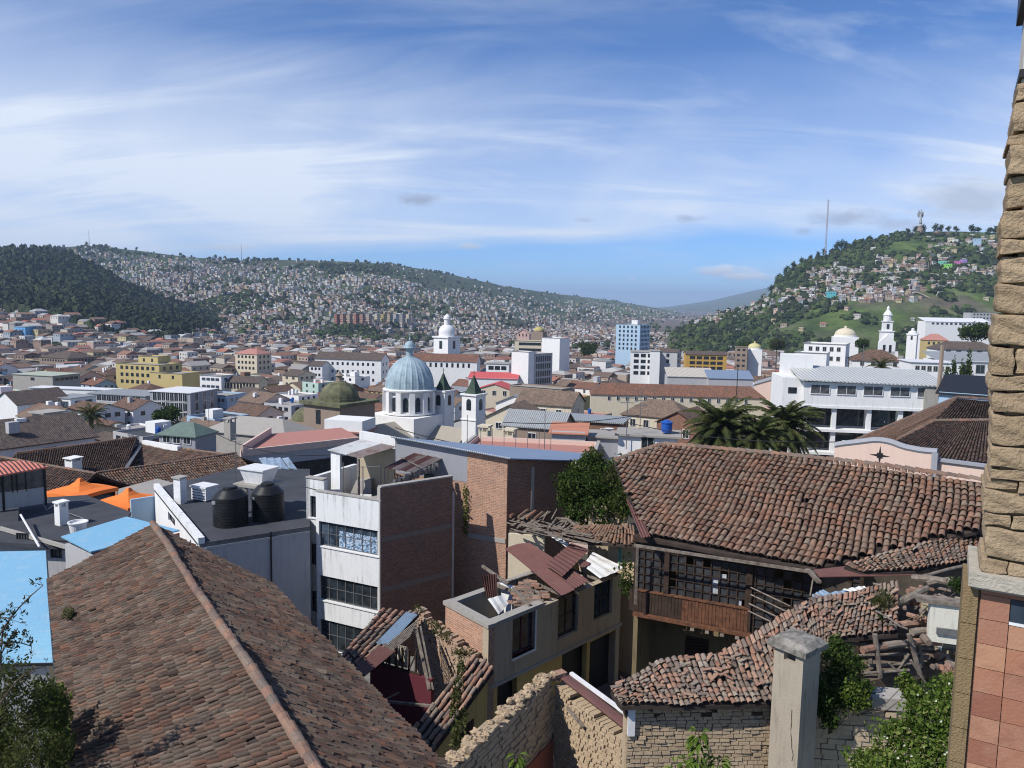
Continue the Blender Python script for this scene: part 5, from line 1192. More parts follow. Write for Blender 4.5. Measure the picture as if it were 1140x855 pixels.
broadleaf(576, 838, 15, .35, 34, 4, 'small weed growing from the shaded mud brick wall'); broadleaf(818, 858, 12.8, .3, 24, 5, 'weed tip at the foot of the chimney')
# ================================================================== the town
GY = R(-32)
LANDM = []
KEEP = []   # footprints of the named buildings: (x, y, radius)
def lm(name, px, py): LANDM.append((name, px, py))
def hip_or_gable(rtype, w, d, h, rh, o, mb, wallmb=None):
    x, y = w/2+o, d/2+o; zo = h-.12
    if rtype == 'hip':
        if w >= d: a = w/2-d/2*.85; r = [(-a,0,h+rh),(a,0,h+rh)]; F = [[(-x,-y,zo),(x,-y,zo),r[1],r[0]],[(x,y,zo),(-x,y,zo),r[0],r[1]],[(-x,y,zo),(-x,-y,zo),r[0]],[(x,-y,zo),(x,y,zo),r[1]]]
        else: a = d/2-w/2*.85; r = [(0,-a,h+rh),(0,a,h+rh)]; F = [[(-x,y,zo),(-x,-y,zo),r[0],r[1]],[(x,-y,zo),(x,y,zo),r[1],r[0]],[(-x,-y,zo),(x,-y,zo),r[0]],[(x,y,zo),(-x,y,zo),r[1]]]
        for f in F: mb.slab(f, .14)
    elif rtype == 'gablex':
        mb.slab([(-x,-y,zo),(x,-y,zo),(x,0,h+rh),(-x,0,h+rh)], .14); mb.slab([(x,y,zo),(-x,y,zo),(-x,0,h+rh),(x,0,h+rh)], .14)
        if wallmb: 
            for s in (-1, 1): wallmb.raw([(s*w/2,-d/2,h),(s*w/2,d/2,h),(s*w/2,0,h+rh-.18),(s*(w/2-.2),-d/2,h),(s*(w/2-.2),d/2,h),(s*(w/2-.2),0,h+rh-.18)], [(0,1,2),(3,5,4),(0,2,5,3),(1,4,5,2)])
    elif rtype == 'gabley':
        mb.slab([(-x,-y,zo),(0,-y,h+rh),(0,y,h+rh),(-x,y,zo)][::-1], .14); mb.slab([(x,-y,zo),(x,y,zo),(0,y,h+rh),(0,-y,h+rh)], .14)
        if wallmb:
            for s in (-1, 1): wallmb.raw([(-w/2,s*d/2,h),(w/2,s*d/2,h),(0,s*d/2,h+rh-.18),(-w/2,s*(d/2-.2),h),(w/2,s*(d/2-.2),h),(0,s*(d/2-.2),h+rh-.18)], [(0,1,2),(3,5,4),(0,2,5,3),(1,4,5,2)])
    elif rtype == 'shed': mb.slab([(-x,-y,zo),(x,-y,zo),(x,y,h+rh),(-x,y,h+rh)], .12)
    elif rtype == 'flat': mb.slab([(-w/2+.2,-d/2+.2,h-.45),(w/2-.2,-d/2+.2,h-.45),(w/2-.2,d/2-.2,h-.45),(-w/2+.2,d/2-.2,h-.45)], .2)
    elif rtype == 'cap': mb.slab([(-x,-y,h+.12),(x,-y,h+.12),(x,y,h+.12),(-x,y,h+.12)], .2)
WCACHE = {}
def wmesh(w, h, mat):
    k = (round(w,2), round(h,2), mat.name)
    if k not in WCACHE:
        m = MB(); m.box((0,0,h/2), (w,.12,h)); me = mesh_of(m, 'window'); me.materials.append(mat); WCACHE[k] = me
    return WCACHE[k]
FCACHE = {}
def fmesh(w, h, mat):
    k = (round(w,2), round(h,2), mat.name)
    if k not in FCACHE:
        m = MB(); t = .09
        for x in (-w/2-t/2, w/2+t/2): m.box((x,0,h/2), (t,.2,h+2*t))
        m.box((0,0,-t/2), (w,.24,t)); m.box((0,0,h+t/2), (w,.2,t)); m.box((0,-.02,h/2), (.05,.14,h)); me = mesh_of(m, 'frame'); me.materials.append(mat); FCACHE[k] = me
    return FCACHE[k]
KEEP += [(-24,168,16), (-6,162,11), (-16,150,12)]
def put_windows(t, face, W, D, zs, n, ww, wh, mat, frame=None, name='window', margin=.08, proud=0.0):
    L = W if face in 'fb' else D
    for z in zs:
        for i in range(n):
            s = -L/2+L*(margin+(1-2*margin)*((i+.5)/n)); o = bpy.data.objects.new(name, wmesh(ww, wh, mat)); C.objects.link(o); o.parent = t
            if face == 'f': o.location = (s, -D/2-proud, z)
            elif face == 'r': o.location = (W/2+proud, s, z); o.rotation_euler = (0,0,math.pi/2)
            elif face == 'l': o.location = (-W/2-proud, s, z); o.rotation_euler = (0,0,math.pi/2)
            if frame: f = bpy.data.objects.new('frame', fmesh(ww, wh, frame)); C.objects.link(f); f.parent = o
def bld(label, px, ytop, Y, w, d, yaw, wall, rtype='flat', roof=None, rh=2., win=(0,0,0), wsz=(1.1,1.5), fh=3.1, wmat=None, frame=None, cat='building', name='building', group=None, o=.35, band=None, z0=None, first=1.0, keep=True, label_side=None, sidemat=None):
    p = at(px, ytop, Y=Y); zg = tz(p.x, p.y)-1.5 if z0 is None else z0; h = p.z-zg; yaw = R(yaw)
    t = thing(name, label, cat, (p.x, p.y, zg), yaw, group); m = MB(); r = MB()
    if rtype == 'flat':
        for a, b, c, e in ((0,-d/2+.12,w,.24),(0,d/2-.12,w,.24),(-w/2+.12,0,.24,d-.48),(w/2-.12,0,.24,d-.48)): m.box((a,b,h-.3), (c,e,.62))
        m.box((0,0,(h-.6)/2), (w,d,h-.61)); hip_or_gable('flat', w, d, h, 0, 0, r)
    else: m.box((0,0,h/2), (w,d,h)); hip_or_gable(rtype, w, d, h, rh, o, r, m)
    part('wall', m, wall, t, local=True)
    part('roof', r, roof or roofconc, t, local=True)
    if Y < 300 and frame is None and wsz[0] < 2.8: frame = metalw if wall is not white else concrete
    if rtype == 'flat' and h > 5: cm = MB(); [cm.box(b_, s_) for b_, s_ in (((0,-d/2-.08,h+.06),(w+.4,.35,.14)), ((w/2+.08,0,h+.06),(.35,d+.1,.14)), ((-w/2-.08,0,h+.06),(.35,d+.1,.14)))]; part('cornice', cm, concrete, t, local=True)
    rows, nf, ns = win; zs = [h-first-wsz[1]-k*fh for k in range(rows)]
    if nf: put_windows(t, 'f', w, d, zs, nf, wsz[0], wsz[1], wmat or paneg, frame)
    if ns: put_windows(t, 'r' if px < 900 else 'l', w, d, zs, ns, wsz[0], wsz[1], wmat or paneg, frame)
    if band:
        b = MB()
        for z in zs: b.box((0,-d/2-.06,z-.55), (w+.1,.22,.9))
        part('floor_band', b, band, t, local=True)
    if keep: KEEP.append((p.x, p.y, max(w, d)*.52+3))
    return t, h
# ---- F: tiled houses of the middle distance, left
def tiled_block(label, ridge, eaves, wallm, pitch=.25, seed=0, wallz=None):
    """ridge [a,b]; eaves list of polylines, one per side (near, far)"""
    a, b = ridge; t = thing('tiled_house', label, 'house', (a.x, a.y, min(a.z, b.z)-8)); u = MB()
    for k, e in enumerate(eaves):
        m = MB(); tiles_loft(m, [a, b], e, pitch=pitch, expo=.38, seed=seed+k, sag=.05, under=u, jit=.03, lift=.04, seg=4); part('roof_tiles', m, tF, t, uv=False)
    part('roof_underlay', u, under, t)
    m = MB(); ridge_caps(m, [a+Vector((0,0,.05)), (a+b)/2, b+Vector((0,0,.05))], .16, .5, seed); part('ridge', m, ridgem, t)
    q = [eaves[0][0], eaves[0][-1]]+([eaves[1][-1], eaves[1][0]] if len(eaves) > 1 else [b, a]); c = sum(q, Vector())/len(q); q = [p+(c-p)*.06 for p in q]
    m = MB(); zt_ = min(p.z for p in q)-.2; m.prism([(p.x,p.y) for p in q], tz(c.x,c.y)-1.5, zt_); part('wall', m, wallm, t)
    return t
def side(a, b, dist, drop, sg):
    d = (b-a); d.z = 0; d.normalize(); n = Vector((d.y, -d.x, 0))*sg; return [a+n*dist-Vector((0,0,drop)), b+n*dist-Vector((0,0,drop))]
a, b = at(108,527,Y=66), at(263,505,Y=77); tiled_block('long brown tiled roof running behind the orange tents toward the tank roof', [a,b], [side(a,b,5.2,2.4,1), side(a,b,5,2.4,-1)], cream, seed=200)
a, b = at(-30,504,Y=66), at(107,528,Y=62); tiled_block('brown tiled roof behind the salmon red pavilion, sloping down to the right', [a,b], [side(a,b,4.5,2.2,1), side(a,b,4.5,2.2,-1)], cream, seed=210)
a, b = at(18,505,Y=82), at(153,487,Y=92); tiled_block('wide dark brown tiled roof with a small chimney on it, above the orange tents', [a,b], [[at(14,535,Y=72), at(140,521,Y=80)], side(a,b,6,2.6,-1)], white, seed=220)
a, b = at(158,493,Y=92), at(262,508,Y=80); tiled_block('dark tiled wing with a white ridge, between the two long brown roofs', [a,b], [side(a,b,4.5,2,1), side(a,b,4.5,2,-1)], cream, seed=230)
p = at(82,523,Y=77); chimney(p.x, p.y, p.z-.4, at(82,509,Y=77).z, 1.1, 'small square grey chimney on the wide dark brown roof', white, -.4)
m = MB(); m.beam(at(140,522,Y=79), at(158,494,Y=92), .35, .12); solo('valley_gutter', m, metal, 'pale metal valley gutter between two dark brown roofs', 'gutter')
m = MB(); m.beam(at(160,496,Y=91.5)+Vector((0,0,.3)), at(200,505,Y=86)+Vector((0,0,.5)), .5, .7); solo('ridge_wall', m, white, 'white ridge wall stepping along the dark tiled wing', 'wall')
for (px, py, Y, s, l) in ((28,487,118,2.2,'grey block chimney left of the bell niche tower'),(17,490,100,2.0,'dark block chimney at the far left behind the brown roofs'),(256,472,112,1.6,'pale chimney in front of the red roof terrace, left end'),(540,482,92,1.6,'cream square chimney tower beside the church, nearer left'),(568,486,84,1.5,'cream square chimney tower on the pink terrace')):
    p = at(px, py, Y=Y); chimney(p.x, p.y, p.z-2.4, p.z+s*.6, s*.75, l, cream if 'cream' in l else concrete, -.4)
# ---- G2: red roof terrace
q = [at(268,498,Y=98), at(403,487,Y=108), at(425,462,Y=150), at(296,484,Y=125)]
T2 = thing('terrace_building', 'broad low building with a dusty red painted roof terrace and grey front, centre left', 'building', (q[0].x, q[0].y, tz(q[0].x,q[0].y)-1.5)); KEEP.append((-30,118,15)); KEEP.append((-20,118,10)); zq_ = -18.8
q = [at(268,504,z=zq_), at(404,489,z=zq_), at(380,476,z=zq_), at(300,483,z=zq_)]
m = MB(); m.prism([(p.x,p.y) for p in q], -33, zq_-.3); part('wall', m, greyp, T2)
m = MB(); m.prism([(p.x,p.y) for p in q], zq_-.29, zq_); part('roof', m, redroof, T2)
m = MB(); w1 = WF(q[0], q[1]); w1.box(m, 0, w1.L, -.1, .2, zq_-.5, zq_+.35); w2 = WF(q[3], q[0]); w2.box(m, 0, w2.L, 0, .3, zq_, zq_+.9); part('parapet', m, pinkp, T2)
m = MB(); w1.box(m, 1., w1.L-1, .0-.05, .03, zq_-4.2, zq_-2); part('window_band', m, paneg, T2)
lm('the red roof terrace', 345, 480)
bld('small white rooftop room with a salmon roof on the red terrace', 390, 478, 122, 6.5, 5, -14, white, 'cap', redroof, 0, (1,1,0), (1.6,.7), first=.4, z0=zq_, name='rooftop_room', cat='rooftop room', keep=False)
bld('grey concrete hip roofed block left of the stone dome', 290, 478, 135, 17, 9, -20, concrete, 'hip', roofconc, 2.2, keep=True)
# ---- W: stone church dome
def arc_prof(r, h, n=10, z0=0, e=1.0): return [(max(.02, r*math.cos(t)**e), z0+h*math.sin(t)) for t in np.linspace(0, math.pi/2*.97, n)]
p = at(378,447,Y=178); zg = tz(p.x,p.y)-1; KEEP.append((p.x,p.y,13)); Wt = thing('domed_chapel', 'brown stone church block with a mossy green ribbed dome and small lantern', 'church', (p.x,p.y,zg), GY)
hb = p.z-zg; m = MB(); m.box((0,0,hb/2-.2), (11.5,11.5,hb-.4)); part('wall', m, stone, Wt, local=True)
m = MB(); m.box((0,0,hb), (13,13,.7)); part('cornice', m, domegreen, Wt, local=True)
m = MB(); m.lathe((0,0,hb+.35), [(4.5,0),(4.5,.6)]+arc_prof(4.3,3.9,10,.6), 32, rib=lambda k,z: 1.035 if k % 4 == 0 else 1); part('dome', m, domegreen, Wt, local=True)
m = MB(); m.lathe((0,0,hb+4.7), [(1.0,0),(1.0,.2),(.7,.3),(.7,1.3),(1.05,1.4),(.5,1.9),(.1,2.6)], 8); part('lantern', m, stone, Wt, local=True)
m = MB(); m.box((-6.2,-3,hb-3), (.15,1.4,3.6)); m.box((-1,-5.8,hb-3), (1.4,.15,3.2)); part('window', m, paneg, Wt, local=True)
m = MB(); m.lathe((-9,-1,hb-5.2), arc_prof(4.2,3.4,8), 24); part('side_dome', m, domegreen, Wt, local=True); m = MB(); m.box((-8,-1,(hb-5)/2), (10,9,hb-5)); part('aisle', m, stone, Wt, local=True)
lm('the mossy green dome', 378, 440)
# ---- V: blue domed church
p = at(456,459,Y=198); zg = tz(p.x,p.y)-1.5; hb = p.z-zg; KEEP.append((p.x,p.y,15)); KEEP.append((p.x+7,p.y-10,12)); KEEP.append((p.x+14,p.y+2,10))
Vc = thing('domed_church', 'white church with a large pale blue ribbed dome on an arcaded drum', 'church', (p.x,p.y,zg), GY)
m = MB(); m.box((0,0,hb/2-.1), (15.5,15.5,hb-.2)); part('crossing', m, white, Vc, local=True)
dr = 6.35; dh = 6.4; m = MB(); 
m.lathe((0,0,hb), [(dr*1.09,0),(dr*1.09,.5),(dr*.93,.55),(dr*.93,dh-.7)], 48)
for k in range(12):
    a = 2*math.pi*(k+.5)/12; m.box((dr*math.cos(a),dr*math.sin(a),hb+dh*.46), (1.1,1.35,dh*.86), a)
m.lathe((0,0,hb+dh-.75), [(dr*1.0,0),(dr*1.08,.2),(dr*1.1,.6),(dr*1.0,.85)], 48); part('drum', m, white, Vc, local=True)
for k in range(12):
    a = 2*math.pi*k/12; m = MB(); r_ = dr*.955; c_, s_ = math.cos(a), math.sin(a)
    pts = [(-.62,.9),(.62,.9),(.62,3.7)]+[(.62*math.cos(t), 3.7+.8*math.sin(t)) for t in np.linspace(.2,2.94,6)]+[(-.62,3.7)]
    F = [(r_*c_-s_*x, r_*s_+c_*x, hb+z) for x, z in pts]; B_ = [(x-c_*.5, y-s_*.5, z) for x, y, z in F]; n_ = len(F)
    m.raw(F+B_, [tuple(range(n_)), tuple(range(2*n_-1,n_-1,-1))]+[((i+1) % n_, i, n_+i, n_+(i+1) % n_) for i in range(n_)]); w_ = part('window', m, paneg, Vc, local=True)
m = MB(); m.lathe((0,0,hb+dh+.1), [(dr*1.0,0)]+arc_prof(dr*.98,8.0,14,.1), 96, rib=lambda k,z: 1.02 if k % 4 == 0 else .995); part('dome', m, copper, Vc, local=True)
m = MB(); zl_ = hb+dh+8.0; m.lathe((0,0,zl_), [(1.3,-.3),(1.3,.2),(.95,.3),(.95,2.3),(1.9,2.4),(1.8,2.7)], 16); m.lathe((0,0,zl_+2.7), arc_prof(1.4,1.5,6)+[(.25,1.6),(.3,2.0),(.05,2.4)], 16); m.box((0,0,zl_+5.7), (.12,.12,1.5)); m.box((0,0,zl_+5.9), (.8,.12,.12),.5); part('lantern', m, copper, Vc, local=True)
for (ox, oy, w_, d_, hh, ry) in ((1.5,-12,13,11,-1.5,'gabley'),(-11.5,-2,9,12,-2.,'gablex'),(12,2,11,11,-3,'gablex')):
    m = MB(); r = MB(); tmp = MB(); hip_or_gable(ry, w_, d_, hb+hh-3.4, 3.6, .3, r, tmp)
    for mm in (r, tmp): mm.v = [(x+ox,y+oy,z) for x,y,z in mm.v]
    tmp.box((ox,oy,(hb+hh-3.4)/2), (w_,d_,hb+hh-3.4)); part('nave', tmp, white, Vc, local=True); part('nave_roof', r, plaster('roof_tan_grey', (.33,.30,.25), .5), Vc, local=True)
lm('the blue domed church', 456, 430)
def spire(px, pyb, pyt, Y, w, label, hs=4.6, cap=None, wall=None, group=None, yaw=GY, onion=False):
    p = at(px, pyt, Y=Y); zg = tz(p.x,p.y)-1.5; hb = p.z-zg; t = thing('bell_tower', label, 'tower', (p.x,p.y,zg), yaw, group); KEEP.append((p.x,p.y,w+3))
    m = MB(); m.box((0,0,hb/2), (w,w,hb-.1)); m.box((0,0,hb-.15), (w*1.16,w*1.16,.4)); m.box((0,0,hb-w*1.5), (w*1.1,w*1.1,.3))
    part('shaft', m, wall or white, t, local=True)
    for f in ((0,-w/2-.04,0),(w/2+.04,0,1),(-w/2-.04,0,1)):
        m = MB(); s = w*.17; a, b = f[0], f[1]; 
        pts = [(-s,-w*.95),(s,-w*.95)]+[(s*math.cos(q), -w*.45+s*math.sin(q)) for q in np.linspace(0,math.pi,7)]
        F = [((x, b, hb+z) if not f[2] else (a, x, hb+z)) for x, z in pts]; B_ = [((x, b+.15, z) if not f[2] else (q_-math.copysign(.15,a), x, z)) for (q_, x, z) in [(v[0], v[1] if f[2] else v[0], v[2]) for v in F]]
        n_ = len(F); m.raw(F+B_, [tuple(range(n_)), tuple(range(2*n_-1,n_-1,-1))]+[((i+1) % n_, i, n_+i, n_+(i+1) % n_) for i in range(n_)]); part('belfry_opening', m, paneg, t, local=True)
    m = MB()
    if onion: m.lathe((0,0,hb), [(w*.5,0),(w*.52,w*.15),(w*.42,w*.2)]+arc_prof(w*.42,w*.5,8,w*.2)+[(w*.14,w*.72),(w*.14,w*.95),(w*.18,w*1.0)]+arc_prof(w*.17,w*.2,5,w*1.0)+[(.05,w*1.4)], 20)
    else: m.lathe((0,0,hb), [(w*.58,0),(w*.5,.35),(w*.33,hs*.35),(.06,hs)], 4, rot=math.pi/4); m.box((0,0,hb+hs+.5), (.1,.1,1.2)); m.box((0,0,hb+hs+.6), (.6,.1,.1))
    part('spire', m, cap or greenst, t, local=True); return t
spire(493.5,470,434,200,4.1,'white bell tower with dark green spire, nearer the blue dome',4.6); spire(527.5,480,438,188,4.2,'white bell tower with dark green spire, farther right of the blue dome',4.6)
# ---- other landmarks
def dome_tower(px, y0, y1, Y, w, label, wall, capm):
    p = at(px, y1, Y=Y); zg = tz(p.x,p.y)-1.5; hb = p.z-zg; t = thing('bell_tower', label, 'tower', (p.x,p.y,zg), R(-35)); KEEP.append((p.x,p.y,w*.7+4)); k = (at(px,y0,Y=Y).z-p.z)
    m = MB(); m.box((0,0,hb/2), (w,w,hb)); m.box((0,0,hb), (w*1.12,w*1.12,.8)); part('shaft', m, wall, t, local=True)
    for f, n in (('f',1),('r',1)): put_windows(t, f, w, w, [hb-w*.62], n, w*.2, w*.42, paneg)
    m = MB(); m.lathe((0,0,hb+.4), [(w*.44,0),(w*.44,k*.18)]+[(w*.44*math.cos(t_)**.9+.02, k*.18+k*.34*math.sin(t_)) for t_ in np.linspace(0,1.25,7)]+[(w*.16,k*.55),(w*.16,k*.72),(w*.2,k*.76),(w*.17,k*.86),(.06,k)], 24); part('dome', m, capm, t, local=True); return t
dome_tower(497.5,350,375,420,10.2,'stout white bell tower with a white onion dome behind the blue domed church', white, metalw); lm('the white onion domed tower', 497, 370)
bld('long white convent with rows of small dark windows under a brown tile roof', 392, 399, 400, 36, 12, -10, white, 'gablex', tU[1], 3.2, (3,11,2), (1.1,1.5), 4.0, first=1.6); lm('the long white convent', 392, 405)
bld('white wing with dark roof at the left end of the long convent', 356, 406, 392, 7, 10, -10, white, 'gablex', tU[1], 2, (2,3,0), (1.1,1.3))
bld('cream four storey building with a maroon roof and two window rows', 282, 393, 430, 15, 12, -22, cream, 'hip', redroof, 2.5, (3,5,3), (1.3,1.5)); lm('the maroon roofed cream building', 285, 398)
bld('ochre yellow office block with setback terraces, left of centre', 166, 404, 345, 24, 14, -18, ochre, 'flat', roofconc, 0, (3,7,3), (1.5,1.5)); lm('the ochre yellow office block', 170, 410)
bld('ochre yellow lower wing of blank walls right of the office block', 196, 414, 338, 17, 12, -18, ochre, 'flat', roofconc, 0, (1,2,0))
bld('ochre yellow top floor room set back on the office block', 172, 396, 352, 11, 8, -18, ochre, 'flat', roofconc, 0, (1,2,0))
bld('long dark glass office building with grey floor bands and flat roof', 146, 437, 262, 23, 14, -14, greyd, 'cap', roofmetal, 0, (4,10,4), (1.9,1.9), 3.3, band=greyp, first=.3); lm('the dark glass office building', 165, 450)
bld('dark mirrored office block with a light metal roof, right of the grey banded one', 205, 434, 250, 15, 14, -14, greyd, 'cap', metalw, 0, (4,8,3), (1.6,2.6), 3.1, first=.2)
bld('pale blue and white stepped block left of the dark glass offices', 80, 441, 235, 9.5, 9, -20, white, 'cap', roofmetal, 0, (3,3,2), (2.2,1.7), wmat=paneb)
bld('white gabled hall with one round eye in its end wall, far left', 36, 446, 228, 11, 16, -25, white, 'gabley', tU[1], 3.4, (0,0,0)); lm('the white gabled hall', 36, 445)
bld('grey block with a pale green flat roof, far left', 52, 416, 325, 21, 14, -16, concrete, 'cap', plaster('roof_pale_green', (.38,.42,.34), .3), 0, (1,1,5), (2,1.2))
bld('large brown hotel like block with small windows and dark roof, far left', 76, 397, 470, 24, 20, -22, stone, 'hip', tU[1], 3.5, (3,9,7), (1.2,1.3))
bld('long white roofed hall behind the pale stepped block', 85, 432, 290, 34, 6, -8, white, 'cap', metalw, 0)
bld('white apartment block with banded windows right of the dark offices', 243, 417, 330, 11, 10, -18, white, 'flat', None, 0, (3,4,2), (1.8,1.2), wmat=paneb)
bld('pale blue office block with dark windows right of the mirrored offices', 250, 438, 262, 10, 10, -18, bluep, 'flat', None, 0, (3,5,3), (1.3,1.3))
bld('long cream building with an arcade of tall openings under a dark roof', 268, 424, 330, 20, 9, -5, cream, 'gablex', tU[1], 2.2, (1,12,0), (.9,2.4), first=.5)
bld('pale blue tower block with pairs of windows and a grey side, beyond the town centre', 705, 361, 600, 20, 19, -33, bluep, 'flat', None, 0, (6,5,6), (1.5,1.9), 3.3); lm('the pale blue tower block', 705, 370)
bld('small white lift room on top of the pale blue tower block', 708, 356, 606, 5, 5, -33, metalw, 'flat', None, 0, keep=False)
bld('concrete tower block with one blank white face and one dark gridded face', 596, 393, 325, 9, 12, -42, greyp, 'flat', None, 0, (7,0,7), (.9,2.3), 3.1); lm('the concrete tower block', 596, 405)
bld('blank white lift tower against the concrete tower block', 583, 391, 318, 8, 6, -30, white, 'flat', None, 0, keep=False)
bld('white balconied block left of the concrete tower', 556, 404, 335, 10, 9, -10, white, 'cap', roofconc, 0, (4,3,1), (2.3,1.7), 3.0)
bld('pale yellow institute with long dark window bands, behind the concrete tower', 591, 379, 455, 18, 12, -6, cream, 'flat', None, 0, (4,1,0), (13,1.6), 3.4)
bld('tall blank white slab beside the pale yellow institute', 619, 376, 450, 12, 12, -33, white, 'flat', None, 0)
bld('white four storey apartment house with deep balconies, right of the blue tower', 716, 391, 415, 13, 13, -8, white, 'cap', roofconc, 0, (4,3,0), (2.6,1.9), 3.1); lm('the white balconied apartments', 718, 398)
bld('white blank stair wing of the balconied apartments', 729, 390, 410, 5, 12, -8, white, 'cap', roofconc, 0, (0,0,0), keep=False)
bld('grey block with two dark windows right of the balconied apartments', 746, 391, 412, 10, 9, -25, greyp, 'gablex', tU[1], 1.4, (2,1,2), (1.6,2))
bld('ochre and orange galleried hostel with red framed balconies', 785, 394, 425, 22, 10, -6, plaster('plaster_golden', (.50,.31,.08), .5), 'gablex', tU[1], 1.6, (4,5,0), (2.9,1.7), 2.8); lm('the ochre galleried hostel', 785, 400)
bld('dark red brick stair tower beside the ochre hostel', 826, 386, 425, 6.5, 8, -20, stone, 'flat', None, 0, (5,2,2), (1.5,1.1), 2.9)
bld('hall with a corrugated beige roof in front of the hostel', 767, 418, 322, 19, 9, -4, greyp, 'shed', rusty('sheet_beige', (.48,.44,.38), (.35,.3,.26), .3, .6, 0, .5), 3., (0,0,0))
bld('hall with a blue grey metal roof beside the beige roofed hall', 811, 420, 318, 18, 9, -4, greyp, 'shed', roofbluegrey, 2.6, (0,0,0)); lm('the blue grey metal roof', 811, 418)
bld('low pinkish hall with a pale roof right of the blue grey roofed hall', 858, 427, 280, 11, 12, -20, pinkp, 'gabley', roofmetal, 2.)
bld('very long low house with an orange brown tile roof crossing the centre right', 752, 439, 262, 58, 9, -4, cream, 'hip', tU[2], 3.4, (1,16,0), (1,1.4), first=.7); lm('the very long tiled house', 752, 440)
bld('white building with red sheet roof left of the concrete tower', 554, 432, 285, 14, 11, -12, cream, 'gabley', plaster('roof_bright_red', (.50,.10,.10), .25), 2.2, (1,3,0), (1.3,1.7), first=.4); lm('the bright red roof', 555, 420)
bld('second hall with a bright red sheet roof, behind the first red roofed one', 550, 420, 315, 20, 8, -5, white, 'shed', plaster('roof_bright_red', (.50,.10,.10), .25), 1.8)
bld('long stone hall with scalloped parapet below the concrete tower', 602, 430, 262, 20, 8, -30, stone, 'flat', None, 0, (2,0,6), (1,1.6))
bld('long church nave, brown tile roof and white side wall, below the onion domed tower', 497, 401, 400, 34, 12, -6, white, 'gablex', tU[2], 3.4, (1,10,0), (1.1,2.2), first=1.0)
bld('pink baroque church gable rising behind the pale yellow institute', 583, 371, 480, 8, 6, -10, plaster('plaster_rose', (.56,.38,.33), .3), 'gabley', plaster('plaster_rose', (.56,.38,.33), .3), 2.6, (1,3,0), (.7,1.6), first=.2)
# right side
def U_building():
    p = at(962,424,Y=104); zg = tz(p.x,p.y)-1.5; t = thing('office_building', 'white modern building with ribbed metal roof, deep loggias and ribbon windows beside the palms', 'building', (p.x,p.y,zg), R(-8)); KEEP.append((p.x,p.y,17)); KEEP.append((p.x-9,p.y,10)); h = p.z-zg; W, Dp = 17.3, 8
    m = MB(); m.box((0,0,h-1.55), (W,Dp,3.1)); m.box((-.3,1.2,(h-3.1)/2), (W-.8,Dp-2.4,h-3.1)); part('wall', m, white, t, local=True)
    m = MB(); m.slab([(-W/2-.7,-Dp/2-.6,h+.35),(W/2+.4,-Dp/2-.6,h+.05),(W/2+.4,Dp/2,h+1.4),(-W/2-.7,Dp/2,h+1.7)], .15); part('roof', m, rusty('sheet_pale_metal', (.50,.51,.49), (.36,.33,.3), .35, .5, .1, .5), t, local=True)
    put_windows(t, 'f', W, Dp, [h-1.5], 5, 2.3, 1.15, panel_, metalw, margin=.02)
    m = MB()
    for z in (h-3.25, h-6.4, h-9.5): m.box((0,-.2,z), (W,Dp-.2,.35))
    part('floor_slab', m, white, t, local=True)
    m = MB()
    for x in (-8.3,-4.6,-.2,3.7,5.6,8.3): m.box((x,-Dp/2+.5,(h-3.4)/2), (.55,.5,h-3.4))
    part('column', m, white, t, local=True)
    put_windows(t, 'f', W-1, Dp-4.4, [h-5.9, h-9.0, h-12.1], 4, 3.2, 2.3, paneg, metald, margin=.01)
    m = MB(); m.box((1.7,-Dp/2+.1,h-1.9-3.1), (0.1,.1,.1)); m.box((7.2,-Dp/2-.1,h-2.6), (1.9,.5,4.6)); part('service_shaft', m, concrete, t, local=True)
    m = MB(); m.box((-2.2,-Dp/2-1.2,h-9.3), (2.6,2.0,3.4)); part('stair_box', m, white, t, local=True)
    # left wing
    m = MB(); m.box((-9.9,1.2,h/2+.2), (2.5,Dp,h+.4)); m.box((-8.2,3.6,h+.9), (3.9,3,4.6)); part('wing', m, white, t, local=True)
    put_windows(t, 'f', 6, Dp, [], 1, 1, 1, paneg)
    for z in (h-1.7, h-5.8, h-8.9, h-12): 
        o = bpy.data.objects.new('window', wmesh(1.7 if z < h-2 else 1.1, 1.5 if z < h-2 else .8, paneg)); C.objects.link(o); o.parent = t; o.location = (-9.9, 1.2-Dp/2, z)
U_building(); lm('the white modern building', 955, 450)
p = at(1002,484,Y=88)
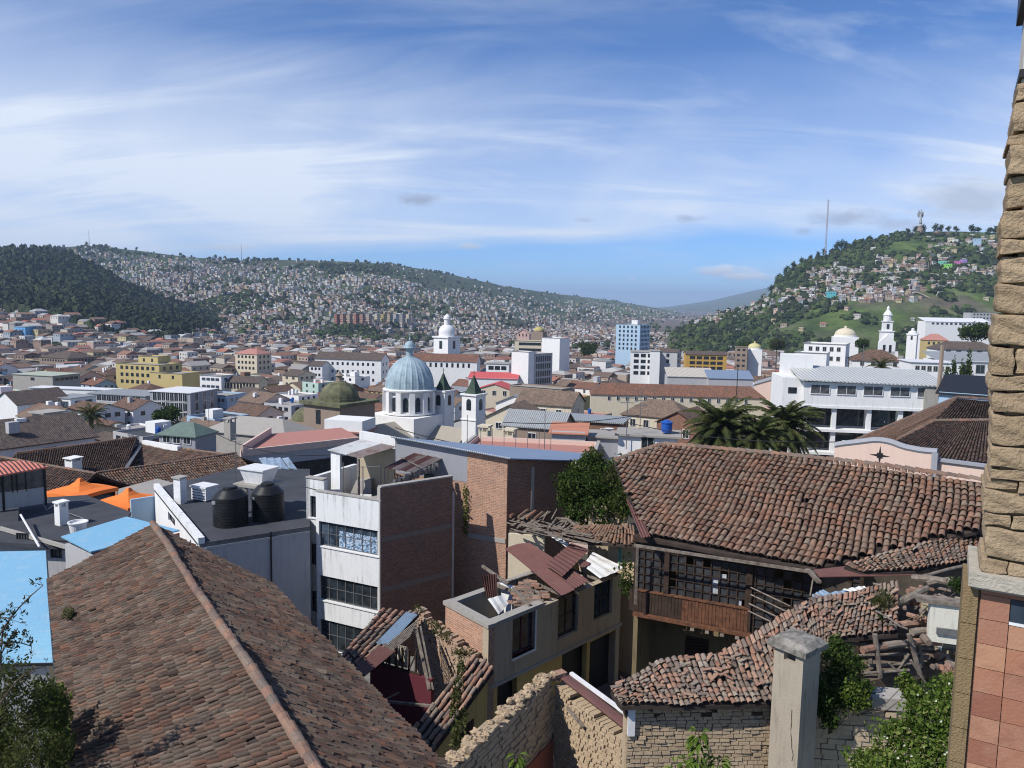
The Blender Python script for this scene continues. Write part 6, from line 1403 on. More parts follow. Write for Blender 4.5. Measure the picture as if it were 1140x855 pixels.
def T_building():
    t = thing('pink_hall', 'pale pink hall with curved parapet and star shaped vent before hipped tile roofs', 'building', at(985,520,Y=62)); KEEP.append((30,66,14)); KEEP.append((38,66,12))
    wf = WF(at(929,505,Y=61), at(1043,512,Y=56.5)); m = MB(); n = 16; L = wf.L; tops = []
    for i in range(n+1):
        s = i/n; px = 929+(1043-929)*s; py = np.interp(px, [929,934,955,975,990,1005,1025,1043],[497,496,493.5,491,493,499,503,504.5]); tops.append((wf.uz(px, py)[0], wf.uz(px, py)[1]))
    for (u0,z0),(u1,z1) in zip(tops, tops[1:]):
        P = [wf.P(u0,0,-26), wf.P(u1,0,-26), wf.P(u1,.4,-26), wf.P(u0,.4,-26)]; m.hexa(P, [(P[0][0],P[0][1],z0),(P[1][0],P[1][1],z1),(P[2][0],P[2][1],z1),(P[3][0],P[3][1],z0)])
    w2 = WF(Vector(wf.P(L,.5,0)), at(1110,516,Y=54.5)); z2 = at(1043,513,Y=57).z; w2.box(m, 0, w2.L, 0, .4, -26, z2); part('wall', m, pinkp, t)
    m = MB(); m.tube([Vector(wf.P(u,.2,z+.05)) for u, z in tops], .3, 6); w2.box(m, -.1, w2.L, -.2, .4, z2, z2+.2); wf.box(m, L-.35, L+.05, -.12, .45, -26, tops[-1][1]); part('coping', m, greyd, t)
    m = MB(); u, z = wf.uz(979.5,507)
    for k in range(8): a = k*math.pi/4; r = .75 if k % 2 == 0 else .3; q = lambda rr, aa: Vector(wf.P(u+rr*math.cos(aa), -.03, z+rr*math.sin(aa))); m.poly([q(0,0), q(.22,a-.39), q(r,a), q(.22,a+.39)])
    part('star_vent', m, metald, t)
    P = lambda px, py, Y: at(px, py, Y=Y)
    faces = [([P(1066,443,80), P(1040,469,69)], [P(953,491,68), P(1000,492,63)], 1), ([P(1040,469,69), P(1104,468,68)], [P(1000,490,62.5), P(1044,513,57.6), P(1108,516,56)], 2), ([P(1066,443,80), P(1104,446,80)], [P(1040,468,69.5), P(1104,467,68.5)], 3)]
    u_ = MB()
    for a, b, k in faces:
        m = MB(); tiles_loft(m, a, b, pitch=.27, expo=.4, seed=300+k, sag=.04, under=u_, jit=.03, seg=4); part('roof_tiles', m, tF if k != 1 else tM, t, uv=False)
    part('roof_underlay', u_, under, t)
    for a_, s_ in (([P(1000,490,63), P(1040,468.5,69), P(1104,468,68)], 1), ([P(953,490.5,68), P(1066,442.5,80), P(1104,445,80)], 2)): m = MB(); ridge_caps(m, a_, .22, .5, s_); part('ridge', m, ridgem, t)
    m = MB(); q = [P(953,492,68), P(1000,492,63), P(1044,514,57.6), P(1108,517,56), P(1110,450,80), P(1066,450,80)]; c = sum(q, Vector())/6; q = [c+(k-c)*.95 for k in q]; m.prism([(k.x,k.y) for k in q], -26, min(k.z for k in q)-.1); part('hall_wall', m, pinkp, t)
T_building(); lm('the pale pink hall', 1000, 500)
bld('white house corner with a dark sloping roof behind the hipped tile roofs, right edge', 1092, 436, 92, 8, 8, -35, bluep, 'shed', metald, 1.6)
bld('big white block with flat roofs and a shaded side right of the hostel', 921, 382, 262, 13, 15, -28, white, 'flat', roofconc, 0, (2,5,6), (1.0,1.3)); lm('the big white block', 921, 390)
bld('lower white front of the big white block', 905, 392, 240, 9, 9, -28, white, 'flat', roofconc, 0, (0,0,0), keep=False)
bld('white house with a broad brown hipped roof above the white modern building', 975, 400, 248, 15, 13, -18, white, 'hip', tU[0], 3.2, (1,4,2), (1,1.2), first=.5)
bld('white school block with two rows of paired windows beside the cypresses', 1031, 402, 205, 10.5, 10, -10, white, 'cap', metalw, 0, (4,6,0), (.9,1.2), 3.1); lm('the white school block', 1035, 410)
bld('long white building with a grey metal roof behind the cypresses', 1082, 401, 215, 22, 10, -6, white, 'shed', roofmetal, 2., (1,5,0), (2.2,2.2), first=1.)
bld('white villa with dark dormer roof, right edge beyond the school', 1072, 388, 270, 20, 10, -8, white, 'hip', tU[1], 2.5, (1,5,0), (1.5,1.3), first=.5)
bld('long white institution with pale roof at the foot of the green hill', 1062, 358, 640, 52, 14, -3, white, 'shed', metalw, 3., (1,12,0), (2,1.6)); lm('the long white institution', 1065, 355)
bld('pale grey block behind the long white institution', 1092, 348, 690, 24, 12, -3, greyp, 'flat', None, 0, (2,7,0), (1.5,1.4))
bld('yellow house with red roof left of the long white institution', 1040, 378, 400, 11, 9, -15, ochre, 'hip', redroof, 3, (1,4,0), (1,1.4))
for px_, l in ((1047,'narrow white clock tower among houses below the green hill'),): dome_tower(1016,366,372,430,5,l,white,metalw)
def church_tower_right():
    p = at(986.5,383,Y=330); zg = tz(p.x,p.y)-1.5; hb = p.z-zg; t = thing('church', 'slender tiered white church tower with arched door facade, below the green hill', 'church', (p.x,p.y,zg), R(-12)); KEEP.append((p.x,p.y,9)); m = MB()
    m.box((0,3,hb/2-2), (9,10,hb-2)); m.box((0,-1,hb*.5+.5), (6.5,2,hb+1)); m.raw([(-3.2,-2,hb+1),(3.2,-2,hb+1),(0,-2,hb+4.2),(-3.2,0,hb+1),(3.2,0,hb+1),(0,0,hb+4.2)], [(0,1,2),(5,4,3),(0,2,5,3),(2,1,4,5)])
    m.box((0,.3,hb+3.4), (5.2,2.6,4)); m.box((0,.3,hb+5.5), (5.8,3.2,.4)); m.box((0,.3,hb+7.6), (3.8,2.4,4)); m.box((0,.3,hb+9.7), (4.4,3,.4)); part('tower', m, white, t, local=True)
    m = MB(); m.lathe((0,.3,hb+9.9), [(1.7,0),(1.7,2.2),(2.0,2.4),(1.5,3.4),(.6,4.6),(.6,5.6),(.1,6.4)], 12); part('spire', m, metalw, t, local=True)
    for x in (-1.2, 1.2): o = bpy.data.objects.new('window', wmesh(1.0, 3.2, paneg)); C.objects.link(o); o.parent = t; o.location = (x, -2.03, hb-3.5)
    o = bpy.data.objects.new('window', wmesh(1.0, 2.0, paneg)); C.objects.link(o); o.parent = t; o.location = (0, -1.04, hb+6.6)
church_tower_right(); lm('the slender white church tower', 987, 370)
p = at(942,386,Y=420); 
def low_dome(px, pyb, Y, r, label, mat, wallm=white, hk=.7):
    p = at(px, pyb, Y=Y); zg = tz(p.x,p.y)-1.5; h = p.z-zg; t = thing('domed_building', label, 'church', (p.x,p.y,zg), R(-20)); KEEP.append((p.x,p.y,r+4)); m = MB(); m.box((0,0,(h-1)/2), (r*2.4,r*2.4,h-1)); m.lathe((0,0,h-1.2), [(r*1.05,0),(r*1.05,1.2)], 24); part('wall', m, wallm, t, local=True)
    m = MB(); m.lathe((0,0,h), arc_prof(r, r*hk, 8), 24); m.lathe((0,0,h+r*hk-.2), [(r*.15,0),(r*.15,.8),(.05,1.5)], 8); part('dome', m, mat, t, local=True)
low_dome(941,373,430,5.6,'low building with a pale tan shallow dome left of the slender church tower', cream); low_dome(840,387,430,3.6,'small pale yellow dome right of the ochre hostel', plaster('dome_yellow', (.52,.48,.24), .3)); low_dome(600,368,620,4.2,'gold green dome far behind the pink church gable', plaster('dome_gold', (.42,.36,.13), .3), stone)
# shacks in the centre
bld('small white shack with an orange clay red roof on the rooftops, centre', 634, 478, 84, 3.6, 3.4, -8, greyp, 'shed', plaster('roof_orange_red', (.46,.20,.13), .5, (.3,.2,.17)), .5, (0,0,0), z0=-19, name='rooftop_shack', cat='shack')
bld('low white washed shack with a grey concrete roof carrying the blue tank', 722, 482, 82, 6.2, 4, -12, white, 'cap', roofconc, 0, (1,1,0), (1.2,2.3), 3, first=.15, z0=-19, name='rooftop_shack', cat='shack'); lm('the blue tank', 742, 470)
bld('low grey shack between the orange roofed and the white shack', 684, 484, 86, 5.5, 4, -12, greyd, 'cap', roofconc, 0, (0,0,0), z0=-19, name='rooftop_shack', cat='shack')
bld('pink terrace building with a pale flat roof behind the blue grey sheet roof', 590, 497, 76, 13, 9, -10, pinkp, 'flat', redroof, 0, (0,0,0), z0=-26)
bld('bare brick house with pale grey roof and white base, behind the shacks', 664, 466, 112, 8.5, 6, -18, brick, 'cap', roofmetal, 0, (1,2,0), (1.,.9), z0=-27)
bld('brown gabled house with grey metal roof left of the bare brick house', 600, 471, 108, 8.5, 6, -20, stone, 'gablex', roofmetal, 1.8, (1,1,0), z0=-28)
bld('cream garden wall house with a tiled gable right of the green spires', 575, 462, 140, 9, 8, -20, cream, 'gabley', tU[3], 2.4, (1,2,0), (1.2,1.))
bld('house with pale blue metal gable roof below the bright red roof', 578, 447, 165, 8, 7, -20, white, 'gabley', roofmetal, 1.8, (1,2,1))
bld('house with a broad tan tile roof and speckled ridge, left of the bare brick house', 613, 447, 160, 12, 9, -22, cream, 'gablex', tU[3], 2.4, (1,3,1))
bld('wide brown hip roofed house in front of the very long tiled house', 735, 460, 165, 14, 10, -28, cream, 'hip', tU[3], 3.0, (1,4,2))
bld('brown roofed house with an orange brick end right of the blue tank', 765, 468, 140, 8, 9, -35, brick, 'gabley', tU[0], 2.2, (1,2,2))
p = at(742,481,Y=81); t = thing('water_tank', 'bright blue plastic water tank on the concrete roofed shack', 'water tank', (p.x,p.y,p.z)); m = MB(); m.lathe((0,0,0), [(.5,0),(.56,.2),(.58,.9),(.6,1.0)], 20); part('body', m, bluepl, t, local=True); m = MB(); m.lathe((0,0,1.0), [(.66,0),(.66,.1),(.3,.22),(.28,.3)], 20); part('lid', m, bluepl, t, local=True)
p = at(678,480,Y=80); m = MB(); m.lathe((p.x,p.y,p.z), [(.02,0),(.35,.12),(.5,.3)], 14); solo('satellite_dish', m, metalw, 'white satellite dish on the grey shack', 'dish')
p = at(1067,432,Y=95); t = thing('satellite_dish', 'white satellite dish above the hipped tile roofs at the right', 'dish', (p.x,p.y,p.z-1)); m = MB()
vs = []; n = 16
for r_, dy in ((.02,.2),(.4,.14),(.75,0)):
    for k in range(n): a = 2*math.pi*k/n; vs.append((r_*math.cos(a)*.9, dy-.2, 1.2+r_*math.sin(a)))
m.raw(vs, [(j*n+i, j*n+(i+1) % n, (j+1)*n+(i+1) % n, (j+1)*n+i) for j in range(2) for i in range(n)]); part('reflector', m, metalw, t, local=True); m = MB(); m.tube([(0,.1,0),(0,.1,1.2),(0,-.7,1.3)], .04, 5); part('arm', m, metal, t, local=True)
def pole(px, y0, y1, Y, r, label, mat=metald, arms=0):
    a = at(px, y0, Y=Y); t = MB(); zt_ = at(px+(y0-y1)*.04, y1, Y=Y).z; t.tube([a, (a.x,a.y,zt_)], [r, r*.7], 6)
    for k in range(arms): t.beam((a.x-.7,a.y,zt_-.3-k*.5), (a.x+.7,a.y,zt_-.3-k*.5), .07)
    solo('pole', t, mat, label, 'pole')
pole(1045,440,384,98,.35,'thick dark trunk like pole beside the cypresses at the right', stone); pole(820,440,405,200,.12,'street pole with cross arms over the very long tiled house', metald, 2); pole(697,500,440,80,.05,'thin antenna pole on the centre rooftops left of the blue tank', metal, 2); pole(712,490,438,84,.05,'thin antenna pole nearer the blue tank', metal, 3)
pole(960,412,384,180,.1,'thin pole above the white modern building', metal); pole(606,500,455,74,.04,'thin metal pole on the pink terrace roof', metal); pole(520,500,462,74,.04,'thin metal pole at the left end of the pink terrace', metal); pole(233,490,440,120,.05,'thin antenna mast left of the red roof terrace', metal, 2)
# fence posts of the pink terrace
for i in range(7):
    p = at(535+i*13, 499, Y=73-i*.1); m = MB(); m.tube([(p.x,p.y,p.z-.3),(p.x,p.y,p.z+1.9)], .03, 5); solo('fence_post', m, metal, ('first','second','third','fourth','fifth','sixth','seventh')[i]+' thin metal fence post from the left along the pink terrace', 'post', 'posts of the pink terrace fence')
# bell niche tower left
p = at(53,459,Y=128); zg = tz(p.x,p.y)-1; h = p.z-zg; t = thing('niche_tower', 'square grey stone tower with arched niche and flat cap, far left', 'tower', (p.x,p.y,zg), R(-25)); KEEP.append((p.x,p.y,5)); m = MB(); w_ = 3.2
for a in (-1, 1):
    for b in (-1, 1): m.box((a*(w_/2-.45), b*(w_/2-.45), h/2), (.9,.9,h))
m.box((0,0,(h-3.6)/2), (w_-.05,w_-.05,h-3.6)); m.box((0,0,h-.5), (w_-.05,w_-.05,1)); part('shaft', m, concrete, t, local=True); m = MB(); m.box((0,0,h+.12), (w_*1.3,w_*1.3,.24)); part('cap', m, concrete, t, local=True); m = MB(); m.lathe((0,0,h-3.6), [(.4,0),(.3,.8),(.36,1.2),(.2,1.6)], 8); part('statue', m, greyd, t, local=True); lm('the niche tower', 53, 465)
bld('small pavilion with a dark green hip roof behind the brown tiled wing', 209, 481, 118, 6.5, 5, -15, greyd, 'hip', simple('roof_green', (.13,.18,.155), .6), 1.6, (1,3,0), (1.2,1.), first=.3, name='pavilion', cat='pavilion'); lm('the green hip roof', 209, 475)
# ---- trees in the town
def round_tree(px, py, Y, r, label, mat=leafd, n=2600, group=None, squash=.8, size=None):
    p = at(px, py, Y=Y); zg = tz(p.x,p.y); t = thing('round_tree', label, 'tree', (p.x,p.y,zg), 0, group); g = random.Random(int(px)); bl = [((p.x,p.y,p.z),(r*.8,r*.8,r*squash*.8))]
    for i in range(6): a = i*1.05; bl.append(((p.x+math.cos(a)*r*.55, p.y+math.sin(a)*r*.55, p.z+r*g.uniform(-.3,.35)), (r*.45,r*.45,r*.4)))
    b = MB(); leaves(b, bl, n, size or r*.085, seed=int(px)); part('crown', b, mat, t, uv=False); m = MB(); m.tube([(p.x,p.y,zg),(p.x,p.y,p.z-r*.3)], [r*.09,r*.05], 6)
    for i in range(3): m.tube([(p.x,p.y,p.z-r*.6), bl[i*2+1][0]], [r*.05,r*.02], 5)
    part('trunk', m, bark, t); KEEP.append((p.x,p.y,r*.8))
round_tree(185,463,205,3.8,'round dark green tree in front of the dark mirrored offices'); round_tree(1085,372,340,7,'spreading dark green tree at the right before the long white institution', squash=.5); round_tree(960,383,400,4,'dark tree left of the slender white church tower'); round_tree(830,388,480,6,'dark tree clump right behind the ochre hostel'); round_tree(655,388,600,8,'dark tall tree left of the pale blue tower block'); round_tree(865,384,520,6,'olive tree right of the small pale yellow dome', leafo)
def palm(px, py, Y, R_, label, seed, nf=46, group=None, nl=34):
    p = at(px, py, Y=Y); zg = tz(p.x,p.y); g = random.Random(seed); t = thing('palm_tree', label, 'tree', (p.x,p.y,zg), 0, group); KEEP.append((p.x,p.y,2.5)); L = MB(); S = MB(); Q = []
    for i in range(nf):
        a = 2*math.pi*(i*.382)+g.uniform(-.2,.2); e = math.radians(78-118*(i/nf)+g.uniform(-6,6)); l = R_*g.uniform(.85,1.1); pts = []; pos = Vector(p); el = e
        for k in range(9): pts.append(pos.copy()); d = Vector((math.cos(a)*math.cos(el), math.sin(a)*math.cos(el), math.sin(el))); pos = pos+d*l/8; el -= (.11+.06*k/4)*(1.1 if e > 0 else .7)
        S.tube(pts, [R_*.012*(1-.8*k/8)+.004 for k in range(9)], 4); w = Vector((-math.sin(a), math.cos(a), 0))
        for j in range(nl):
            s = .12+.86*j/nl; k = min(int(s*8), 7); f = s*8-k; c = pts[k]*(1-f)+pts[k+1]*f; d = (pts[k+1]-pts[k]).normalized(); ll = R_*.17*math.sin(math.pi*min(1,s*.85+.15))**.6+.04
            for sg in (-1, 1):
                tip = c+(w*sg*.8+d*.75+Vector((0,0,-.35-.2*g.random()))).normalized()*ll; b = d*R_*.016; Q.append([c-b, c+b, tip+b*.3, tip-b*.3])
    L.quads(np.array([[tuple(v) for v in q] for q in Q])); part('crown', L, palml, t, uv=False); part('rachis', S, palml, t)
    m = MB(); n = 14; m.tube([(p.x+.1*math.sin(k), p.y, zg+(p.z-zg)*k/n) for k in range(n+1)], [R_*.11+R_*.012*(k % 2) for k in range(n)]+[R_*.14], 9); part('trunk', m, bark, t)
palm(804,478,86,5.2,'bushy date palm behind the big clay roof, left of the pair',1,84); palm(873,476,92,5.2,'taller date palm beside the white modern building',2,78); palm(843,486,84,4.2,'smaller date palm crown squeezed between the two larger palms',5,44)
palm(101,462,150,3.9,'tall thin palm among the brown roofs, far left',3,34,nl=20); palm(981,409,175,4.0,'low palm on the terrace above the white modern building',4,34,nl=18)
for k, (px, py, h, l) in enumerate(((1052,412,5.2,'shortest cypress at the left of the row by the school'),(1060,408,6,'second cypress in the row by the school, slightly taller'),(1069,410,5.8,'third cypress in the row by the school'),(1077,403,6.6,'tallest cypress at the right end of the row by the school'))):
    p = at(px, py+25, Y=122); t = thing('cypress', l, 'tree', (p.x,p.y,p.z-3), 0, 'cypresses by the white school block'); b = MB(); leaves(b, [((p.x,p.y,p.z-1+h*s),(.75*(1-s*.6),.75*(1-s*.6),h*.22)) for s in (.0,.2,.4,.6,.8)], 1100, .16, seed=k, up=1.5); part('crown', b, leafd, t, uv=False); m = MB(); m.tube([(p.x,p.y,p.z-4),(p.x,p.y,p.z+h*.6)], [.15,.05], 5); part('trunk', m, bark, t)
KEEP += [(32,118,8),(14.5,86,0)]
# ---- ordinary houses, one by one
COL = [('white', white), ('cream', cream), ('grey', greyp), ('pink', pinkp), ('white', white), ('yellow', ochre), ('tan', tanp), ('white', white), ('pale blue', bluep), ('brick', brick), ('pale green', greenp), ('white', white), ('concrete', concrete), ('cream', cream)]
ROOF = [('brown tiled', tU[0]), ('dark tiled', tU[1]), ('rusty tiled', tU[2]), ('tan tiled', tU[3]), ('brown tiled', tU[0]), ('dark tiled', tU[1])]
FLAT = [('grey flat', roofconc), ('grey metal', roofmetal), ('red flat', redroof), ('dark flat', roofgrey), ('grey flat', roofconc)]
NEARTOP = tab([(-100,508),(0,506),(20,504),(150,486),(262,504),(345,510),(365,490),(405,479),(440,483),(565,508),(635,512),(650,508),(735,496),(860,506),(930,494),(1000,480),(1060,445),(1095,448),(1200,448)])
def town_cells(r0, r1):
    cw, ch = 12.5, 12.0; cu, su = math.cos(GY), math.sin(GY); out = []
    for i in range(-80, 80):
        for j in range(-80, 80):
            if i % 7 == 3 or j % 8 == 5: continue
            u, v = i*cw, j*ch; x, y = u*cu-v*su, u*su+v*cu
            if not (r0 <= y < r1): continue
            out.append((y, x, i, j))
    return sorted(out)
HLAB = {}; HN = 0
hr = random.Random(99)
used_cells = set()
for (y, x, i, j) in town_cells(88, 420):
    if HN >= 280: break
    x += hr.uniform(-1, 1); yy = y+hr.uniform(-1, 1); w = 12.5*hr.uniform(.82,1.0); d = 12*hr.uniform(.78,1.0); zg = tz(x, yy)-1; st = hr.choice([2,2,2,3,3,3,4]); h = st*2.9+1.2
    if any((x-a)**2+(yy-b)**2 < (c+5.5)**2 for a, b, c in KEEP): continue
    pt = proj((x, yy, zg+h+2)); pb = proj((x, yy, zg+h-2))
    if not (-12 < pt[0] < 1112): continue
    if pt[1] > np.interp(pt[0], *NEARTOP)-1: continue
    tile = hr.random() < .72; wc, wm = hr.choice(COL); rc, rm_ = hr.choice(ROOF if tile else FLAT)
    rt = hr.choice(['gablex','gabley','hip','gablex']) if tile else ('cap' if 'metal' in rc else 'flat'); 
    if rt != 'flat' and not tile: rt = hr.choice(['shed','cap'])
    rh = min(w, d)*hr.uniform(.17,.24) if tile else .8; yaw = GY+hr.uniform(-.05,.05)
    nl, dist = min(((l, (a-pt[0])**2+4*(b-pt[1])**2) for l, a, b in LANDM), key=lambda q: q[1]); a, b = next((a, b) for l, a, b in LANDM if l == nl)
    dx, dy = pt[0]-a, pt[1]-b; rel = ('left of' if dx < 0 else 'right of') if abs(dx) > abs(dy)*1.4 else ('in front of' if dy > 0 else 'beyond')
    near = 'just ' if dist < 1200 else ('' if dist < 5000 else 'well ')
    szw = 'narrow ' if w < 10.9 else ('wide ' if w > 12 else ''); stn = {2:'two-storey',3:'three-storey',4:'four-storey'}[st]
    lab = f'{szw}{wc} {stn} house, {rc} {"gable" if "gable" in rt else "hip" if rt == "hip" else "roof"}, {near}{rel} {nl}'
    if len(lab.split()) > 14: lab = f'{wc} {stn} house, {rc} {"gable" if "gable" in rt else "hip" if rt == "hip" else "roof"}, {rel} {nl}'
    if len(lab.split()) > 14: lab = lab.replace(' house,', ',')
    HLAB.setdefault(lab, []).append(None)
    t = thing('town_house', lab, 'house', (x, yy, zg), yaw, 'ordinary houses of the old town'); HLAB[lab][-1] = (t, pt)
    m = MB(); r = MB()
    if rt == 'flat':
        for a_, b_, c_, e_ in ((0,-d/2+.12,w,.24),(0,d/2-.12,w,.24),(-w/2+.12,0,.24,d-.48),(w/2-.12,0,.24,d-.48)): m.box((a_,b_,h-.3), (c_,e_,.62))
        m.box((0,0,(h-.6)/2), (w,d,h-.61)); hip_or_gable('flat', w, d, h, 0, 0, r)
    else: m.box((0,0,h/2), (w,d,h)); hip_or_gable(rt, w, d, h, rh, .4, r, m)
    part('wall', m, wm, t, local=True); part('roof', r, rm_, t, local=True)
    ww = hr.choice([(1.0,1.4),(1.3,1.2),(1.6,1.2),(.9,1.7)]); fr = metalw if yy < 150 else None
    zs = [h-.7-ww[1]-k*2.9 for k in range(min(st, 2 if yy > 170 else st))]; nf = hr.choice([2,3,4]) if yy < 330 else 2
    put_windows(t, 'f', w, d, zs, nf, ww[0], ww[1], hr.choice([paneg,paneg,panel_]), fr)
    if x < 40: put_windows(t, 'r', w, d, zs[:1] if yy > 170 else zs, hr.choice([1,2,3]), ww[0], ww[1], paneg, fr)
    else: put_windows(t, 'l', w, d, zs[:1], 2, ww[0], ww[1], paneg, fr)
    q = hr.random()
    for kk in range(hr.choice([0,1,1,2])):
        b = MB(); hh_ = hr.uniform(.6,1.5); b.box((hr.uniform(-w*.35,w*.35), hr.uniform(-d*.3,d*.3), h+(rh*.6 if tile else -.2)+hh_/2), (hr.uniform(.5,1.4), hr.uniform(.5,1.2), hh_+.6)); part('chimney' if tile else 'roof_hatch', b, hr.choice([white,concrete,white,greyp]), t, local=True)
    if rt in ('flat','cap') and q < .6:
        b = MB(); b.box((hr.uniform(-2,2), hr.uniform(-2,2), h+.75), (hr.uniform(2.5,4.5), hr.uniform(2.5,4), 2.3), 0); part('rooftop_room', b, hr.choice([white,greyp,brick]), t, local=True)
    if rt in ('flat','cap') and q > .45:
        b = MB(); b.lathe((hr.uniform(-3,3), hr.uniform(-3,3), h-.3), [(.5,0),(.55,1.1),(.3,1.35)], 10); part('water_tank', b, hr.choice([blackp,bluepl,metalw]), t, local=True)
    HN += 1; used_cells.add((i, j))
for lab, l in HLAB.items():   # houses that read alike: tell them apart by what else one sees of them
    if len(l) > 1:
        l.sort(key=lambda q: q[1][1]); 
        for k, (t, pt) in enumerate(l):
            if len(l) == 2: t['label'] = lab+(', farther one', ', nearer one')[k]
            elif len(l) == 3: t['label'] = lab+(', farthest', ', middle one', ', nearest')[k]
            t['label'] = ' '.join(t['label'].split()[:16])

# overhead cables
for k, (a, b, l) in enumerate((((232,478,90),(380,505,60),'cable sagging from the roofs left of the red terrace'),((440,476,70),(640,505,56),'cable crossing in front of the domed church'),((697,470,80),(930,492,64),'cable running from the centre rooftops toward the pink hall'),((560,470,84),(712,462,84),'cable between the rooftop poles in the centre'),((333,540,44),(424,556,42),'cable strung along the front of the white apartment house'))):
    p, q = at(a[0],a[1],Y=a[2]), at(b[0],b[1],Y=b[2]); m = MB(); m.tube([p*(1-s_)+q*s_-Vector((0,0,(q-p).length*.03*4*s_*(1-s_))) for s_ in np.linspace(0,1,14)], .018+.0003*a[2], 4); solo('overhead_cable', m, metald, l, 'cable')
# ================================================================== the wide town and hills
def inpoly(px, py, poly):
    P = np.array(poly, float); r = np.zeros(len(px), bool); j = len(P)-1
    for i in range(len(P)):
        with np.errstate(divide='ignore', invalid='ignore'): r ^= ((P[i,1] > py) != (P[j,1] > py)) & (px < (P[j,0]-P[i,0])*(py-P[i,1])/(P[j,1]-P[i,1])+P[i,0])
        j = i
    return r
FOREST = [(-60,268),(60,272),(95,292),(140,318),(190,335),(240,350),(245,366),(190,380),(150,382),(100,371),(50,356),(0,345),(-60,340)]
def march_many(px, py, y0=380., y1=9000., cells=200):
    dx = np.empty(len(px)); dz = np.empty(len(px))
    for i in range(len(px)): d = ray(px[i], py[i]); dx[i] = d.x/d.y; dz[i] = d.z/d.y
    ys = np.geomspace(y0, y1, cells); Yh = np.zeros(len(px)); done = np.zeros(len(px), bool)
    for Y in ys:
        z = terr(dx*Y, np.full(len(px), Y)); h = (~done) & (dz*Y < z); Yh[h] = Y*(1-.012*RNG.random(h.sum())); done |= h
    return dx*Yh, Yh, done
N0 = 90000; px = RNG.uniform(-25, 1125, N0); py = 262+RNG.random(N0)*150
X, Y, ok = march_many(px, py)
Z = terr(X, Y); forest = inpoly(px, py, FOREST)
nz = fbm(X, Y, 190, 5); nz2 = fbm(X, Y, 70, 9)
pan = (px > 745) & (Y > 790) & (Y < 1400); rng_l = (px < 790) & (Y > 1100) & ~pan
ph = np.zeros(N0)
ph[rng_l] = np.clip(.72+.40*nz[rng_l]+.22*nz2[rng_l], .05, .96)
crest = rng_l & (py < np.interp(px, [0,95,200,300,395,440,520,600,680,740],[278,279,291,298,302,312,325,332,339,346])); ph[crest] *= .12
low = ~rng_l & ~pan; ph[low] = .93
ph[pan] = .02
for (x0,x1,y0,y1,v) in ((900,960,300,335,.75),(930,1020,320,336,.8),(975,1030,287,306,.8),(1030,1075,280,296,.45),(1035,1112,264,285,.3),(1065,1112,300,308,.9),(850,905,322,350,.35),(795,850,335,352,.45),(980,1075,306,322,.35),(760,800,345,360,.6),(880,930,325,338,.5)):
    q = pan & (px > x0) & (px < x1) & (py > y0) & (py < y1); ph[q] = v
ph[forest] = 0
cut = 395
isH = (RNG.random(N0) < ph) & ok
th = isH & ((Y > 440))
idx = np.nonzero(th)[0]
# thin out by distance: the picture holds so many houses per area of ground
row = np.mod(Z[idx]/6.5+.25*np.sin(X[idx]/90), 1) < .55; keep = (RNG.random(len(idx)) < np.where(pan[idx], .20, np.where(rng_l[idx], .75, .20))) & (row | ~rng_l[idx]); idx = idx[keep]
WALLC = [(.66,.65,.62),(.60,.56,.47),(.70,.70,.69),(.50,.42,.33),(.56,.42,.36),(.36,.34,.32),(.68,.66,.62),(.46,.33,.26),(.40,.46,.52),(.62,.60,.56),(.30,.22,.18),(.55,.47,.28)]
ROOFC = [(.13,.085,.065),(.18,.11,.08),(.30,.29,.28),(.10,.08,.07),(.24,.13,.09),(.38,.37,.36),(.15,.12,.10),(.32,.14,.10),(.50,.50,.49),(.14,.095,.075)]
wallF = island('far_walls', [sc3(c, .85) for c in WALLC]); roofF = island('far_roofs', ROOFC)
mw = MB()
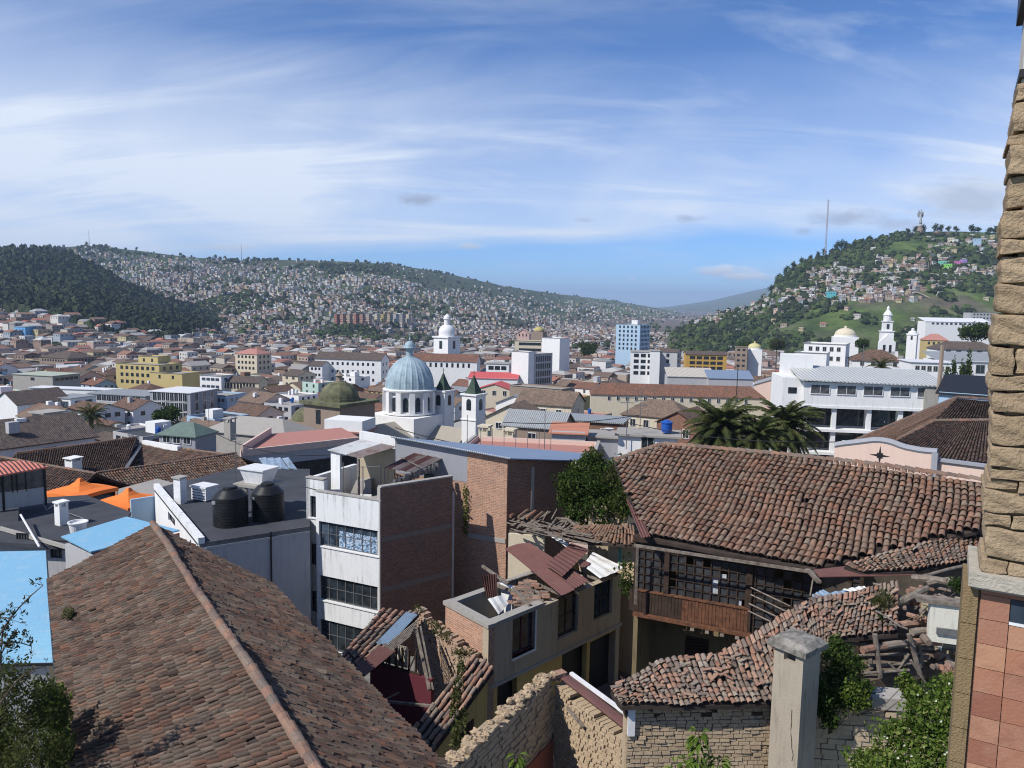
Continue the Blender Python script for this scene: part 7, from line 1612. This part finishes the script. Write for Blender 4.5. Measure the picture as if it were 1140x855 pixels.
def add_house(mb, x, y, z, w, d, h, yaw, rt, rh, win=0, g=random):
    co, si = math.cos(yaw), math.sin(yaw)
    T = lambda a, b, c: (x+a*co-b*si, y+a*si+b*co, z+c)
    a, b = w/2, d/2; mb.cur = 0
    mb.raw([T(-a,-b,-4),T(a,-b,-4),T(a,b,-4),T(-a,b,-4),T(-a,-b,h),T(a,-b,h),T(a,b,h),T(-a,b,h)], [(0,1,5,4),(1,2,6,5),(2,3,7,6),(3,0,4,7),(4,5,6,7)])
    mb.cur = 1; o = .3
    if rt == 0: mb.raw([T(-a-o,-b-o,h+.02),T(a+o,-b-o,h+.02),T(a+o,0,h+rh),T(-a-o,0,h+rh),T(a+o,b+o,h+.02),T(-a-o,b+o,h+.02)], [(0,1,2,3),(3,2,4,5),(1,4,2),(0,3,5),(0,5,4,1)])
    elif rt == 1: mb.raw([T(-a-o,-b-o,h+.02),T(a+o,-b-o,h+.02),T(a+o,b+o,h+.02),T(-a-o,b+o,h+.02),T(-a*.4,0,h+rh),T(a*.4,0,h+rh)], [(0,1,5,4),(2,3,4,5),(1,2,5),(3,0,4),(3,2,1,0)])
    else: mb.raw([T(-a+.1,-b+.1,h+.25),T(a-.1,-b+.1,h+.25),T(a-.1,b-.1,h+.25),T(-a+.1,b-.1,h+.25),T(-a+.1,-b+.1,h),T(a-.1,-b+.1,h),T(a-.1,b-.1,h),T(-a+.1,b-.1,h)], [(0,1,2,3),(0,4,5,1),(1,5,6,2),(2,6,7,3),(3,7,4,0)])
    if win:
        mb.cur = 2
        for r in range(win):
            for k in range(3):
                s = -a+w*(k+.5)/3+g.uniform(-.2,.2); zz = h-2.2-r*2.8
                if zz < 0: continue
                mb.raw([T(s-.5,-b-.05,zz),T(s+.5,-b-.05,zz),T(s+.5,-b-.05,zz+1.2),T(s-.5,-b-.05,zz+1.2)], [(0,1,2,3)])
                s2 = -b+d*(k+.5)/3; mb.raw([T(a+.05,s2-.5,zz),T(a+.05,s2+.5,zz),T(a+.05,s2+.5,zz+1.2),T(a+.05,s2-.5,zz+1.2)], [(0,1,2,3)])
    mb.cur = 0
g = random.Random(3)
# the rest of the street grid, then the scattered slopes
nst = 0
for (y, x, i, j) in town_cells(88, 760):
    if (i, j) in used_cells: continue
    xx = x+g.uniform(-1,1); yy = y+g.uniform(-1,1); w = 12.5*g.uniform(.7,1.0); d = 12*g.uniform(.7,1.0); zg = tz(xx, yy)
    if y < 300: continue
    if any((xx-a)**2+(yy-b)**2 < (c+5)**2 for a, b, c in KEEP): continue
    pt = proj((xx, yy, zg+9))
    if not (-25 < pt[0] < 1120): continue
    add_house(mw, xx, yy, zg, w, d, g.choice([5.5,6,8,8.5,9,11]), GY+g.uniform(-.08,.08)+(math.pi/2 if g.random() < .4 else 0), g.choice([0,0,1,2,2]), g.uniform(1.2,2.4), 2 if yy < 600 else 1, g); nst += 1
for i in idx:
    if Y[i] < 760 and X[i]**2 >= 0 and not (Y[i] > 700): continue
    far = Y[i] > 1500; s = g.uniform(4.2,7.8)*(1.0 if Y[i] < 2600 else 1.2)
    hh = g.choice([2.2,2.6,3,4,5.])
    add_house(mw, X[i], Y[i], Z[i], s, s*g.uniform(.7,1.2), hh, g.choice([GY, GY+.4, .2, -.9])+g.uniform(-.2,.2), g.choice([0,1,2,2,2]), g.uniform(.8,2), 1 if Y[i] < 1300 else 0, g); nst += 1
print('far houses', nst)
kindo('distant_houses', mw, [wallF, roofF, paneg], 'stuff')
# far apartment rows
def far_block(k, px_, label, mat):
    mm = march(px_, 362, 500, 4000)
    if not mm: return
    Yb = mm[1]; wd = 6.2*Yb/855; bld(label, px_, 349.5, Yb, wd*.62, wd*.8, -32, mat, 'flat', None, 0, (4,2,2), (wd*.12,1.8), 3.6, name='apartment_block', group='far apartment blocks', keep=False, z0=mm[2]-3)
for k in range(6): far_block(k, 375+k*7.2, ('reddish brown','pale rust','terracotta','brick red','rose brown','dull red')[k]+' apartment block in the far row below the hills', plaster('plaster_rust_%d' % (k % 3), ((.36,.17,.13),(.40,.23,.18),(.42,.33,.26))[k % 3], .2))
for k in range(6): far_block(k, 420+k*7, ('cream','pale yellow','sand','light grey','off white','beige')[k]+' apartment block in the far row, right of the reddish ones', (cream, ochre, tanp, greyp, concrete, cream)[k])
# coloured houses on the right hill and at the left
def hill_house(px, py, w, h, mat, label, Yh=None, yaw=-15):
    m = march(px, py, 600, 1500); 
    if not m: return
    t = thing('hill_house', label, 'house', (m[0], m[1], m[2]-2), R(yaw), 'coloured houses on the hills'); b = MB(); b.box((0,0,h/2+1), (w,w*.8,h+2)); part('wall', b, mat, t, local=True); r = MB(); r.slab([(-w/2-.3,-w*.4-.3,h+2.1),(w/2+.3,-w*.4-.3,h+2.1),(w/2+.3,w*.4+.3,h+2.6),(-w/2-.3,w*.4+.3,h+2.6)], .25); part('roof', r, roofmetal, t, local=True)
    put_windows(t, 'f', w, w*.8, [h-1.2], 3, 1, 1.2, paneg)
bright = lambda n, c: plaster(n, c, .15)
for a in ((1050,296,11,6,bright('paint_mint',(.20,.55,.42)),'mint green house on the right hill, left of the lime one'),(1055,299,9,6,bright('paint_lime',(.25,.62,.12)),'lime green house on the right hill'),(1066,296,9,6,bright('paint_magenta',(.60,.18,.42)),'magenta house on the right hill beside the lime one'),(1072,295,8,6,bright('paint_violet',(.32,.24,.55)),'violet house on the right hill'),(925,333,11,9,bright('paint_teal',(.12,.42,.45)),'teal house at the foot of the right hill'),(1087,275,10,11,bluep,'tall pale house high on the right hill'),(1058,272,8,9,cream,'cream tall house near the top of the right hill'),(1063,273,7,8,white,'white tall house near the top of the right hill'),(28,379,12,12,bright('paint_sky',(.14,.36,.62)),'bright blue house on the lower left slope'),(16,381,9,10,bright('paint_red',(.42,.09,.08)),'dark red house left of the bright blue one')): hill_house(*a)
bld('long cream barrack building on the shoulder of the right hill', 1092, 303, 1040, 44, 10, -3, cream, 'gablex', tU[2], 2.5, (1,12,0), (1.4,1.6), name='long_building', keep=False, z0=None)
# trees: forest, scattered
def crowns(mb, X, Y, Z, s, g, tall=1.2):
    for i in range(len(X)):
        r = s[i]; ball(mb, (X[i], Y[i], Z[i]+r*tall*.6), (r, r, r*tall), int(g.random()*1e6), 6, 4, .35)
leafF = island('far_foliage', [(.012,.020,.010),(.018,.030,.012),(.028,.042,.016),(.016,.026,.014),(.036,.052,.018)], .95, .1)
leafG = island('hill_foliage', [(.014,.024,.010),(.022,.038,.013),(.045,.075,.02),(.026,.04,.014),(.06,.085,.025)], .95, .1)
n = 16000; fx = RNG.uniform(-25, 262, n); fy = RNG.uniform(268, 384, n); s_ = inpoly(fx, fy, FOREST); fx, fy = fx[s_], fy[s_]
X2, Y2, ok2 = march_many(fx, fy, 560, 2800, 160); X2, Y2 = X2[ok2], Y2[ok2]; Z2 = terr(X2, Y2)
m = MB(); crowns(m, X2[:5200], Y2[:5200], Z2[:5200], 2.2+4.0*RNG.random(5200)**2, g, 1.15); kindo('forest', m, leafF, 'stuff')
tr = np.nonzero(ok & ~isH & ~forest & (Y > 650))[0]; pt_ = tr[(pan[tr]) & (RNG.random(len(tr)) < .42)]; lt_ = tr[(~pan[tr]) & (RNG.random(len(tr)) < np.where(fbm(X[tr], Y[tr], 150, 14) < -.35, .55, .05))]
grass_n = fbm(X[pt_], Y[pt_], 120, 2)+.5*fbm(X[pt_], Y[pt_], 45, 8); lower = (py[pt_] > 318) & (px[pt_] > 1010) & (py[pt_] < 345)
pt_ = pt_[(grass_n < .36) & ~(lower & (grass_n > -.3))]
m = MB(); crowns(m, X[pt_], Y[pt_], Z[pt_]-.6, 1.4+4.0*RNG.random(len(pt_))**1.9, g, .85); kindo('hill_trees', m, leafG, 'stuff')
m = MB(); crowns(m, X[lt_], Y[lt_], Z[lt_], RNG.uniform(2.5,6.5,len(lt_)), g, .8); kindo('slope_trees', m, leafG, 'stuff')
# skyline trees one by one
k = 0
def sky_tree(px, r, label, tall=1.0, group='trees on the skyline of the right hill', Y=1245, drop=0):
    x = (px-570)/859.7*Y; z = tz(x, Y)-drop; t = thing('pine_tree', label, 'tree', (x, Y, z), 0, group); b = MB(); bl = [((x+gq.uniform(-.4,.4)*r, Y, z+r*(.35+.5*q)*tall), (r*.75,r*.75,r*.55*tall)) for q in (0,.7,1.3)]; leaves(b, bl, 420, r*.16, seed=int(px), shell=.3); part('crown', b, leafd, t, uv=False); m = MB(); m.tube([(x,Y,z-1),(x,Y,z+r*1.6*tall)], [r*.1,r*.05], 5); part('trunk', m, bark, t)
gq = random.Random(50)
for i, (px_, r_, tl_) in enumerate(((848,5,1.2),(856,6,1.1),(864,6.5,1.1),(872,6,1.3),(880,6,1.2),(888,5.5,1.3),(897,5,1.2),(905,5,1.4),(912,5,1.6),(926,6.5,1.7),(931,6,1.8),(936,5,1.4),(945,4,1.),(953,5,.9),(961,6,.8),(972,3,1),(985,4,.9),(996,4,.8),(1004,5,1),(1012,6,1.1),(1018,6.5,1.2),(1033,6,1.3),(1040,6,1.1),(1048,5,1),(1056,5,1),(1073,7,1),(1080,6,.8),(1093,6,.8),(1100,7,.9),(1107,6,.8))):
    sky_tree(px_, r_, ('small','medium','large','broad','slender','stout','tall','low','bushy','thin')[i % 10]+' dark skyline tree, right hill, '+('left of the radio mast' if px_ < 919 else 'near the statue' if 995 < px_ < 1050 else 'between mast and statue' if px_ < 996 else 'right of the statue'), tl_)
for i, (px_, r_) in enumerate(((97,6),(152,5),(240,7),(250,6),(283,6),(425,4))): sky_tree(px_, r_, ('large lone tree above the forest near the mast','lone tree on the crest above the forest edge','left tree of the pair on the middle crest','right tree of the pair on the middle crest','tree on the crest right of the middle mast','small tree on the crest above the apartment row')[i], 1.2, 'trees on the crest of the left hills', float(np.interp(px_, *R1L))-15)
# statue and mast
x = at(1025,245,Y=1235).x; zb = tz(x, 1235)-2; p1 = at(1025,252,Y=1235).z; p2 = at(1026,232,Y=1235).z; H_ = (p2-p1)*1.04
t = thing('winged_statue', 'huge grey winged statue with one raised arm on a plinth, top of the right hill', 'statue', (x,1235,zb)); b0 = p1-zb
m = MB(); m.lathe((0,0,0), [(5,0),(4.6,b0*.6),(3.8,b0*.7),(3.5,b0*.98),(4,b0)], 12); part('plinth', m, stone, t, local=True)
m = MB(); m.lathe((0,0,b0), [(3.2,0),(3.4,1.4),(2.8,2.6),(2.2,3.2)], 16); part('globe', m, greyp, t, local=True)
m = MB(); s = H_/30; z_ = b0+3; P_ = [(2.9,0),(2.6,4),(2.0,9),(1.5,13),(1.25,15.5),(1.9,18.5),(1.7,20),(.7,20.8),(.6,21.4),(1.1,22.3),(1.1,23.4),(.6,24.4)]; m.lathe((0,0,z_), [(a*s*.9,b*s) for a, b in P_], 16)
m.tube([(-1.5*s,0,z_+19.5*s),(-3.8*s,-1*s,z_+20.5*s),(-5.2*s,-1.2*s,z_+24*s)], [.7*s,.6*s,.4*s], 7); m.tube([(1.5*s,0,z_+19.3*s),(3*s,-1.5*s,z_+16.5*s),(2.0*s,-3*s,z_+14.5*s)], [.7*s,.6*s,.4*s], 7); part('figure', m, plaster('statue_grey', (.34,.35,.36), .5), t, local=True, smooth_=True)
m2 = MB()
for sg in (-1, 1):
    q = [(sg*.8*s,z_+15*s),(sg*2.4*s,z_+20*s),(sg*4.6*s,z_+20.5*s),(sg*5.4*s,z_+17*s),(sg*4.4*s,z_+12.5*s),(sg*2.2*s,z_+10.5*s)]; F = [(a,1.2*s,c) for a,c in q]; B_ = [(a,2.0*s,c) for a,c in q]; m2.raw(F+B_, [tuple(range(6)), tuple(range(11,5,-1))]+[((i+1)%6,i,6+i,6+(i+1)%6) for i in range(6)])
part('wings', m2, plaster('statue_grey', (.34,.35,.36), .5), t, local=True)
x = at(920,260,Y=1240).x; zb = tz(x,1240)-2; H_ = at(921,222,Y=1240).z-zb; m = MB()
for a in range(3): an = a*2.094; m.tube([(x+1.2*math.cos(an),1240+1.2*math.sin(an),zb),(x+.9*math.cos(an),1240+.9*math.sin(an),zb+H_)], .28, 4)
for k in range(40): z = zb+H_*k/40; a = k % 3*2.094; b = (k+1) % 3*2.094; m.tube([(x+1.1*math.cos(a),1240+1.1*math.sin(a),z),(x+1.1*math.cos(b),1240+1.1*math.sin(b),z+H_/40)], .18, 4)
solo('radio_mast', m, rusty('mast_paint', (.42,.35,.36), (.3,.1,.08), .4), 'thin lattice radio mast rising above the right hill', 'mast')
for px_, yt, lab in ((100,256,'thin radio mast on the crest of the left hills, nearest the forest'),(268,271,'thin radio mast on the middle crest of the left hills')):
    Yq = float(np.interp(px_, *R1L))-20; x = (px_-570)/859.7*Yq; zb = tz(x,Yq)-3; m = MB(); m.tube([(x,Yq,zb),(x,Yq,at(px_,yt,Y=Yq).z)], [.9,.4], 4); solo('radio_mast', m, metal, lab, 'mast')
# roads and bare terraces on the right hill
def drape(name, pts, wd, mat, lift=1.2):
    P = [march(a, b, 700, 1500) for a, b in pts]; P = [p for p in P if p]; m = MB()
    for p, q in zip(P, P[1:]):
        for i in range(6):
            a = [p[k]+(q[k]-p[k])*i/6 for k in (0,1)]; b = [p[k]+(q[k]-p[k])*(i+1)/6 for k in (0,1)]
            e = [(a[0],a[1]-wd/2), (b[0],b[1]-wd/2), (b[0],b[1]+wd/2), (a[0],a[1]+wd/2)]; m.poly([(x_,y_,tz(x_,y_)+lift) for x_, y_ in e])
    kindo(name, m, mat, 'structure')
earth2 = simple('earth_pale', (.30,.24,.19), .97, .35, .1)
drape('hill_road', [(955,305),(985,304.5),(1015,305.5),(1045,307)], 12, earth2); drape('hill_road', [(900,318),(930,312),(960,312)], 9, earth2); drape('hill_terrace', [(1035,316),(1065,314),(1100,315)], 34, simple('gravel_grey', (.24,.23,.21), .97, .3, .1)); drape('hill_road', [(1000,322),(1020,327),(1035,333)], 7, earth2)
# ---- ground sheet
ys = np.concatenate([np.linspace(-60, 60, 13), np.geomspace(70, 30000, 190)]); rows = []
A_ = np.linspace(-1.15, 1.25, 330); Vv = []
for y in ys:
    k = max(y, 60)+15; xs = A_*k*1.0; zz = terr(xs, np.full(len(xs), max(y, 1.0))); zz = zz-(.6 if y > 60 else 0); Vv.append(np.stack([xs, np.full(len(xs), y), zz], 1))
V = np.concatenate(Vv); nc = len(A_); nr = len(ys); I = np.arange(nr*nc).reshape(nr, nc); Fq = np.stack([I[:-1,:-1], I[:-1,1:], I[1:,1:], I[1:,:-1]], -1).reshape(-1, 4)
m = MB(); m.grid_arr(V, Fq)
t = NT('ground'); ob = t.coord('Object'); n1 = t.noise(ob, .006, 8, .62); n2 = t.noise(ob, .03, 6, .65); n3 = t.noise(ob, .0022, 5, .6)
green = t.ramp(n2, [(.3,(.025,.042,.014)),(.5,(.06,.095,.024)),(.62,(.095,.14,.034)),(.75,(.14,.135,.055))]); brown = t.ramp(n2, [(.3,(.08,.065,.05)),(.6,(.15,.125,.10)),(.8,(.22,.19,.15))])
sep = t.add('SeparateXYZ', {'Vector': ob}); ht = t.mr(sep.outputs[2], -54, -40); f = t.math('MULTIPLY', ht, t.mr(n1, .35, .5)); near = t.mr(sep.outputs[1], 500, 900); f = t.math('MULTIPLY', f, near)
col = t.mix(f, brown, green); col = t.mix(t.mr(sep.outputs[0], 450, 150), col, t.mix(.55, col, (.02,.03,.018))); t.out(col, .97)
kindo('ground', m, t.m, 'structure', smooth_=True)
# streets between the blocks and courtyards
road = MB()
st = simple('courtyard_paving', (.20,.19,.175), .95, .4, 1.2)
for (x0, x1, y0, y1, z) in ((-14,-1,22,40,-19.2),(2,16,24,42,-20.3)): road.prism([(x0,y0),(x1,y0),(x1,y1),(x0,y1)], z-.3, z)
kindo('courtyard_floor', road, st, 'structure')
# ================================================================== light, sky, air
SAZ = R(32)   # the sun stands to the left and behind the camera
SEL = R(46)
S = Vector((-math.cos(SAZ)*math.cos(SEL), -math.sin(SAZ)*math.cos(SEL), math.sin(SEL)))
ld = bpy.data.lights.new('sun', 'SUN'); ld.energy = 5.0; ld.angle = R(.5); ld.color = (1, .955, .89); lo = bpy.data.objects.new('sun', ld); C.objects.link(lo); lo.rotation_euler = S.to_track_quat('Z', 'Y').to_euler()
w = bpy.data.worlds.new('World'); sc.world = w; w.use_nodes = True; nt = w.node_tree; nn = nt.nodes
class WT_(NT):
    def __init__(s): s.t = nt; s.n = nn
q = WT_(); bg = nn['Background']
sky = q.add('TexSky', sky_type='NISHITA'); sky.sun_disc = False; sky.sun_elevation = SEL; sky.sun_rotation = math.atan2(S.x, S.y); sky.altitude = 2800; sky.air_density = 1.0; sky.dust_density = .3; sky.ozone_density = 2.5
g_ = q.add('TexCoord').outputs['Generated']; sp = q.add('SeparateXYZ', {'Vector': g_}); zz = q.math('MAXIMUM', sp.outputs[2], .0)
inv = q.math('DIVIDE', 1., q.math('ADD', zz, .30)); pl = q.add('CombineXYZ', {'X': q.math('MULTIPLY', sp.outputs[0], inv), 'Y': q.math('MULTIPLY', sp.outputs[1], inv), 'Z': 0.}).outputs[0]
def mp(rot, scale, loc=(0,0,0)): return q.add('Mapping', {'Vector': pl, 'Rotation': (0,0,rot), 'Scale': scale, 'Location': loc}).outputs[0]
# thin cirrus: soft veils and curved fibres, thickest in a band over the hills
veil = q.noise(mp(.3, (.7,.6,1), (3,1,0)), 1.3, 5, .5, .8)
fib = q.noise(mp(.75, (.55,2.6,1), (1,2,0)), 1.5, 9, .6, 1.1)
fib2 = q.noise(mp(-.5, (.6,2.2,1), (5,4,0)), 1.7, 9, .6, 1.4)
nb = q.add('Mapping', {'Vector': g_, 'Scale': (2.2,2.2,10.)}).outputs[0]
wis = q.noise(nb, 1.5, 6, .55, .5)
edge = q.math('ADD', zz, q.math('MULTIPLY', q.math('SUBTRACT', wis, .5), .035))
edge = q.math('ADD', edge, q.mr(sp.outputs[0], -.45, .15, .05, .0))
edge = q.math('ADD', edge, q.mr(sp.outputs[0], .25, .5, .0, .012))
band = q.math('MULTIPLY', q.mr(edge, .082, .102), q.mr(zz, .30, .13))
d = q.math('MULTIPLY', band, q.math('ADD', .40, q.math('MULTIPLY', q.mr(veil, .38, .62), .40)))
d = q.math('ADD', d, q.math('MULTIPLY', q.math('MULTIPLY', band, q.mr(fib, .42, .66)), .40))
up_ = q.mr(zz, .09, .15)
hi = q.math('MULTIPLY', q.math('MULTIPLY', q.mr(veil, .42, .66), q.mr(fib, .40, .70)), q.math('MULTIPLY', up_, .30))
hi2 = q.math('MULTIPLY', q.math('MULTIPLY', q.mr(veil, .60, .40), q.mr(fib2, .50, .76)), q.math('MULTIPLY', up_, .34))
left = q.math('MULTIPLY', q.math('MULTIPLY', q.mr(sp.outputs[0], -.10, -.58, 0, .30), q.mr(zz, .40, .15)), q.math('MULTIPLY', q.mr(zz, .075, .12), q.mr(veil, .3, .55, .6, 1)))
strand = q.math('MULTIPLY', q.mr(wis, .50, .66, 0, .35), q.math('MULTIPLY', q.mr(zz, .030, .05), q.mr(zz, .085, .065)))
dens = q.math('MINIMUM', q.math('ADD', q.math('ADD', d, left), q.math('ADD', q.math('ADD', hi, hi2), strand)), .92)
def direc(px, py): v = ray(px, py).normalized(); return v
def puff(px, py, rx, ry, thr=.5, sc_=40, soft=.12, seed=0):
    v = direc(px, py); 
    dx = q.math('SUBTRACT', q.math('DIVIDE', sp.outputs[0], q.math('MAXIMUM', sp.outputs[1], .01)), v.x/v.y); dz = q.math('SUBTRACT', q.math('DIVIDE', sp.outputs[2], q.math('MAXIMUM', sp.outputs[1], .01)), v.z/v.y)
    a = q.math('DIVIDE', dx, rx/855); b = q.math('DIVIDE', dz, ry/855); r2 = q.math('ADD', q.math('MULTIPLY', a, a), q.math('MULTIPLY', b, b))
    n = q.noise(q.add('Mapping', {'Vector': g_, 'Location': (seed,seed*2,0), 'Scale': (1,1,2.2)}).outputs[0], sc_, 6, .6, .3)
    f = q.math('SUBTRACT', 1., q.math('SQRT', r2)); f = q.math('ADD', f, q.math('MULTIPLY', q.math('SUBTRACT', n, .5), 1.5))
    fr = q.math('GREATER_THAN', sp.outputs[1], .01)
    return q.math('MULTIPLY', q.mr(f, thr-soft*1.5, thr+soft*2.5), fr), b
cum = 0.; shade = 0.
white_c = (.93,.95,1.0)
def over(col, mask, c): return q.mix(mask, col, c)
skyc = q.mix(1.0, sky.outputs[0], (.86,1.26,1.74), 'MULTIPLY')
K = 12.2
base = q.mix(dens, skyc, tuple(x*K for x in (.83,.90,1.0)))
for (px_, py_, rx, ry, thr, s_, dark) in ((805,301,60,10,.42,34,0),(835,308,42,8,.42,38,0),(704,311,8,4,.5,60,0),(250,275,62,8,.45,36,1),(525,274,26,6,.5,50,1)):
    mk, b = puff(px_, py_, rx, ry, thr, s_, .12, px_*.01); lit = q.mr(b, -.8, .5); c = q.mix(lit, tuple(x*K*.62 for x in (.80,.87,1.)), tuple(x*K*(1.08 if not dark else .82) for x in (.96,.98,1.)))
    base = over(base, q.math('MULTIPLY', mk, .85 if not dark else .6), c)
for (px_, py_, rx, ry, op_, s_) in ((465,222,34,10,.75,45),(940,242,70,14,.6,30),(1075,222,90,34,.5,16),(765,243,26,6,.5,60),(650,245,22,4,.35,60),(895,258,16,6,.45,60),(1000,250,60,10,.4,30)):
    mk, b = puff(px_, py_, rx, ry, .48, s_, .16, px_*.013); base = over(base, q.math('MULTIPLY', mk, op_), tuple(x*K*.50 for x in (.66,.76,1.)))
q.t.links.new(base, bg.inputs['Color']); bg.inputs['Strength'].default_value = .083
# haze: one closed box of thin air round everything
x0, x1, y0, y1, z0, z1 = -41000, 43000, -200, 30500, 0, 0
zmin = min(float(V[:,2].min()), -90)-1
zmax = float(V[:,2].max())+40
hz = MB(); hz.hexa([(x0,y0,zmin),(x1,y0,zmin),(x1,y1,zmin),(x0,y1,zmin)], [(x0,y0,zmax),(x1,y0,zmax),(x1,y1,zmax),(x0,y1,zmax)])
hm = bpy.data.materials.new('haze'); hm.use_nodes = True; hn = hm.node_tree; hn.nodes.clear(); o_ = hn.nodes.new('ShaderNodeOutputMaterial'); v_ = hn.nodes.new('ShaderNodeVolumePrincipled')
v_.inputs['Color'].default_value = (.55,.72,1,1); v_.inputs['Density'].default_value = HAZE; v_.inputs['Anisotropy'].default_value = 0.0; hn.links.new(v_.outputs[0], o_.inputs['Volume'])
if HAZE > 0: kindo('haze', hz, hm, 'stuff')
sc.view_settings.view_transform = 'Standard'; sc.view_settings.look = 'None'; sc.view_settings.exposure = 0.08; sc.view_settings.gamma = 1
sc.render.engine = 'CYCLES'; cy = sc.cycles; cy.max_bounces = 5; cy.diffuse_bounces = 3; cy.glossy_bounces = 2; cy.transmission_bounces = 2; cy.transparent_max_bounces = 6; cy.volume_bounces = 0; cy.caustics_reflective = False; cy.caustics_refractive = False; cy.sample_clamp_indirect = 5
try: cy.use_denoising = True; cy.denoiser = 'OPENIMAGEDENOISE'; cy.denoising_input_passes = 'RGB_ALBEDO_NORMAL'; cy.denoising_prefilter = 'ACCURATE'
except Exception: pass
cy.use_adaptive_sampling = True; cy.adaptive_threshold = .01; cy.filter_width = 1.1
print('objects', len(bpy.data.objects))
